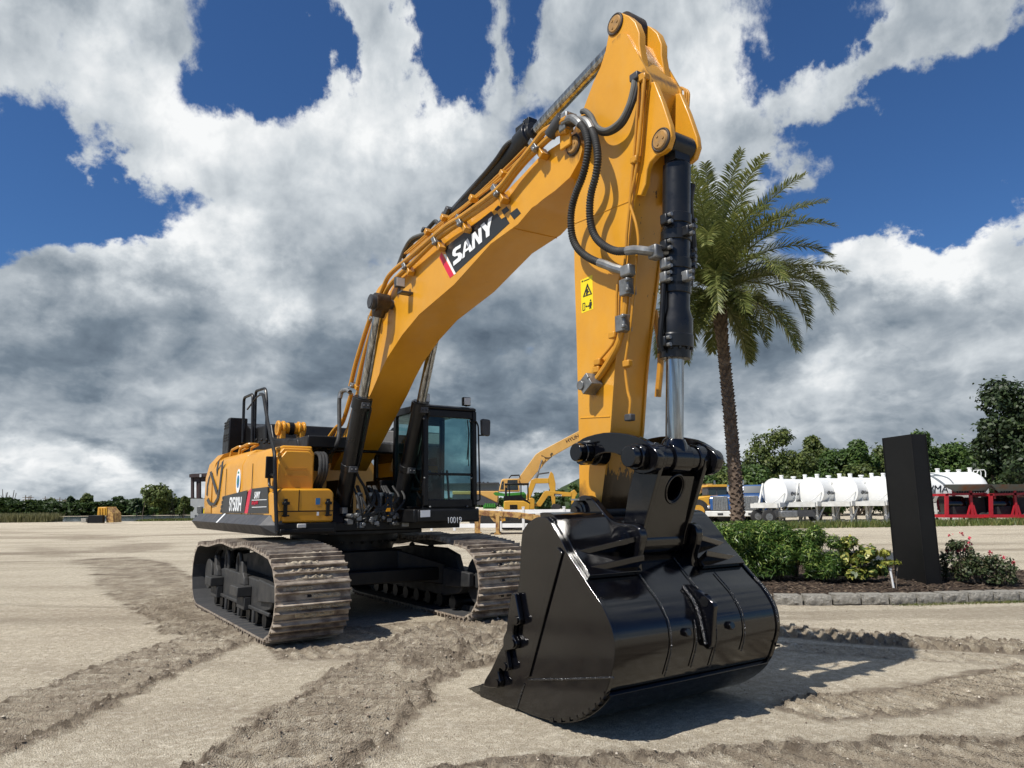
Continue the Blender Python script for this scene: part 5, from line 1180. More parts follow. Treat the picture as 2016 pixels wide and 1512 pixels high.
def ground_mat():
    m = mat('gravel_and_churned_soil', (.4, .35, .28), .95, 0, .15); n = N(m); co = n.coord('Object')
    at = n.new('ShaderNodeAttribute', attribute_name='churned'); d = at.outputs['Fac']
    big = n.noise(n.mapv(co, (.30, .9, 1)), .9, 5, .6); mid = n.noise(co, 3.2, 5, .65); fine = n.noise(co, 58, 5, .75); grit = n.noise(co, 135, 4, .75)
    streak = n.noise(n.mapv(co, (.05, .42, 1)), 1.4, 5, .6)
    c = n.mix(n.ramp(fine, [(.30, 0), (.70, 1)]), (.50, .435, .32), (.80, .715, .55))
    c = n.mix(n.ramp(grit, [(.41, 1), (.50, 0)]), c, (.20, .155, .10))
    c = n.mix(n.ramp(grit, [(.54, 0), (.64, 1)]), c, (.90, .84, .69))
    c = n.mix(n.math('MULTIPLY', n.ramp(big, [(.48, 0), (.72, 1)]), .34), c, (.31, .255, .19))
    c = n.mix(n.math('MULTIPLY', n.ramp(mid, [(.50, 0), (.68, 1)]), .30), c, (.30, .25, .19))
    c = n.mix(n.math('MULTIPLY', n.ramp(streak, [(.48, 0), (.66, 1)]), .48), c, (.29, .235, .17))
    mott = n.noise(co, 13, 6, .70); c = n.mix(n.ramp(mott, [(.40, .34), (.54, 0)]), c, (.29, .235, .165)); c = n.mix(n.ramp(mott, [(.54, 0), (.68, .40)]), c, (.88, .82, .68))
    soil = n.mix(n.ramp(mid, [(.3, 0), (.7, 1)]), (.28, .222, .160), (.55, .47, .35))
    soil = n.mix(n.ramp(fine, [(.30, 1), (.55, 0)]), soil, (.20, .155, .11)); soil = n.mix(n.ramp(grit, [(.58, 0), (.70, 1)]), soil, (.48, .42, .33))
    f = n.math('ADD', d, n.math('MULTIPLY', n.math('SUBTRACT', fine, .5), .7), None, True)
    f = n.math('MULTIPLY', f, n.math('GREATER_THAN', d, .02))
    ag = n.new('ShaderNodeAttribute', attribute_name='groove_shade'); gf = n.math('MULTIPLY', ag.outputs['Fac'], n.ramp(fine, [(.25, .35), (.6, 1)]))
    n.base(n.mix(n.math('MULTIPLY', gf, .92), n.mix(n.ramp(f, [(.22, 0), (.78, .88)]), c, soil), (.10, .073, .052)))  # crack shade painted over gravel and soil
    peb = n.vor(co, 95); h = n.math('ADD', n.math('MULTIPLY', fine, .8), n.math('MULTIPLY', peb, -.8)); h = n.math('ADD', h, n.math('MULTIPLY', grit, .5))
    bq = n.bump(h, 1.0, .018); n.link(n.math('MULTIPLY_ADD', d, .014, .017), bq.inputs['Distance']); return m
gr = grid_mesh('ground', X, Y, Hh, shp, ground_mat(), {'churned': D, 'groove_shade': G}); tag(gr, kind='structure')
gh = Hh.reshape(shp)
def ground_z(x, y):
    i = min(max(np.searchsorted(gy, y), 0), shp[0] - 1); j = min(max(np.searchsorted(gx, x), 0), shp[1] - 1); return float(gh[i, j])
# loose stones and clods thrown up along the tracks
def rock_mat():
    m = mat('loose_stone', (.4, .35, .27), .95, 0, .1); n = N(m); info = n.new('ShaderNodeNewGeometry'); n.base(n.ramp(info.outputs['Random Per Island'], [(0, (.14, .105, .08)), (.5, (.30, .245, .185)), (1, (.58, .52, .42))])); return m
M['stone'] = rock_mat()
def clods(cnt, pick, smin, smax):
    V = []; F = []; base = np.array([(1, 0, 0), (-1, 0, 0), (0, 1, 0), (0, -1, 0), (0, 0, 1), (0, 0, -1)], float); fc = [(0, 2, 4), (2, 1, 4), (1, 3, 4), (3, 0, 4), (2, 0, 5), (1, 2, 5), (3, 1, 5), (0, 3, 5)]
    for _ in range(cnt):
        i = pick(); s_ = smin * (smax / smin) ** (rng.random() ** 2.2); p = base * s_ * rng.uniform(.55, 1.1, (6, 1)); p[:, 2] *= .7; a = rng.uniform(0, 2 * PI); ca, sa = math.cos(a), math.sin(a)
        p = np.stack([p[:, 0] * ca - p[:, 1] * sa, p[:, 0] * sa + p[:, 1] * ca, p[:, 2]], 1) + rng.normal(0, s_ * .12, (6, 3))
        p += (X[i] + rng.uniform(-.02, .02), Y[i] + rng.uniform(-.02, .02), Hh[i] + s_ * .22); b = len(V); V.extend(map(tuple, p)); F.extend([tuple(b + k for k in f) for f in fc])
    return V, F
cand = np.where((D > .42) & (Y > 3.7) & (Y < 13) & (np.abs(X) < 7))[0]; wgt = np.clip(Hh[cand] + .03, .003, None) ** 1.5 * np.clip(8 / Y[cand], .3, 3); wgt /= wgt.sum()
pool = rng.choice(cand, 7000, p=wgt); pi = iter(pool)
V, F = clods(6900, lambda: next(pi), .005, .017)
any_ = np.where((Y > 3.7) & (Y < 11) & (np.abs(X) < 6))[0]; pool2 = rng.choice(any_, 9000); pi2 = iter(pool2)
V2, F2 = clods(8500, lambda: next(pi2), .004, .011); b_ = len(V); V += V2; F += [tuple(b_ + k for k in f) for f in F2]
q = MB(); q.add(V, F); st = q.build('gravel_stones', M['stone'], None, smooth=False); tag(st, 'loose stones and soil clods scattered over the gravel lot', 'gravel', kind='stuff')
# pond
wm = mat('pond_water', (.035, .045, .05), .12, 0, .5); nn = N(wm); nn.bump(nn.noise(nn.mapv(nn.coord(), (1, .35, 1)), 1.1, 4), .25, .05)
q = MB(); q.quad((-260, 97.5, -.08), (-19, 97.5, -.08), (-19, 165, -.08), (-260, 165, -.08)); tag(q.build('pond_water', wm, smooth=False), kind='structure')
# ================================================================= PLANTS
def leaf_mat(name, c1, c2, c3=None, rough=.5, trans=.25):
    m = mat(name, c1, rough, 0, .3); n = N(m); g_ = n.new('ShaderNodeNewGeometry'); r_ = g_.outputs['Random Per Island']
    f = n.noise(n.coord('Object'), .55, 3, .6); st = [(.0, c1), (.7, c2)] + ([(1.0, c3)] if c3 else [])
    c = n.mix(n.ramp(f, [(.3, 0), (.7, .6)]), n.ramp(r_, st), c1); n.base(c)
    if trans:
        t = n.new('ShaderNodeBsdfTranslucent'); x = n.new('ShaderNodeMixShader'); x.inputs[0].default_value = trans; n.link(c, t.inputs['Color'])
        o = n.n['Material Output']; n.link(n.b.outputs[0], x.inputs[1]); n.link(t.outputs[0], x.inputs[2]); n.link(x.outputs[0], o.inputs[0])
    return m
M['leaf_olive'] = leaf_mat('olive_leaves', (.045, .070, .016), (.11, .14, .034), (.19, .21, .055))
M['leaf_green'] = leaf_mat('green_leaves', (.032, .066, .015), (.08, .135, .03), (.14, .20, .045))
M['leaf_dark'] = leaf_mat('dark_oak_leaves', (.014, .026, .010), (.038, .062, .02), (.085, .12, .04), trans=.18)
M['leaf_mangrove'] = leaf_mat('mangrove_leaves', (.024, .046, .014), (.06, .10, .028), (.11, .155, .042))
M['leaf_hedge'] = leaf_mat('hedge_leaves', (.032, .070, .015), (.10, .185, .032), (.44, .53, .13), rough=.35)
M['leaf_rose'] = leaf_mat('rose_leaves', (.03, .05, .018), (.085, .11, .045), (.17, .13, .08))
M['leaf_varieg'] = leaf_mat('variegated_leaves', (.06, .10, .02), (.42, .40, .07), (.66, .62, .20), rough=.4)
M['petal'] = leaf_mat('pink_petals', (.55, .03, .08), (.70, .10, .14), None, .5, .2)
M['palm_leaf'] = leaf_mat('palm_leaflets', (.10, .125, .033), (.185, .205, .06), (.36, .345, .115), rough=.42, trans=.3)
M['reed'] = leaf_mat('reeds', (.15, .15, .06), (.24, .225, .11), (.34, .31, .18))
M['grass'] = leaf_mat('grass_blades', (.06, .09, .02), (.13, .15, .035), (.24, .2, .08), trans=.2)
M['bark'] = varied('grey_brown_bark', (.10, .075, .055), (.17, .14, .11), 8, (.8, 1), bump=.6, bscale=30)
M['palm_bark'] = varied('palm_bark', (.085, .058, .04), (.20, .145, .10), 6, (.8, 1), bump=.6, bscale=40)
def leaf_mesh(name, C, size, mt, parent=None, aspect=.55, up=.35, bend=0, size_var=.4, mats=None, mi=None, sphere=None):
    """many leaf-sized faces; C are their places"""
    C = np.asarray(C, float); n_ = len(C); nr = rng.normal(0, 1, (n_, 3)); nr[:, 2] = np.abs(nr[:, 2]) + up
    if sphere is not None: nr = nr * .6 + sphere
    nr /= np.linalg.norm(nr, axis=1, keepdims=True); t = rng.normal(0, 1, (n_, 3)); t -= nr * (t * nr).sum(1, keepdims=True); t /= np.linalg.norm(t, axis=1, keepdims=True); b_ = np.cross(nr, t)
    s_ = size * (1 + size_var * (rng.random((n_, 1)) * 2 - 1)); a = t * s_; w_ = b_ * s_ * aspect * .5
    P = np.stack([C - a * .5, C - a * .05 + w_, C + a * .5 - nr * s_ * .12, C - a * .05 - w_], 1).reshape(-1, 3)
    me = bpy.data.meshes.new(name); me.vertices.add(n_ * 4); me.vertices.foreach_set('co', P.ravel().astype(np.float32)); me.loops.add(n_ * 4); me.loops.foreach_set('vertex_index', np.arange(n_ * 4, dtype=np.int32)); me.polygons.add(n_)
    me.polygons.foreach_set('loop_start', np.arange(0, n_ * 4, 4, dtype=np.int32)); me.polygons.foreach_set('loop_total', np.full(n_, 4, np.int32))
    for q in (mats or [mt]): me.materials.append(q)
    if mi is not None: me.polygons.foreach_set('material_index', np.asarray(mi, np.int32))
    me.update(); me.validate(); o = bpy.data.objects.new(name, me); COL.objects.link(o)
    if parent is not None: o.parent = parent
    return o
def crown_pts(n_, lobes, shell=.55):
    L = np.array([l[3] ** 2 for l in lobes]); k = rng.choice(len(lobes), n_, p=L / L.sum()); c = np.array([l[:3] for l in lobes])[k]; r = np.array([l[3] for l in lobes])[k]
    d = rng.normal(0, 1, (n_, 3)); d /= np.linalg.norm(d, axis=1, keepdims=True); d[:, 2] *= .85
    rr = (shell + (1 - shell) * rng.random(n_)) ** .7; return c + d * (r * rr)[:, None] + rng.normal(0, 1, (n_, 3)) * (r * (.05 + .22 * rng.random(n_) ** 4))[:, None], d
def tree_lobes(h, w_, base, n_, seed):
    rs = np.random.default_rng(seed); out = []
    for i in range(n_):
        z = base + (h - base) * (.15 + .75 * rs.random()); k = math.sin(PI * min(.97, max(.12, (z - base) / (h - base) * .85 + .12))); a = rs.uniform(0, 2 * PI); q = w_ / 2 * k * rs.uniform(.15, .80)
        out.append((q * math.cos(a), q * math.sin(a), z, w_ * rs.uniform(.10, .20)))
    out.append((0, 0, h - w_ * .16, w_ * .16)); out.append((0, 0, (h + base) / 2, w_ * .26)); return out
def make_tree(name, label, cat, loc, h, w_, base, mt, nleaf, size, seed, group=None, trunks=1, lob=16, bare=False):
    t = thing(name, label, cat, loc, rng.uniform(0, 6), group); lobes = tree_lobes(h, w_, base, lob, seed); rs = np.random.default_rng(seed + 5)
    q = MB()
    for k in range(trunks):
        x0, y0 = (0, 0) if trunks == 1 else rs.uniform(-w_ * .25, w_ * .25, 2)
        q.tube([(x0, y0, -.1), (x0 * 1.1 + .1, y0, base * .7), (x0 * .9, y0 * .9, (h + base) / 2)], 0, 7, 4, rad=lambda u: (.035 * h if trunks == 1 else .012 * h) * (1 - .65 * u))
    for l in lobes[:8]:
        q.tube([(0, 0, base * .75), (l[0] * .5, l[1] * .5, (base + l[2]) / 2), l[:3]], 0, 5, 3, rad=lambda u: .016 * h * (1 - .75 * u))
    q.build('trunk', M['bark'], t)
    C, d = crown_pts(nleaf, lobes); leaf_mesh('crown', C, size, mt, t, .6, .2, sphere=d * .9); return t
def at_ground(x, y, D): p = dep(x, y, D); return (p.x, p.y, 0)
def px_h(y, D, x=1008):  return dep(x, y, D).z
# --- palm
PD = 18.2; pb = dep(1456, 1060, PD); palm = thing('palm_tree', 'tall date palm with scaly brown trunk and drooping feathery fronds behind the hedge', 'palm tree', (pb.x, PD, 0))
ptop = dep(1411, 570, PD); lean = Vector((ptop.x - pb.x, 0, ptop.z)); TH_ = ptop.z
def trunk_p(t): return Vector((lean.x * t + .05 * math.sin(t * PI), 0, TH_ * t))
q = MB(); q.tube([trunk_p(t) for t in np.linspace(-.02, 1.0, 20)], 0, 14, 0, rad=lambda u: .175 - .045 * min(1, u * 1.2) + (.06 * max(0, (u - .78) / .22)))
for k in range(560):
    t = k / 560; p = trunk_p(t * .99); a = k * 2.39996; r = .165 - .04 * min(1, t * 1.2) + (.07 * max(0, (t - .78) / .22)); o_ = Vector((math.cos(a), math.sin(a), 0)); tg = Vector((-math.sin(a), math.cos(a), 0)); big = 1 if t < .80 else 1.9
    L = .085 * big * rng.uniform(.7, 1.3); wd = .062 * rng.uniform(.8, 1.2)
    q.add([p + o_ * r * .9 - tg * wd, p + o_ * r * .9 + tg * wd, p + o_ * (r + .045 * rng.uniform(.6, 1.3)) + Vector((0, 0, L)) + tg * wd * .4, p + o_ * (r + .045) + Vector((0, 0, L)) - tg * wd * .4, p + o_ * r * .88 + Vector((0, 0, L * 1.2))], [(0, 1, 2, 3), (3, 2, 4), (0, 3, 4), (1, 4, 2)])
q.build('trunk', M['palm_bark'], palm, smooth=False)
def frond(az_, elv, L, droop, seed):
    rs = np.random.default_rng(seed); P = []; p = trunk_p(1.0) + Vector((0, 0, rs.uniform(-.15, .15))); e = elv; st_ = L / 16; d_ = Vector((math.cos(az_), math.sin(az_), 0)); tw = rs.uniform(-.5, .5)
    for k in range(17):
        P.append(p.copy()); p = p + (d_ * math.cos(e) + Vector((0, 0, 1)) * math.sin(e)) * st_; e -= droop / 16 * (.35 + 1.3 * k / 16)
    C_ = crv(P, 4); q = MB(); q.tube(P, 0, 5, 0, rad=lambda u: .028 * (1 - .85 * u)); n_ = len(C_); sd = d_.cross(Vector((0, 0, 1)))
    for i in range(6, n_):
        u = i / n_; t_ = (C_[min(i + 1, n_ - 1)] - C_[i - 1]).normalized(); upv = sd.cross(t_).normalized(); ll = (.46 * math.sin(PI * min(1, .15 + u * .80)) + .10) * rs.uniform(.8, 1.15)
        for s_ in (-1, 1):
            for rep in (0, 1):
                if rep and rs.random() < .15: continue
                ang = rs.uniform(.25, 1.0) + .1 * rep; dr = (t_ * rs.uniform(.55, .9) + sd * s_ * math.cos(ang) + upv * (math.sin(ang) * rs.uniform(.5, 1.1)) + Vector((0, 0, -.22))).normalized()
                wv_ = dr.cross(upv).normalized() * .0165; b0 = C_[i] + t_ * (st_ * .12 * rep); mid_ = b0 + dr * ll * .5; tip = b0 + dr * ll + Vector((0, 0, -ll * .16))
                q.add([b0 - wv_ * .5, b0 + wv_ * .5, mid_ + wv_, mid_ - wv_, tip], [(0, 1, 2, 3), (3, 2, 4)])
    return q.build('frond', M['palm_leaf'], palm, smooth=False)
k = 0
for el_, cnt, dr, Ls in ((82, 8, .7, 3.3), (64, 13, 1.1, 3.6), (40, 14, 1.6, 3.5), (16, 13, 1.7, 3.4), (-12, 10, 1.3, 2.8), (-38, 7, .75, 2.1)):
    for i in range(cnt):
        frond(2 * PI * i / cnt + el_ * .13 + rng.uniform(-.18, .18), R(el_ + rng.uniform(-7, 7)), Ls * rng.uniform(.88, 1.08), dr * rng.uniform(.85, 1.15), 100 + k); k += 1
frond(R(2), R(30), 3.7, 1.0, 900); frond(R(-25), R(24), 3.5, 2.3, 901); frond(R(15), R(38), 3.5, 2.4, 902)
# --- planting bed with mulch
bedpoly = [(2.6, 12.9), (3.4, 12.5), (4.4, 12.28), (5.4, 12.22), (6.6, 12.22), (7.6, 12.32), (8.6, 12.42), (9.8, 12.7), (11.2, 13.4), (12.0, 14.6), (11.8, 16.2), (10.5, 17.4), (8.6, 19.2), (6.4, 20.0), (4.2, 19.6), (2.8, 18.0), (2.2, 15.5)]
def inside(px, py, P):
    r = np.zeros(len(px), bool); n_ = len(P)
    for i in range(n_):
        x1, y1 = P[i]; x2, y2 = P[(i + 1) % n_]; c = ((y1 > py) != (y2 > py)) & (px < (x2 - x1) * (py - y1) / (y2 - y1 + 1e-12) + x1); r ^= c
    return r
bx_ = np.arange(1.8, 12.6, .04); by_ = np.arange(12.0, 20.4, .045); BX, BY = np.meshgrid(bx_, by_); bs = BX.shape; BX = BX.ravel(); BY = BY.ravel(); ins = inside(BX, BY, bedpoly)
dist = np.full(len(BX), 9.0)
for i in range(len(bedpoly)):
    a = np.array(bedpoly[i]); b = np.array(bedpoly[(i + 1) % len(bedpoly)]); d = b - a; L = np.hypot(*d); d = d / L; t = np.clip((BX - a[0]) * d[0] + (BY - a[1]) * d[1], 0, L); dist = np.minimum(dist, np.hypot(BX - a[0] - d[0] * t, BY - a[1] - d[1] * t))
BZ = np.where(ins, .06 + .10 * np.clip(dist / 1.4, 0, 1) + (fbm(BX * 9, BY * 9, 4, 77) - .5) * .09 * np.clip(dist / .2, 0, 1), -.08)
mm = mat('wood_mulch', (.04, .03, .025), .95, 0, .1); nn = N(mm); cc_ = nn.coord(); v1 = nn.vor(nn.mapv(cc_, (1, 2.2, 1)), 24, out='Color'); sepm = nn.new('ShaderNodeSeparateColor'); nn.link(v1, sepm.inputs[0])
nn.base(nn.ramp(sepm.outputs[0], [(.0, (.012, .010, .009)), (.5, (.045, .032, .024)), (.85, (.085, .06, .042)), (1, (.22, .17, .12))])); nn.bump(nn.noise(cc_, 40, 4), .8, .02)
mu = grid_mesh('mulch_bed', BX, BY, BZ, bs, mm); tag(mu, kind='structure')
bed_z = lambda x, y: float(BZ.reshape(bs)[min(max(int((y - 12.0) / .045), 0), bs[0] - 1), min(max(int((x - 1.8) / .04), 0), bs[1] - 1)])
chp = [i for i in rng.choice(np.where(ins & (BY < 16))[0], 2600)]
q = MB()
for i in chp:
    a = rng.uniform(0, PI); L = rng.uniform(.02, .06); p = Vector((BX[i], BY[i], BZ[i] + .012)); d_ = Vector((math.cos(a), math.sin(a), rng.uniform(-.3, .3))) * L; s_ = Vector((-math.sin(a), math.cos(a), rng.uniform(-.3, .3))) * L * .3; q.quad(p - d_ - s_, p + d_ - s_, p + d_ + s_, p - d_ + s_)
mc = leaf_mat('mulch_chips', (.02, .015, .012), (.06, .042, .03), (.16, .115, .08), .9, 0); tag(q.build('mulch_chips', mc, smooth=False), 'dark brown wood chips covering the planting bed', 'mulch', kind='stuff')
# --- edging blocks
bm2 = mat('split_face_concrete', (.36, .34, .29), .95, 0, .1); nn = N(bm2); cc_ = nn.coord(); nn.base(nn.mix(nn.ramp(nn.noise(cc_, 14, 5, .65), [(.3, 0), (.7, 1)]), (.24, .225, .195), (.50, .47, .405))); nn.bump(nn.noise(cc_, 26, 5, .7), 1.0, .07)
def block_mesh():
    b = MB(); nx, nz = 9, 4; W_, Hb, Dp = .43, .155, .28
    g_ = [[Vector((-W_ / 2 + W_ * i / nx, -Dp / 2 + (rng.uniform(-.018, .012) if 0 < i < nx and 0 < j < nz else .012), Hb * j / nz)) for i in range(nx + 1)] for j in range(nz + 1)]
    vs = [p for r in g_ for p in r]; fs = [(j * (nx + 1) + i, j * (nx + 1) + i + 1, (j + 1) * (nx + 1) + i + 1, (j + 1) * (nx + 1) + i) for j in range(nz) for i in range(nx)]
    tb = len(vs); vs += [Vector((-W_ / 2 + .03, Dp / 2, 0)), Vector((W_ / 2 - .03, Dp / 2, 0)), Vector((W_ / 2 - .03, Dp / 2, Hb)), Vector((-W_ / 2 + .03, Dp / 2, Hb))]
    top = [nz * (nx + 1) + i for i in range(nx + 1)]; bot_ = [i for i in range(nx + 1)]
    fs += [tuple(top + [tb + 2, tb + 3]), tuple(bot_[::-1] + [tb, tb + 1]), (tb, tb + 3, tb + 2, tb + 1), tuple([j * (nx + 1) for j in range(nz + 1)] + [tb + 3, tb]), tuple([j * (nx + 1) + nx for j in range(nz, -1, -1)] + [tb + 1, tb + 2])]
    return b.add(vs, fs)
bsrc = [block_mesh().build('edging_block', bm2, None, smooth=True, ang=30) for _ in range(3)]; bused = set()
kp = crv([Vector((x, y, 0)) for x, y in [(2.0, 13.6), (2.9, 12.75), (4.12, 12.30), (5.2, 12.14), (6.44, 12.15), (7.7, 12.28), (8.8, 12.40), (9.9, 12.72), (11.2, 13.3)]], 12)
dl = [0]
for i in range(len(kp) - 1): dl.append(dl[-1] + (kp[i + 1] - kp[i]).length)
ordn = ['first', 'second', 'third', 'fourth', 'fifth', 'sixth', 'seventh', 'eighth', 'ninth', 'tenth', 'eleventh', 'twelfth', 'thirteenth', 'fourteenth', 'fifteenth', 'sixteenth', 'seventeenth', 'eighteenth', 'nineteenth', 'twentieth', 'last', 'last', 'last', 'last']
nb = int(dl[-1] / .455); vis = 0
def px_of(p): d = Vector(p) - cC; return 1008 + CAM_F * d.dot(cR) / d.dot(cF)
for k in range(nb):
    s_ = .455 * (k + .5); j = max(i for i in range(len(dl) - 1) if dl[i] <= s_); p = kp[j].lerp(kp[j + 1], (s_ - dl[j]) / (dl[j + 1] - dl[j])); t_ = (kp[j + 1] - kp[j]); src = bsrc[k % 3]; xp_ = px_of(p)
    if xp_ < 1485 or xp_ > 2045: continue
    if src.name in bused: o = src.copy(); COL.objects.link(o)
    else: o = src; bused.add(src.name)
    o.location = (p.x, p.y + .0, -.01 + rng.uniform(-.01, .008)); o.rotation_euler = (0, 0, math.atan2(t_.y, t_.x) + rng.uniform(-.03, .03))
    rel = vis; vis += 1
    tag(o, 'grey split-faced edging block, %s along the kerb counted from the black bucket' % ordn[min(rel, 23)], 'edging block', 'edging blocks round the planting bed')
# --- hedge and shrubs
def bush(name, label, cat, loc, h, wx, wy, nleaf, size, mt, aspect=.22, group=None, lob=26, seed=1, base=.12, mats=None, boxy=.8, stems=True):
    t = thing(name, label, cat, loc, 0, group); rs = np.random.default_rng(seed); lobes = []
    for i in range(lob):
        a = rs.uniform(0, 2 * PI); z = rs.uniform(.12, .88) * h; k = rs.uniform(.3, .86) * (1 - .25 * (z / h) ** 3); lobes.append((wx / 2 * k * math.cos(a), wy / 2 * k * math.sin(a), z, min(wx, wy) * rs.uniform(.14, .25)))
    C, d = crown_pts(nleaf, lobes, .45); C[:, 2] = np.clip(C[:, 2], base, h * 1.06)
    mi = None
    if mats: mi = rs.integers(0, len(mats), nleaf)
    leaf_mesh('foliage', C, size, mt, t, aspect, .5, sphere=d * .8, mats=mats, mi=mi)
    if stems:
        q = MB()
        for l in lobes[:9]:
            q.tube([(l[0] * .3, l[1] * .3, -.05), (l[0] * .5, l[1] * .5, l[2] * .5), l[:3]], .012, 5, 3)
        q.build('stem', M['bark'], t)
    return t
def place(px, py, D): p = dep(px, py, D); return (p.x, D, bed_z(p.x, D))
bush('hedge_shrub', 'dense dark green hedge shrub directly beside the black bucket', 'shrub', place(1405, 1100, 14.4), 1.05, 1.55, 1.4, 19000, .10, M['leaf_hedge'], .17, 'clipped green shrubs by the palm', 30, 11)
bush('hedge_shrub', 'dense green hedge shrub in front of the palm trunk', 'shrub', place(1468, 1100, 14.4), 1.06, 1.55, 1.4, 19000, .10, M['leaf_hedge'], .17, 'clipped green shrubs by the palm', 30, 12)
bush('hedge_shrub', 'green hedge shrub just right of the palm trunk, at the end of the long hedge', 'shrub', place(1520, 1100, 14.3), 1.05, 1.05, 1.3, 15000, .10, M['leaf_hedge'], .17, 'clipped green shrubs by the palm', 28, 13)
bush('hedge_shrub', 'separate rounded green shrub beside the yellow-leaved shrub', 'shrub', place(1607, 1100, 14.0), 1.05, .90, 1.05, 15000, .10, M['leaf_hedge'], .17, 'clipped green shrubs by the palm', 24, 14)
bush('variegated_shrub', 'small yellow-green leafed shrub showing in the gap between two hedge shrubs', 'shrub', place(1566, 1105, 14.7), .9, .5, .5, 420, .11, M['leaf_varieg'], .5, None, 10, 15)
def varieg(label, px, D, h, wx, nl, seed): return bush('variegated_shrub', label, 'shrub', place(px, 1110, D), h, wx, wx * .8, nl, .125, M['leaf_varieg'], .48, None, 20, seed, .10, [M['leaf_varieg'], M['leaf_varieg'], M['leaf_green']])
varieg('yellow and green variegated shrub growing against the black sign pillar', 1690, 13.9, .84, .98, 1700, 21)
bush('variegated_shrub', 'thin yellow-leaved sprig reaching in front of the black sign pillar', 'shrub', place(1757, 1110, 13.1), .72, .38, .36, 260, .12, M['leaf_varieg'], .48, None, 6, 22, .45)
def rose(label, px, D, h, wx, nl, nf, seed):
    t = bush('rose_bush', label, 'rose bush', place(px, 1120, D), h, wx * 1.1, wx * .9, nl, .06, M['leaf_rose'], .6, None, 24, seed, .06); rs = np.random.default_rng(seed)
    for k in range(nf):
        a = rs.uniform(0, 6.28); r = wx * .45 * rs.uniform(.2, 1); z = h * rs.uniform(.62, 1.08); c = np.array([r * math.cos(a), r * .8 * math.sin(a), z]); o = leaf_mesh('blossom', c + rs.normal(0, .018, (10, 3)), .042, M['petal'], t, .9)
    return t
rose('loose rose bush with dark leaves right behind the black sign pillar', 1862, 13.9, .55, .5, 700, 3, 31)
rose('tall leggy rose bush with a few pink blooms beside the sign pillar', 1893, 13.7, .82, .56, 1100, 7, 32)
rose('wide low rose bush with faded pink blooms in the middle of the rose row', 1923, 13.5, .62, .70, 1300, 6, 33)
rose('small round rose bush with bright red-pink blooms at the outer end of the bed', 1974, 13.3, .55, .52, 1000, 9, 34)
p = place(1755, 1110, 13.1); q = MB(); q.tube([(0, 0, 0), (-.03, 0, .32)], .018, 8); q.cyl((-.03, 0, .32), (-.033, 0, .36), .026, n=8); o = q.build('garden_stake', M['white'], None, loc=p); tag(o, 'short white plastic stake standing in mulch by the black pillar', 'stake')
# --- sign pillar
L_, Cn, Rr = Vector((7.41, 14.22, 0)), Vector((7.53, 13.40, 0)), None
ax_ = (Cn - L_).normalized(); pr = Vector((-ax_.y, ax_.x, 0));
if pr.x < 0: pr = -pr
Wl, Ws = (Cn - L_).length, .30; q = MB(); zb, zt = -.1, 2.89
P4 = [L_, Cn, Cn + pr * Ws, L_ + pr * Ws]; q.add([p + Vector((0, 0, zb)) for p in P4] + [p + Vector((0, 0, zt)) for p in P4], [(0, 1, 2, 3), (4, 7, 6, 5), (0, 4, 5, 1), (1, 5, 6, 2), (2, 6, 7, 3), (3, 7, 4, 0)])
pm = varied('satin_black_panel', (.005, .005, .005), (.007, .007, .007), 2, (.42, .52), spec=.25); o = q.build('sign_pillar', pm, None, bevel=.004); tag(o, 'tall plain black rectangular sign pillar leaning above the flower bed', 'sign pillar')
for k in range(4):
    a, b = P4[k], P4[(k + 1) % 4]; e = MB(); e.beam(a + Vector((0, 0, .12)) , a + Vector((0, 0, zt - .002)), .016, .016); e.build('corner_seam', pm, o, smooth=False)
# --- trees behind the yard
def far_tree(name, label, x, ytop, D, wpx, mt, nl, size, seed, group=None, trunks=1, lob=18, base=.6):
    p = dep(x, 1000, D); h = px_h(ytop, D, x); w_ = wpx / 1398 * D; return make_tree(name, label, 'tree', (p.x, D, 0), h, w_, base, mt, nl, size, seed, group, trunks, lob)
G = 'trees behind the yard'
gen = 'leafy tree in the dense row behind the trucks and white tanks'
spec = [(1372, 925, 88, 70, 'leaf_green', None), (1408, 906, 92, 60, 'leaf_olive', None), (1450, 905, 90, 80, 'leaf_green', None), (1492, 908, 92, 60, 'leaf_olive', 'small olive green tree between the palm trunk and the rounded tallest tree'), (1547, 838, 88, 84, 'leaf_olive', 'tallest rounded olive tree behind the first white tank'), (1608, 856, 92, 46, 'leaf_olive', 'slim feathery tree beside the tallest rounded olive tree'), (1655, 890, 88, 70, 'leaf_green', None), (1700, 862, 86, 62, 'leaf_green', 'bright green tree just left of the black sign pillar'), (1748, 880, 90, 90, 'leaf_olive', None), (1822, 846, 84, 80, 'leaf_green', 'green tree rising right of the black sign pillar top'), (1880, 874, 88, 80, 'leaf_green', None), (1935, 890, 84, 90, 'leaf_green', None), (1990, 880, 90, 110, 'leaf_olive', None)]
for k, (x, y, D, wp, mt, lb) in enumerate(spec): far_tree('broadleaf_tree', lb or gen, x, y, D, wp * 1.7, M[mt], 10000, .40, 200 + k, G)
for k, x in enumerate((1390, 1440, 1500, 1570, 1630, 1690, 1780, 1850, 1910, 1970, 2030)): far_tree('broadleaf_tree', 'low bushy growth filling in below the tree row behind the yard', x, 935 - (k % 3) * 8, 82, 120, M['leaf_olive' if k % 2 else 'leaf_green'], 4200, .42, 240 + k, 'low growth behind the yard', base=.1)
far_tree('oak_tree', 'big dark oak with dense crown rising at the edge behind the red machines', 2022, 742, 66, 190, M['leaf_dark'], 11000, .42, 301, None, 1, 30, .8)
far_tree('oak_tree', 'lower dark oak crown beside the big oak behind the red machines', 1962, 822, 68, 90, M['leaf_dark'], 4200, .42, 302, None, 1, 16, .6)
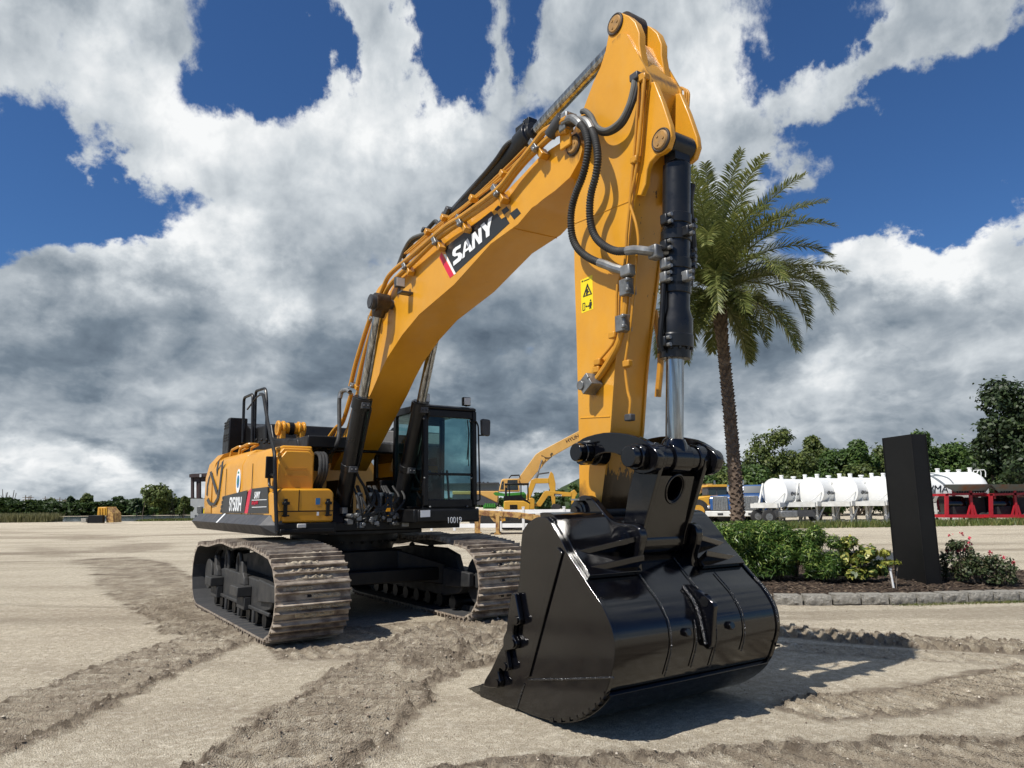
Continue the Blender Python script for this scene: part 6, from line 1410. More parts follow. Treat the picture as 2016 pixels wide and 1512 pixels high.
# trees seen between cab and arm, hill beyond
far_tree('broadleaf_tree', 'small bright green tree between the yellow booms and the big arm', 1128, 950, 70, 36, M['leaf_green'], 1500, .4, 320, None)
for k, (x, y, wp) in enumerate(((1065, 972, 50), (1095, 966, 50), (1160, 962, 60))): far_tree('broadleaf_tree', 'dark green tree far behind the small yellow machines', x, y, 120, wp, M['leaf_mangrove'], 1500, .8, 330 + k, 'trees far behind the small machines')
hx = np.linspace(-60, 260, 90); hy = np.linspace(330, 520, 30); HX, HY = np.meshgrid(hx, hy); hs = HX.shape; HX = HX.ravel(); HY = HY.ravel()
hz = 19 * np.exp(-((HX - 50) / 30) ** 2) * np.clip((HY - 330) / 60, 0, 1) * np.clip((520 - HY) / 60, 0, 1) + (fbm(HX * .1, HY * .1, 4, 3) - .5) * 3 - 1
hm = varied('green_hill', (.022, .040, .018), (.045, .065, .028), .12, (.9, 1), spec=.1, bump=.5, bscale=1, bdist=1); tag(grid_mesh('hill', HX, HY, hz, hs, hm), kind='structure')
# --- left: far shore, thicket, trees, poles
def thicket(name, label, x0, x1, D, hfun, nl, size, mt, dd=8):
    u = rng.random(nl); x = x0 + (x1 - x0) * u; px = x; h = np.array([hfun(v) for v in u]); z = h * (1 - rng.random(nl) ** 2.2 * .98); y = D + rng.random(nl) * dd * (1 - .35 * z / np.maximum(h, .1))
    C = np.stack([px, y, z], 1); o = leaf_mesh(name, C, size, mt, None, .65, .5); tag(o, label, 'thicket', kind='stuff'); return o
cx = lambda x, D: dep(x, 1000, D).x
thicket('mangrove_thicket', 'dark green mangrove thicket along the far side of the pond', cx(-60, 165), cx(420, 165), 163, lambda u: 1.7 + 1.5 * vnoise(np.array([u * 26]), np.array([1.0]), 9)[0] + .9 * vnoise(np.array([u * 90]), np.array([3.0]), 4)[0], 26000, .8, M['leaf_mangrove'], 14)
thicket('distant_woods', 'far dark tree belt on the horizon beyond the pond', cx(-120, 420), cx(1100, 420), 410, lambda u: 3 + 3.5 * vnoise(np.array([u * 60]), np.array([1.0]), 19)[0], 22000, 1.9, M['leaf_mangrove'], 20)
thicket('near_thicket', 'low green mangrove bushes at the near edge of the pond', cx(-40, 100), cx(118, 100), 96, lambda u: 2.2 + 1.0 * vnoise(np.array([u * 14]), np.array([1.0]), 29)[0] - .9 * max(0, (u - .75) * 4) , 9000, .5, M['leaf_mangrove'], 5)
nr_ = 5200; u = rng.random(nr_); C0 = np.stack([cx(-30, 92) + (cx(112, 92) - cx(-30, 92)) * u, 90.5 + rng.random(nr_) * 3, np.zeros(nr_)], 1)
def blades(name, C0, hmin, hmax, wd, mt, label, cat, lean_=.35):
    n_ = len(C0); h = hmin + (hmax - hmin) * rng.random(n_); dx = rng.normal(0, lean_, (n_, 2)); a = rng.uniform(0, PI, n_); w_ = np.stack([np.cos(a), np.sin(a), np.zeros(n_)], 1) * wd; tip = C0 + np.stack([dx[:, 0] * h, dx[:, 1] * h, h], 1)
    P = np.stack([C0 - w_, C0 + w_, tip], 1).reshape(-1, 3); me = bpy.data.meshes.new(name); me.vertices.add(n_ * 3); me.vertices.foreach_set('co', P.ravel().astype(np.float32)); me.loops.add(n_ * 3); me.loops.foreach_set('vertex_index', np.arange(n_ * 3, dtype=np.int32)); me.polygons.add(n_); me.polygons.foreach_set('loop_start', np.arange(0, n_ * 3, 3, dtype=np.int32)); me.polygons.foreach_set('loop_total', np.full(n_, 3, np.int32)); me.materials.append(mt); me.update(); me.validate(); o = bpy.data.objects.new(name, me); COL.objects.link(o); tag(o, label, cat, kind='stuff'); return o
blades('reeds', C0, .5, 1.3, .07, M['reed'], 'pale dry reeds along the edge of the gravel lot', 'reeds', .15)
far_tree('broadleaf_tree', 'spreading olive green tree on the pond bank beside the grey shed', 310, 961, 96, 92, M['leaf_olive'], 3600, .42, 401, None, 4, 18, 1.2)
far_tree('broadleaf_tree', 'narrow dark tree standing right at the corner of the grey shed', 362, 976, 95, 34, M['leaf_olive'], 1500, .36, 402, None, 2, 10, .3)
far_tree('broadleaf_tree', 'small round sapling in front of the spreading olive tree', 302, 998, 93, 22, M['leaf_green'], 500, .36, 403, None, 2, 8, .9)
for x, y, D, wp, lb in ((168, 973, 170, 36, 'round pale green tree above the mangroves, left of the loader bucket top'), (137, 977, 172, 22, 'small dark tree above the mangroves left of the round pale tree'), (228, 976, 168, 44, 'broad dark tree above the mangroves right of the loader bucket'), (100, 981, 175, 34, 'low rounded tree above the mangroves near the power poles'), (270, 984, 160, 40, 'low dark tree between the loader bucket and the olive tree')): far_tree('broadleaf_tree', lb, x, y, D, wp, M['leaf_mangrove' if 'dark' in lb else 'leaf_olive'], 1500, .75, int(x) + 500, None, 1, 10, .5)
for k, (x, yt, D, lb) in enumerate(((4, 963, 110, 'leftmost bare dead tree trunk at the edge of the reeds'), (9, 970, 112, 'short bare dead trunk between two taller dead trunks'), (21, 965, 110, 'tall forked dead tree trunk standing in the mangroves'))):
    h = px_h(yt, D, x); q = MB(); q.tube([(0, 0, 0), (.1, 0, h * .5), (.25 * (k - 1), 0, h)], 0, 6, 4, rad=lambda u: .13 * (1 - .7 * u)); q.tube([(.1, 0, h * .55), (.5, 0, h * .75), (.6, 0, h * .9)], .05, 5, 3); q.tube([(.05, 0, h * .65), (-.4, 0, h * .8)], .04, 5); o = q.build('dead_tree', M['bark'], None, loc=(cx(x, D), D, 0)); tag(o, lb, 'dead tree')
for k, (x, yt, D) in enumerate(((48, 975, 300), (55, 976, 310), (58.5, 975, 300), (87, 977, 330), (106, 980, 340), (116, 979, 330), (127, 981, 340))):
    h = px_h(yt, D, x); q = MB(); q.cyl((0, 0, 0), (0, 0, h), .24, .16, 8); q.bb((-1.3, -.1, h - 1.0), (1.3, .1, h - .8))
    q.bb((-1.0, -.1, h - 1.9), (1.0, .1, h - 1.7)); o = q.build('utility_pole', M['bark'], None, loc=(cx(x, D), D, 0)); tag(o, ['utility pole nearest the dead trunks, tallest on the left', 'utility pole in the middle of the close group of three', 'utility pole at the right of the close group of three', 'lone utility pole right of the close group of three', 'distant utility pole just left of two paired poles', 'left pole of the last distant pair before the round pale tree', 'right pole of the last distant pair before the round pale tree'][k], 'utility pole', 'utility poles on the horizon')
# grass along the yard edge and small tufts by the kerb
n_ = 9000; gxx = rng.uniform(17, 52, n_); gyy = rng.uniform(46, 51, n_) + (gxx - 30) * .12
blades('grass_strip', np.stack([gxx, gyy, np.zeros(n_)], 1), .12, .5, .05, M['grass'], 'dry green grass along the far edge of the gravel road', 'grass')
n_ = 1700; u = rng.random(n_) ** .7; gxx = 6.2 + 2.9 * u + rng.normal(0, .1, n_); gyy = np.interp(gxx, [5.4, 6.5, 7.7, 8.8, 9.9], [11.96, 11.97, 12.09, 12.2, 12.52]) - np.abs(rng.normal(0, .075, n_))
blades('grass_tufts', np.stack([gxx, gyy, np.full(n_, -.02)], 1), .015, .06, .006, M['grass'], 'short mossy grass growing along the foot of the edging blocks', 'grass', .8)
n_ = 2500; gxx = rng.uniform(cx(280, 92), cx(420, 92), n_); gyy = rng.uniform(90, 96, n_); blades('bank_grass', np.stack([gxx, gyy, np.zeros(n_)], 1), .1, .35, .08, M['grass'], 'short green grass on the pond bank by the shed', 'grass')
# ================================================================= YARD MACHINES AND STRUCTURES
M['pale_yellow'] = varied('faded_yellow_paint', (.62, .36, .10), (.56, .31, .075), 1.2, (.45, .6))
M['mini_yellow'] = varied('bright_yellow_paint', (.62, .33, .03), (.55, .28, .03), 1.5, (.35, .5))
M['rust_yellow'] = varied('rusty_yellow_steel', (.52, .32, .10), (.20, .085, .035), 3.0, (.6, .85), lo=.42, hi=.62)
M['green_paint'] = varied('green_tractor_paint', (.05, .25, .03), (.04, .20, .025), 2, (.35, .5))
M['blue_paint'] = varied('blue_truck_paint', (.015, .085, .26), (.012, .07, .22), 2, (.25, .4), coat=.3)
M['red_paint'] = varied('red_machine_paint', (.42, .015, .025), (.34, .012, .02), 2, (.35, .5))
M['tyre'] = varied('tyre_rubber', (.016, .016, .016), (.03, .028, .026), 3, (.7, .9))
M['tank_white'] = varied('tank_white_paint', (.80, .80, .77), (.74, .74, .71), .8, (.35, .5))
M['tank_frame'] = varied('dusty_white_frame', (.66, .66, .62), (.5, .49, .45), 1.5, (.5, .7))
M['hopper'] = varied('weathered_hopper', (.16, .21, .215), (.24, .13, .07), .9, (.6, .8), lo=.52, hi=.70)
M['dark_glass'] = mat('dark_window_glass', (.02, .03, .035), .08, 0, .6)
def at(x, y, D): p = dep(x, y, D); return (p.x, p.z)
def slab(q, px, D, d0, d1):       # an upright outline D metres away, given real depth
    P = [at(x, y, D) for x, y in px]; q.prism(P, lambda p, t: Vector((p[0], t, p[1])), D + d0, D + d1); return q
def wheel(par, c, r, wd, axis=(0, 1, 0), name='wheel', rim=None):
    c = Vector(c); a = Vector(axis).normalized(); q = MB(); q.loft([(c - a * wd / 2, r * .78), (c - a * wd * .42, r * .97), (c - a * wd * .3, r), (c + a * wd * .3, r), (c + a * wd * .42, r * .97), (c + a * wd / 2, r * .78)], 20); o = q.build(name, M['tyre'], par)
    q = MB(); q.cyl(c - a * (wd / 2 + .01), c + a * (wd / 2 + .01), r * .52, n=16); q.cyl(c - a * (wd / 2 + .05), c + a * (wd / 2 + .05), r * .2, n=10); q.build('rim', rim or M['steel'], o); return o
# --- faded excavator in the yard behind
D = 58.0; E2 = thing('parked_excavator', 'large faded yellow excavator with raised bent boom parked behind the cab', 'excavator')
z9 = lambda X, Y: (900 + X / 6.87, 840 + Y / 6.87)
q = MB(); slab(q, [z9(*p) for p in ((805, 745), (860, 655), (950, 530), (1060, 380), (1112, 342), (1640, 62), (1900, -60), (1925, -10), (1640, 205), (1300, 395), (1190, 490), (1150, 545), (1060, 640), (965, 760), (900, 800))], D, -.30, .30); b2 = q.build('boom', M['pale_yellow'], E2, bevel=.03)
q = MB(); c = at(*z9(1150, 445), D); q.cyl((c[0], D - .42, c[1]), (c[0], D + .42, c[1]), .22, n=14); q.build('pin_boss', M['pale_yellow'], b2)
q = MB(); a = at(*z9(1148, 450), D - .45); e = at(*z9(1090, 640), D - .45); f_ = at(*z9(980, 940), D - .45); q.cyl((a[0], D - .45, a[1]), (e[0], D - .45, e[1]), .06, n=10); q.cyl((e[0], D - .45, e[1]), (f_[0], D - .45, f_[1]), .13, n=12); q.build('boom_cylinder', M['steel'], E2)
q = MB(); P = [at(*z9(X_, Y_), D - .32) for X_, Y_ in ((1140, 390), (1200, 420), (1270, 415), (1265, 375), (1290, 355))]; q.tube([(p[0], D - .33, p[1]) for p in P], .035, 6, 4); q.build('hose', M['rubber'], b2)
p = at(1115.5, 872.5, D - .305); p2 = at(1139, 861.5, D - .305); xa = Vector((p2[0] - p[0], 0, p2[1] - p[1])); text('lettering', 'HYUNDAI', mat('dark_red_lettering', (.035, .008, .006), .5), b2, (p[0], D - .305, p[1]), xa, (0, 0, 1), .38, .0, .06, .003, 1.1)
q = MB(); slab(q, [z9(*p) for p in ((-60, 872), (560, 872), (560, 900), (545, 1030), (515, 1015), (310, 918), (-60, 918))], D, -.3, 2.4); h2 = q.build('engine_house', M['pale_yellow'], E2, bevel=.05)
q = MB(); slab(q, [z9(*p) for p in ((-60, 921), (315, 921), (515, 1018), (545, 1033), (545, 1060), (-60, 1060))], D, -.27, 2.3); q.build('lower_panel', M['dgrey'], E2)
q = MB(); slab(q, [z9(*p) for p in ((565, 865), (600, 722), (625, 708), (835, 705), (850, 880), (565, 880))], D, -.5, .9); c2 = q.build('cab', M['pale_yellow'], E2, bevel=.06)
q = MB(); slab(q, [z9(*p) for p in ((585, 850), (606, 745), (632, 740), (630, 850))], D, -.515, -.49); slab(q, [z9(*p) for p in ((672, 860), (682, 725), (815, 722), (825, 860))], D, -.515, -.49); q.build('window', M['dark_glass'], c2)
q = MB(); P = [at(*z9(*p), D) for p in ((700, 700), (730, 660), (840, 655), (850, 700))]; q.tube([(p[0], D - .3, p[1]) for p in P], .04, 6); q.tube([(p[0], D + .6, p[1]) for p in P], .04, 6); q.build('cab_guard', M['black'], c2)
x0 = at(*z9(200, 1200), D)[0]; x1 = at(*z9(1000, 1200), D)[0]
for dy in (-.2, 2.0):
    q = MB(); q.prism(poly_round([(x0, .02), (x1, .02), (x1 + .3, .45), (x1, .9), (x0, .9), (x0 - .3, .45)], .3), lambda p, t: Vector((p[0], t, p[1])), D + dy - .3, D + dy + .3); q.build('crawler_track', M['tyre'], E2)
q = MB(); q.bb((x0 + .8, D - .1, .5), (x1 - .8, D + 2, 1.12)); q.build('undercarriage', M['dgrey'], E2)
# --- mini excavator
D = 47.5; cm2 = at(*z9(780, 1180), D); E3 = thing('mini_excavator', 'small yellow excavator with black canopy parked behind the white rail fence', 'excavator', (cm2[0], D, 0))
k = D / 1398; X0 = cm2[0]
zx = lambda X_: at(*z9(X_, 1000), D)[0] - X0
zz_ = lambda Y_: at(*z9(780, Y_), D)[1]
q = MB(); q.prism(poly_round([(zx(632), zz_(1125)), (zx(632), zz_(1005)), (zx(720), zz_(1000)), (zx(900), zz_(1005)), (zx(985), zz_(1050)), (zx(975), zz_(1140))], .12), lambda p, t: Vector((p[0], t, p[1])), -.75, .75); hb = q.build('body', M['mini_yellow'], E3, bevel=.05)
q = MB()
for i in range(4): q.bb((zx(712), -.77, zz_(1062 + i * 18) - .04), (zx(812), -.745, zz_(1062 + i * 18) + .03))
q.build('grille', M['black'], hb)
q = MB(); q.prism([(zx(630), zz_(1000)), (zx(640), zz_(940)), (zx(860), zz_(930)), (zx(985), zz_(1030)), (zx(985), zz_(1050)), (zx(900), zz_(1003)), (zx(720), zz_(999))], lambda p, t: Vector((p[0], t, p[1])), -.6, .6); q.build('engine_cover', M['black'], hb)
q = MB(); q.bb((zx(645), -.6, zz_(792)), (zx(972), .6, zz_(768)))
for X_ in (662, 960, 708, 865):
    for dy in (-.55, .55): q.beam((zx(X_), dy, zz_(1000)), (zx(X_), dy, zz_(785)), .07, .07)
q.build('canopy', M['black'], E3, bevel=.02)
q = MB(); q.box(((zx(690)), 0, (zz_(950))), (.5, .6, .14)); q.box((zx(660), 0, zz_(905)), (.14, .6, .8)); q.build('seat', M['tyre'], E3, bevel=.04)
for dy in (-.55, .55):
    q = MB(); q.prism(poly_round([(zx(610), .02), (zx(880), .02), (zx(900), .28), (zx(880), .56), (zx(610), .56), (zx(590), .28)], .2), lambda p, t: Vector((p[0], t, p[1])), dy - .17, dy + .17); o = q.build('crawler_track', M['tyre'], E3)
    for X_ in (640, 700, 760, 850): w_ = MB(); w_.cyl((zx(X_), dy - .18, .27), (zx(X_), dy + .18, .27), .14, n=12); w_.build('track_roller', M['dgrey'], o)
# --- small excavator with a boom reaching right, and one with a vertical arm
def small_exc(label, D, boompx, armpx, bodypx, bw=.16, mark=None):
    t = thing('small_excavator', label, 'excavator'); q = MB(); slab(q, boompx, D, -bw, bw); b = q.build('boom', M['mini_yellow'], t, bevel=.02); q = MB(); slab(q, armpx, D, -bw * .8, bw * .8); q.build('arm', M['mini_yellow'], t, bevel=.02)
    q = MB(); slab(q, bodypx, D, -.6, .9); q.build('body', M['mini_yellow'], t, bevel=.05); xs = [p[0] for p in bodypx]; xa, xb = at(min(xs), 1000, D)[0], at(max(xs), 1000, D)[0]
    for dy in (-.5, .8):
        q = MB(); q.prism(poly_round([(xa - .2, .02), (xb + .2, .02), (xb + .4, .35), (xb + .2, .68), (xa - .2, .68), (xa - .4, .35)], .2), lambda p, tt: Vector((p[0], tt, p[1])), D + dy - .22, D + dy + .22); q.build('crawler_track', M['tyre'], t)
    return t, b
t, b = small_exc('small yellow excavator whose low boom reaches right behind the fence', 50.0, [z9(*p) for p in ((1040, 1075), (1100, 1000), (1175, 880), (1205, 866), (1540, 890), (1545, 945), (1320, 940), (1230, 935), (1130, 1080))], [z9(*p) for p in ((1535, 880), (1585, 850), (1625, 905), (1600, 945), (1565, 1050), (1545, 1050), (1548, 945))], [z9(*p) for p in ((880, 1120), (880, 990), (1010, 960), (1045, 985), (1045, 1120))])
q = MB(); slab(q, [z9(*p) for p in ((1310, 905), (1410, 912), (1402, 945), (1310, 940))], 50.0, -.17, -.162); q.build('name_panel', M['decal_black'], b)
p = at(*z9(1325, 940), 50 - .18); text('lettering', 'SANY', M['decal_white'], b, (p[0], 50 - .18, p[1]), (1, 0, -.05), (0, 0, 1), .17, .2, .01, .003, 1.1)
t, b = small_exc('yellow excavator with its arm hanging straight down in front of the dark trees', 56.0, [z9(*p) for p in ((1000, 720), (1060, 700), (1235, 700), (1240, 765), (1060, 770), (990, 960), (930, 960))], [z9(*p) for p in ((1235, 690), (1265, 605), (1300, 640), (1330, 770), (1325, 1080), (1290, 1080), (1262, 880), (1235, 770))], [z9(*p) for p in ((820, 1100), (820, 960), (985, 950), (985, 1100))], .2)
q = MB(); a = at(*z9(1105, 640), 56); e = at(*z9(1245, 620), 56); q.cyl((a[0], 56, a[1]), (e[0], 56, e[1]), .06, n=8); q.build('arm_cylinder', M['dgrey'], t)
q = MB(); slab(q, [z9(*p) for p in ((1270, 1085), (1300, 1040), (1400, 1060), (1390, 1110), (1300, 1130))], 56, -.45, .45); q.build('bucket', M['tyre'], t, bevel=.03)
# --- green tractor loader and green implement
D = 52.0; t = thing('green_tractor', 'green tractor with front loader beams behind the mini excavator', 'tractor'); q = MB(); slab(q, [z9(*p) for p in ((490, 905), (520, 885), (640, 905), (900, 885), (930, 915), (640, 940), (520, 932))], D, -.7, -.5); slab(q, [z9(*p) for p in ((490, 905), (520, 885), (640, 905), (900, 885), (930, 915), (640, 940), (520, 932))], D, .5, .7); q.build('loader_arm', M['green_paint'], t)
q = MB(); slab(q, [z9(*p) for p in ((620, 1100), (630, 930), (670, 900), (930, 905), (950, 1100))], D, -.45, .45); q.build('body', M['green_paint'], t, bevel=.06)
for X_, r in ((600, .55), (900, .8)):
    for dy in (-.85, .85): wheel(t, (at(*z9(X_, 1000), D)[0], D + dy, r), r, .4, rim=M['mini_yellow'])
t = thing('green_implement', 'low green farm implement on the ground left of the mini excavator', 'farm implement'); q = MB()
for i in range(5): slab(q, [z9(370 + i * 30, 1085), z9(378 + i * 30, 1040), z9(392 + i * 30, 1032), z9(398 + i * 30, 1085)], 51, -.5, .5)
slab(q, [z9(*p) for p in ((355, 1110), (355, 1060), (530, 1055), (530, 1110))], 51, -.3, .3); q.build('frame', M['green_paint'], t)
# --- far grey building behind the yard
q = MB(); slab(q, [z9(*p) for p in ((-200, 860), (-200, 790), (330, 778), (560, 770), (570, 860))], 150, -4, 12); o = q.build('warehouse', varied('grey_blue_cladding', (.10, .125, .15), (.14, .16, .18), .3, (.6, .8)), None); tag(o, 'long low grey warehouse far behind the faded excavator', 'building')
q = MB(); slab(q, [z9(*p) for p in ((-200, 795), (-200, 780), (570, 765), (575, 780))], 150, -6, 13); q.build('roof', M['dgrey'], o)
for X_ in (270, 300, 340, 400): q = MB(); slab(q, [z9(X_, 780), z9(X_, 750), z9(X_ + 22, 742), z9(X_ + 30, 780)], 150, 0, 2); q.build('roof_vent', M['dgrey'], o)
# --- white rail fence
fp = [(940, 46.5), (985, 46.2), (1030, 46), (1110, 45.5), (1190, 45.2), (1290, 45), (895, 46.8), (850, 47)]
fp.sort(); F_ = thing('rail_fence', 'low white plastic rail fence in front of the small yellow machines', 'fence'); PP = [Vector((dep(x, 1000, D_).x, D_, 0)) for x, D_ in fp]
for p in PP:
    q = MB(); q.box((p.x, p.y, .72), (.16, .16, 1.44)); q.box((p.x, p.y, 1.46), (.20, .20, .05)); q.build('fence_post', M['white'], F_, bevel=.01)
for a, b in zip(PP[:-1], PP[1:]):
    for z in (1.18, .32): q = MB(); q.beam(a + Vector((0, 0, z)), b + Vector((0, 0, z)), .05, .26); q.build('fence_rail', M['white'], F_)
# --- rusty trailer ramp
D = 40.5; t = thing('flatbed_ramp', 'rusty yellow steel flatbed ramp standing on legs in front of the fence', 'trailer'); q = MB()
pxr = [z9(*p) for p in ((255, 1130), (460, 1140), (860, 1165), (1480, 1262), (1240, 1318), (1080, 1290), (880, 1240), (640, 1218), (470, 1215), (300, 1195))]
slab(q, pxr, D, -.15, .0); slab(q, pxr, D, 2.3, 2.45); q.build('side_beam', M['rust_yellow'], t, bevel=.02)
q = MB(); pa_ = [at(*z9(*p), D) for p in ((260, 1140), (860, 1172), (1470, 1262))]
for a, b in zip(pa_[:-1], pa_[1:]): q.quad((a[0], D, a[1]), (b[0], D, b[1]), (b[0], D + 2.3, b[1]), (a[0], D + 2.3, a[1]))
q.build('deck', M['rust_yellow'], t)
for X_ in (480, 605, 850, 1000, 1080, 1160, 1240, 1340): q = MB(); slab(q, [z9(X_, 1165 + max(0, X_ - 860) * .15), z9(X_ + 16, 1165 + max(0, X_ - 860) * .15), z9(X_ + 16, 1205 + max(0, X_ - 860) * .14), z9(X_, 1205 + max(0, X_ - 860) * .14)], D, -.19, -.152); q.build('side_rib', M['rust_yellow'], t)
for X_ in (262, 545):
    for dy in (-.08, 2.35): a = at(*z9(X_, 1210), D); q = MB(); q.bb((a[0] - .10, D + dy - .1, 0), (a[0] + .10, D + dy + .1, a[1])); q.bb((a[0] - .18, D + dy - .16, 0), (a[0] + .18, D + dy + .16, .05)); q.build('support_leg', M['rust_yellow'], t)
q = MB(); slab(q, [z9(*p) for p in ((440, 1215), (660, 1222), (600, 1275), (500, 1290))], D, -.1, -.02); slab(q, [z9(*p) for p in ((255, 1200), (330, 1200), (290, 1290), (255, 1290))], D, -.1, -.02); q.build('gusset', M['rust_yellow'], t)
# --- articulated dump truck
D = 60.0; z2 = lambda X, Y: (1340 + X / 5.6, 840 + Y / 5.6)
t = thing('dump_truck', 'yellow articulated dump truck with dark grille parked before the trees', 'dump truck'); q = MB(); slab(q, [z2(*p) for p in ((85, 905), (88, 800), (110, 790), (250, 765), (365, 758), (425, 770), (420, 830), (380, 860), (380, 900), (250, 945), (120, 920))], D, -1.2, .9); b = q.build('bonnet', M['mini_yellow'], t, bevel=.08)
q = MB(); slab(q, [z2(*p) for p in ((88, 880), (90, 812), (165, 808), (165, 880))], D, -1.23, -1.18); slab(q, [z2(*p) for p in ((268, 850), (268, 795), (320, 790), (322, 845))], D, -1.23, -1.18); q.build('grille', M['tyre'], b)
q = MB(); slab(q, [z2(*p) for p in ((265, 760), (270, 665), (480, 665), (482, 775), (380, 770))], D, -.8, .9); c = q.build('cab', M['dgrey'], t, bevel=.05)
q = MB(); slab(q, [z2(*p) for p in ((255, 668), (262, 645), (470, 640), (485, 668))], D, -.95, 1.0); q.build('roof', M['mini_yellow'], c, bevel=.03)
q = MB(); slab(q, [z2(*p) for p in ((282, 755), (285, 680), (358, 680), (358, 755))], D, -.82, -.79); slab(q, [z2(*p) for p in ((372, 765), (372, 680), (470, 680), (470, 768))], D, -.82, -.79); q.build('window', M['dark_glass'], c)
q = MB(); slab(q, [z2(*p) for p in ((110, 780), (115, 660), (130, 640), (300, 632), (300, 660), (200, 720))], D + 4, -1.5, 1.5); q.build('dump_body', M['rust_yellow'], t)
for X_, r in ((150, .95), (450, .95)):
    for dy in (-1.1, 1.1): wheel(t, (at(*z2(X_, 960), D)[0], D + dy, r), r, .65, rim=M['mini_yellow'])
# --- blue trucks
def blue_truck(label, x0px, D):
    p = dep(x0px, 1000, D); t = thing('blue_truck', label, 'truck', (p.x, D, 0), R(-118), 'blue long-nosed trucks')
    # built facing +x, turned to face the camera's left front
    q = MB(); q.prism(poly_round([(.5, 1.0), (2.55, 1.0), (2.6, 1.9), (2.45, 2.15), (.5, 2.35)], .12), lambda p, tt: Vector((p[0], tt, p[1])), -.85, .85); q.build('bonnet', M['blue_paint'], t, bevel=.08)
    q = MB(); q.bb((2.59, -.60, 1.02), (2.68, .60, 2.12)); g_ = q.build('grille', M['steel'], t, bevel=.03)
    q = MB()
    for k in range(9): q.bb((2.68, -.55 + .13 * k, 1.08), (2.70, -.50 + .13 * k, 2.06))
    q.build('grille_bar', M['chrome'], g_)
    q = MB(); q.bb((2.45, -1.2, .50), (2.85, 1.2, .95)); bp_ = q.build('bumper', M['tank_frame'], t, bevel=.05); q = MB(); q.bb((2.85, -.22, .62), (2.87, .22, .78)); q.build('number_plate', M['tyre'], bp_)
    q = MB(); q.prism(poly_round([(-1.3, .9), (.55, .9), (.55, 2.35), (.25, 3.0), (-1.3, 3.1)], .1), lambda p, tt: Vector((p[0], tt, p[1])), -1.05, 1.05); c = q.build('cab', M['blue_paint'], t, bevel=.08)
    q = MB(); q.add([(.56, -.9, 2.38), (.56, .9, 2.38), (.29, .9, 2.95), (.29, -.9, 2.95)], [(0, 1, 2, 3)]); q.build('windscreen', M['dark_glass'], c, smooth=False)
    for v in (-1.06, 1.06): q = MB(); q.prism([(-.7, 2.25), (.3, 2.25), (.15, 2.85), (-.7, 2.85)], lambda p, tt: Vector((p[0], tt, p[1])), v - .01, v + .01); q.build('window', M['dark_glass'], c)
    for v in (-1.15, 1.15): q = MB(); q.cyl((-.9, v, 1.2), (-.9, v, 3.5), .08, n=10); q.build('exhaust_pipe', M['chrome'], t)
    for u in (1.6, -2.6, -3.8):
        for v in (-1.0, 1.0): wheel(t, (u, v, .52), .52, .32)
    for v in (-1.0, 1.0): q = MB(); q.prism([(1.0, .95), (1.1, 1.15), (1.6, 1.25), (2.1, 1.15), (2.3, .95), (2.2, .9), (1.6, 1.1), (1.05, .9)], lambda p, tt: Vector((p[0], tt, p[1])), v - .2, v + .2); q.build('mudguard', M['blue_paint'], t)
    q = MB(); q.bb((-4.6, -.45, .65), (-1.3, .45, .95)); q.build('chassis', M['tyre'], t); q = MB(); q.sphere((2.55, -1.0, 1.25), .16, 10, 8); q.sphere((2.55, 1.0, 1.25), .16, 10, 8); q.build('headlight', M['lamp'], t)
    return t
blue_truck('blue long-nosed truck with chrome grille between dump truck and palm trunk', 1432, 60.5); blue_truck('blue long-nosed truck right of the palm, beside the first white tank', 1490, 60.0)
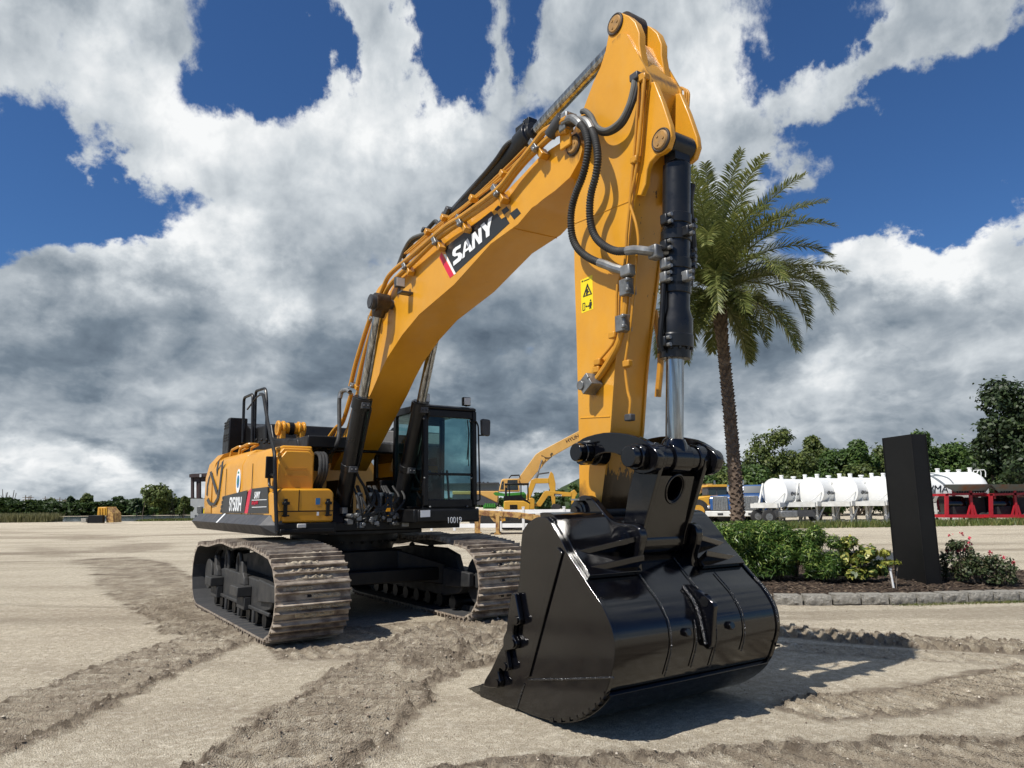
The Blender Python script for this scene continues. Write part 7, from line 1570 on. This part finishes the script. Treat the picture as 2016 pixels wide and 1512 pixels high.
# --- white tanks
def white_tank(label, xpx, ypx, D, first=False, length=6.0, mark=True):
    p = dep(xpx, ypx, D); ry = 27 / 1398 * D; t = thing('water_tank', label, 'tank', (p.x, D, 0), 0, 'white tanks on stands'); cz = p.z; ax = Vector((.80, .60, 0)); pr = Vector((-.60, .80, 0)); q = MB()
    a = Vector((0, 0, cz)); q.loft([(a - ax * .06, ry * .86), (a - ax * .02, ry * .97), (a, ry), (a + ax * length, ry), (a + ax * (length + .06), ry * .86)], 40); tk = q.build('tank_shell', M['tank_white'], t)
    q = MB(); q.torus(a, ax, ry, .045, 36, 6); q.build('end_rim', M['tank_white'], tk)
    for k in range(3):
        b = a + ax * (1.1 + k * 1.7) + Vector((0, 0, ry)); q = MB(); hh = (.20, .12, .30)[k]; q.cyl(b - Vector((0, 0, .1)), b + Vector((0, 0, hh)), .15, n=12); q.cyl(b + Vector((0, 0, hh)), b + Vector((0, 0, hh + .1)), .21 if k == 1 else .17, n=12); q.build('filler_neck', M['tank_white'], tk)
    base = cz - ry; q = MB(); sd = -pr
    for s_ in (-.72, .72):
        q.beam(a - ax * 1.1 + pr * s_ + Vector((0, 0, base - cz + .16)), a + ax * length + pr * s_ + Vector((0, 0, base - cz + .16)), .16, .26)
    q.box(a - ax * .9 + Vector((0, 0, base - cz + .15)), (.5, 2.3, .36), math.atan2(ax.y, ax.x)); q.box(a - ax * 1.5 + Vector((0, 0, base - cz + .1)), (.16, 2.4, .34), math.atan2(ax.y, ax.x))
    q.build('cradle', M['tank_frame'], t)
    for k in (-.6, 2.2, 5.2):
        for s_ in (-.72, .72):
            b = a + ax * k + pr * s_; q = MB(); q.beam(Vector((b.x, b.y, 0)), Vector((b.x, b.y, base)), .14, .14); q.build('stand_leg', M['tank_frame'], t)
    q = MB()
    for s_ in (-.72, .72):
        q.beam(a - ax * 1.2 + pr * s_ + Vector((0, 0, .1 - cz)), a + ax * length + pr * s_ + Vector((0, 0, .1 - cz)), .12, .12); q.beam(Vector((*(a - ax * .6 + pr * s_).xy, .1)), Vector((*(a + ax * .6 + pr * s_).xy, base)), .09, .09)
    q.build('stand_frame', M['tank_frame'], t)
    q = MB(); q.beam(a - ax * .95 + pr * .85 + Vector((0, 0, base - cz + .2)), a - ax * .08 + pr * .95 + Vector((0, 0, .75)), .12, .10); q.tube([a - ax * .09 - pr * .95 + Vector((0, 0, -.05)), a - ax * .5 - pr * .6 + Vector((0, 0, -.55)), a - ax * .95 - pr * .0 + Vector((0, 0, -ry + .15))], .03, 6); q.build('brace', M['tank_frame'], t)
    if mark:   # name on the side of the shell, standing a finger's breadth proud of the curve
        sdv = -pr; zc_ = -.22; pos = a + ax * .55 + sdv * (math.sqrt(ry * ry - zc_ * zc_) + .02) + Vector((0, 0, zc_)); nd = (sdv * math.sqrt(ry * ry - zc_ * zc_) + Vector((0, 0, zc_))).normalized(); yv = nd.cross(ax) * -1
        yv = ax.cross(nd) * (1 if ax.cross(nd).z < 0 else 1)
        yv = nd.cross(ax)
        if yv.z < 0: yv = -yv
        mk = text('lettering', 'Klein', M['decal_black'], tk, pos + ax * .36, ax, yv, .34, 0, .06, .004, 1.0); q = MB(); q.torus(pos + ax * .12 + yv * .12, nd, .13, .03, 20, 6); q.beam(pos + ax * .12 + yv * .12 - ax * .12, pos + ax * .12 + yv * .12 + ax * .12, .04, .04); q.build('tank_emblem', M['decal_black'], tk)
    return t
TD = 57.0
white_tank('white cylindrical tank nearest the palm tree, standing beside the blue truck', 1525, 970, TD); white_tank('second white cylindrical tank from the palm tree', 1596, 968, TD - .5); white_tank('third white cylindrical tank, just left of the black sign pillar', 1662, 967, TD - 1); white_tank('fourth white tank, half hidden by the black sign pillar', 1728, 966, TD - 1.5)
# truck under the first tank
t = thing('flatbed_truck', 'grey flatbed truck whose wheel shows under the first white tank', 'truck'); p0 = dep(1513, 1015, 54.5); wheel(t, (p0.x, 54.5, .52), .52, .35); wheel(t, (p0.x, 57.0, .52), .52, .35); p1 = dep(1605, 1015, 56.5); wheel(t, (p1.x, 56.5, .52), .52, .35)
q = MB(); q.bb((p0.x + .8, 55.0, .5), (p1.x - .6, 56.6, .98)); q.build('chassis', M['dgrey'], t); q = MB(); q.bb((p0.x + .9, 54.4, .45), (p0.x + 2.2, 55.0, .95)); q.build('fuel_tank', M['steel'], t, bevel=.08)
# --- big tanker
D = 60.0; z6 = lambda X, Y: (1660 + X / 4.725, 740 + Y / 4.725)
a = at(*z6(640, 1065), D); b = at(*z6(1300, 1055), D); ry = 165 / 4.725 / 1398 * D; t = thing('tanker_tank', 'long white tanker with big grey swoosh letters behind the sign pillar', 'tank'); q = MB(); A3 = Vector((a[0], D + ry, a[1])); B3 = Vector((b[0], D + ry, b[1])); d_ = (B3 - A3).normalized()
q.loft([(A3, ry), (B3, ry)] + [(B3 + d_ * (ry * .75 * math.sin(u)), max(.02, ry * math.cos(u))) for u in np.linspace(.15, 1.55, 8)], 48); tk = q.build('tank_shell', M['tank_white'], t, ang=50)
for X_, hh in ((772, 0.42), (978, .62), (1075, .40), (1180, .45), (1287, .75)):
    p = at(*z6(X_, 900), D); q = MB(); q.cyl((p[0], D + ry, p[1] - .25), (p[0], D + ry, p[1] + hh * .55), .16, n=12); q.cyl((p[0], D + ry, p[1] + hh * .55), (p[0], D + ry, p[1] + hh * .55 + .08), .20, n=12); q.build('filler_neck', M['tank_white'], tk)
q = MB(); P = [at(*z6(*p), D) for p in ((1330, 900), (1345, 870), (1400, 868), (1412, 890), (1412, 935))]; q.tube([(p[0], D + ry - .3, p[1]) for p in P], .04, 6); q.tube([(p[0], D + ry + .3, p[1]) for p in P], .04, 6); q.build('ladder_rail', M['tank_white'], tk)
def on_tank(q, px, r0=ry + .02, w_=.06):   # a ribbon lying on the tank's near side
    L = []; Rr_ = []
    for x, y, wpx in px:
        for s_, acc in ((-1, L), (1, Rr_)):
            pass
        p = at(x, y, D); c = A3.z + (p[0] - A3.x) * (B3.z - A3.z) / (B3.x - A3.x); dz_ = max(-ry * .98, min(ry * .98, p[1] - c)); L.append((p[0], dz_, c, wpx / 1398 * D))
    n_ = len(L); vs = []
    for i, (x, dz_, c, wd) in enumerate(L):
        j0, j1 = max(0, i - 1), min(n_ - 1, i + 1); tx, tz = L[j1][0] - L[j0][0], L[j1][1] - L[j0][1]; l_ = math.hypot(tx, tz) or 1; nx_, nz_ = -tz / l_, tx / l_
        for s_ in (-.5, .5):
            xx, zq = x + nx_ * wd * s_, max(-ry * .985, min(ry * .985, dz_ + nz_ * wd * s_)); vs.append(Vector((xx, D + ry - math.sqrt(r0 * r0 - zq * zq), c + zq)))
    q.add(vs, [(2 * i, 2 * i + 1, 2 * i + 3, 2 * i + 2) for i in range(n_ - 1)])
sw = mat('grey_swoosh_paint', (.16, .18, .19), .5)
def spl(P): return [(p.x, p.y, p.z) for p in crv([Vector(p) for p in P], 6)]
q = MB(); on_tank(q, spl([(*z6(765, 1080), 3), (*z6(790, 985), 4), (*z6(835, 925), 6), (*z6(890, 915), 6), (*z6(950, 925), 3)])); on_tank(q, spl([(*z6(850, 925), 4), (*z6(900, 970), 5), (*z6(960, 1025), 3), (*z6(985, 1050), 2)])); on_tank(q, spl([(*z6(800, 1030), 6), (*z6(835, 1080), 8), (*z6(835, 1150), 6), (*z6(800, 1195), 2)])); on_tank(q, spl([(*z6(790, 1195), 1.5), (*z6(850, 1190), 2), (*z6(950, 1150), 1.2)])); on_tank(q, spl([(*z6(950, 925), 3), (*z6(1000, 950), 3), (*z6(1030, 1000), 2)])); q.build('swoosh_mark', sw, tk, smooth=False)
zq = A3.z + .02; q = None
p = at(*z6(742, 1085), D); tx_ = text('lettering', 'WMA', M['decal_black'], tk, (p[0], D - .015, p[1]), (1, 0, 0), (0, 0, 1), .86, .18, .0, .01, .98)
q = MB(); 
for X_ in (870, 1120):
    p = at(*z6(X_, 1240), D)
    for dy in (.2, 2 * ry - .2): q.beam((p[0], D + dy, 0), (p[0], D + dy, A3.z - ry * .7), .2, .2)
q.beam((A3.x, D + .2, .75), (B3.x, D + .2, .75), .12, .12); q.beam((A3.x, D + 2 * ry - .2, .75), (B3.x, D + 2 * ry - .2, .75), .12, .12); q.beam((A3.x, D + .2, .12), (B3.x, D + .2, .12), .2, .2); q.build('stand_frame', M['tank_frame'], t)
# --- red screening machines
def red_machine(label, dxpx, D):
    t = thing('red_screener', label, 'screening machine', (0, 0, 0), 0, 'red screening machines'); z = lambda X, Y: z6(X + dxpx, Y)
    q = MB()
    for dy in (0, 2.0):
        for px in (((945, 1100), (975, 1100), (978, 1310), (950, 1310)), ((1168, 1060), (1190, 1055), (1212, 1310), (1190, 1310)), ((945, 1095), (1330, 1085), (1330, 1105), (945, 1115)), ((1395, 1090), (1415, 1090), (1415, 1310), (1395, 1310))): slab(q, [z(*p) for p in px], D, dy - .08, dy + .08)
        slab(q, [z(*p) for p in ((1190, 1200), (1215, 1200), (1245, 1300), (1225, 1300))], D, dy - .05, dy + .05); slab(q, [z(*p) for p in ((1190, 1200), (1175, 1200), (1150, 1300), (1165, 1300))], D, dy - .05, dy + .05)
    for px in ((945, 1095), (1168, 1080), (1395, 1100)): a = at(*z(*px), D); q.bb((a[0], D, a[1] - .18), (a[0] + .16, D + 2.0, a[1] - .02))
    q.build('frame', M['red_paint'], t); q = MB(); slab(q, [z(*p) for p in ((935, 1290), (1420, 1290), (1420, 1325), (935, 1318))], D, -.14, 2.2); q.build('base_beam', M['red_paint'], t)
    q = MB(); a = at(*z(1000, 1195), D); b = at(*z(1180, 1195), D); q.cyl((a[0], D + 1, a[1]), (b[0], D + 1, b[1]), .62, n=24); q.cyl((a[0] - .06, D + 1, a[1]), (a[0], D + 1, a[1]), .66, n=24); q.build('roller', M['gloss'], t)
    q = MB(); slab(q, [z(*p) for p in ((1030, 1215), (1180, 1210), (1180, 1290), (990, 1290))], D, .3, 1.6); slab(q, [z(*p) for p in ((1230, 1130), (1390, 1130), (1390, 1290), (1230, 1290))], D, .4, 1.8); q.build('engine_box', M['tyre'], t, bevel=.04)
    q = MB(); hp = [at(*z(*p), D) for p in ((905, 1012), (1325, 1008), (1325, 1082), (1045, 1085))]
    q.add([(hp[0][0], D - .7, hp[0][1]), (hp[1][0], D - .7, hp[1][1]), (hp[2][0], D + .1, hp[2][1]), (hp[3][0], D + .1, hp[3][1]), (hp[0][0] + 1.9, D + 2.9, hp[0][1]), (hp[1][0] + 1.9, D + 2.9, hp[1][1]), (hp[2][0] + 1.3, D + 2.0, hp[2][1]), (hp[3][0] + 1.3, D + 2.0, hp[3][1])], [(0, 1, 2, 3), (4, 7, 6, 5), (0, 3, 7, 4), (1, 5, 6, 2), (3, 2, 6, 7)])
    ho = q.build('hopper', M['hopper'], t, smooth=False); q = MB()
    for k in range(11): p = at(*z(1060 + k * 24, 1080), D); q.box((p[0], D - .02, p[1]), (.10, .06, .22))
    q.build('hopper_lug', M['tyre'], ho)
    for X_ in (1240, 1330): p = at(*z(X_, 1340), D); wheel(t, (p[0], D + .3, .36), .36, .3)
    p = at(*z(1003, 1330), D); q = MB(); q.bb((p[0] - .06, D - .05, 0), (p[0] + .06, D + .05, at(*z(1003, 1310), D)[1])); q.build('jack_leg', M['dgrey'], t)
    return t
red_machine('red framed screening machine with clean blue-grey hopper behind the sign pillar', 0, 53.0); red_machine('red framed screening machine with rust-streaked hopper at the edge of the yard', 412, 52.4)
# --- far left: loader bucket, block, shed
D = 79; z4 = lambda X, Y: (X / 4.8, 860 + Y / 4.8)
t = thing('loader_bucket', 'old yellow loader bucket with black back plate lying on the lot edge', 'loader bucket'); q = MB(); slab(q, [z4(*p) for p in ((915, 665), (1000, 662), (1000, 745), (905, 745))], D, .2, 2.2); b = q.build('bucket_shell', M['mini_yellow'], t, bevel=.06)
q = MB(); slab(q, [z4(*p) for p in ((1000, 665), (1050, 720), (1055, 810), (990, 812), (990, 745))], D, .3, 2.0); q.build('side_plate', M['rust_yellow'], b); q = MB(); slab(q, [z4(*p) for p in ((838, 815), (850, 742), (985, 740), (985, 815))], D, -.3, .15); q.build('back_plate', M['black'], b, bevel=.03)
for X_ in (925, 950, 975): q = MB(); slab(q, [z4(X_, 740), z4(X_, 672), z4(X_ + 10, 672), z4(X_ + 10, 740)], D, .12, .19); q.build('rib', M['mini_yellow'], b)
q = MB(); slab(q, [z4(*p) for p in ((790, 808), (790, 770), (838, 768), (838, 808))], D, -.5, .3); o = q.build('concrete_block', bm2, None, bevel=.03); tag(o, 'pale concrete block lying beside the black plate of the loader bucket', 'concrete block')
D = 103; t = thing('steel_shed', 'grey walled shed with open dark steel frame on top by the pond', 'shed'); q = MB(); slab(q, [z4(*p) for p in ((1800, 780), (1800, 585), (2600, 585), (2600, 780))], D, 0, 9); q.build('wall', varied('light_grey_cladding', (.42, .43, .41), (.36, .37, .36), .4, (.6, .8)), t)
fm = varied('dark_steel_frame', (.035, .022, .02), (.055, .03, .026), .5, (.5, .7)); q = MB(); slab(q, [z4(*p) for p in ((1800, 385), (1800, 355), (1830, 350), (2600, 318), (2600, 350))], D, -.4, 9.4); q.build('roof', fm, t)
for (xa, xb) in ((1803, 1826), (1868, 1888), (2380, 2420)):
    for dy in (0, 8.8): q = MB(); slab(q, [z4(xa, 585), z4(xa, 375), z4(xb, 372), z4(xb, 585)], D, dy, dy + .35); q.build('frame_post', fm, t)
q = MB(); slab(q, [z4(1826, 585), z4(1826, 372), z4(1868, 370), z4(1868, 585)], D, 1.0, 1.2); q.build('side_cladding', varied('dark_red_cladding', (.05, .022, .02), (.07, .03, .026), 1, (.6, .8)), t); q = MB(); slab(q, [z4(1826, 425), z4(1826, 380), z4(2600, 360), z4(2600, 405)], D, .1, .3); q.build('beam', fm, t)
q = MB(); p = at(*z4(1912, 368), D); q.box((p[0], D - .5, p[1]), (.25, .3, .4)); q.build('flood_lamp', M['lamp'], t); q = MB(); slab(q, [z4(*p) for p in ((1870, 722), (1870, 660), (1915, 658), (1915, 722))], D, -.35, -.02); slab(q, [z4(*p) for p in ((1845, 775), (1845, 735), (1856, 735), (1856, 775))], D, -.25, -.02); q.build('electric_box', M['steel'], t, bevel=.03)
p = dep(1960 / 4.8, 1012, 99); q = MB(); q.bb((p.x - .6, 99, 0), (p.x + .8, 99.8, 1.45)); q.bb((p.x - .65, 98.95, 1.45), (p.x + .85, 99.85, 1.5)); o = q.build('yellow_cabinet', M['decal_yellow'], None, bevel=.03); tag(o, 'small bright yellow cabinet in front of the grey shed', 'cabinet')
# ================================================================= SUN
sl = bpy.data.lights.new('sun', 'SUN'); sl.energy = 4.8; sl.angle = R(.5); sl.color = (1, .955, .89)
so = bpy.data.objects.new('sun', sl); COL.objects.link(so); so.rotation_euler = SUN.to_track_quat('Z', 'Y').to_euler()
sc.view_settings.view_transform = 'Standard'; sc.view_settings.look = 'None'; sc.view_settings.exposure = .2; sc.view_settings.gamma = 1; sc.view_settings.use_curve_mapping = False
sc.cycles.max_bounces = 6; sc.cycles.transparent_max_bounces = 12; sc.cycles.diffuse_bounces = 3; sc.cycles.glossy_bounces = 3
# no piece sits deeper than thing > part > sub-part
bpy.context.view_layer.update()
def depth(o):
    k = 0
    while o.parent is not None: o = o.parent; k += 1
    return k
for o in list(bpy.data.objects):
    if depth(o) > 2:
        a = o
        while depth(a) > 1: a = a.parent
        mw = o.matrix_world.copy(); o.parent = a; o.matrix_parent_inverse = Matrix(); o.matrix_basis = a.matrix_world.inverted() @ mw
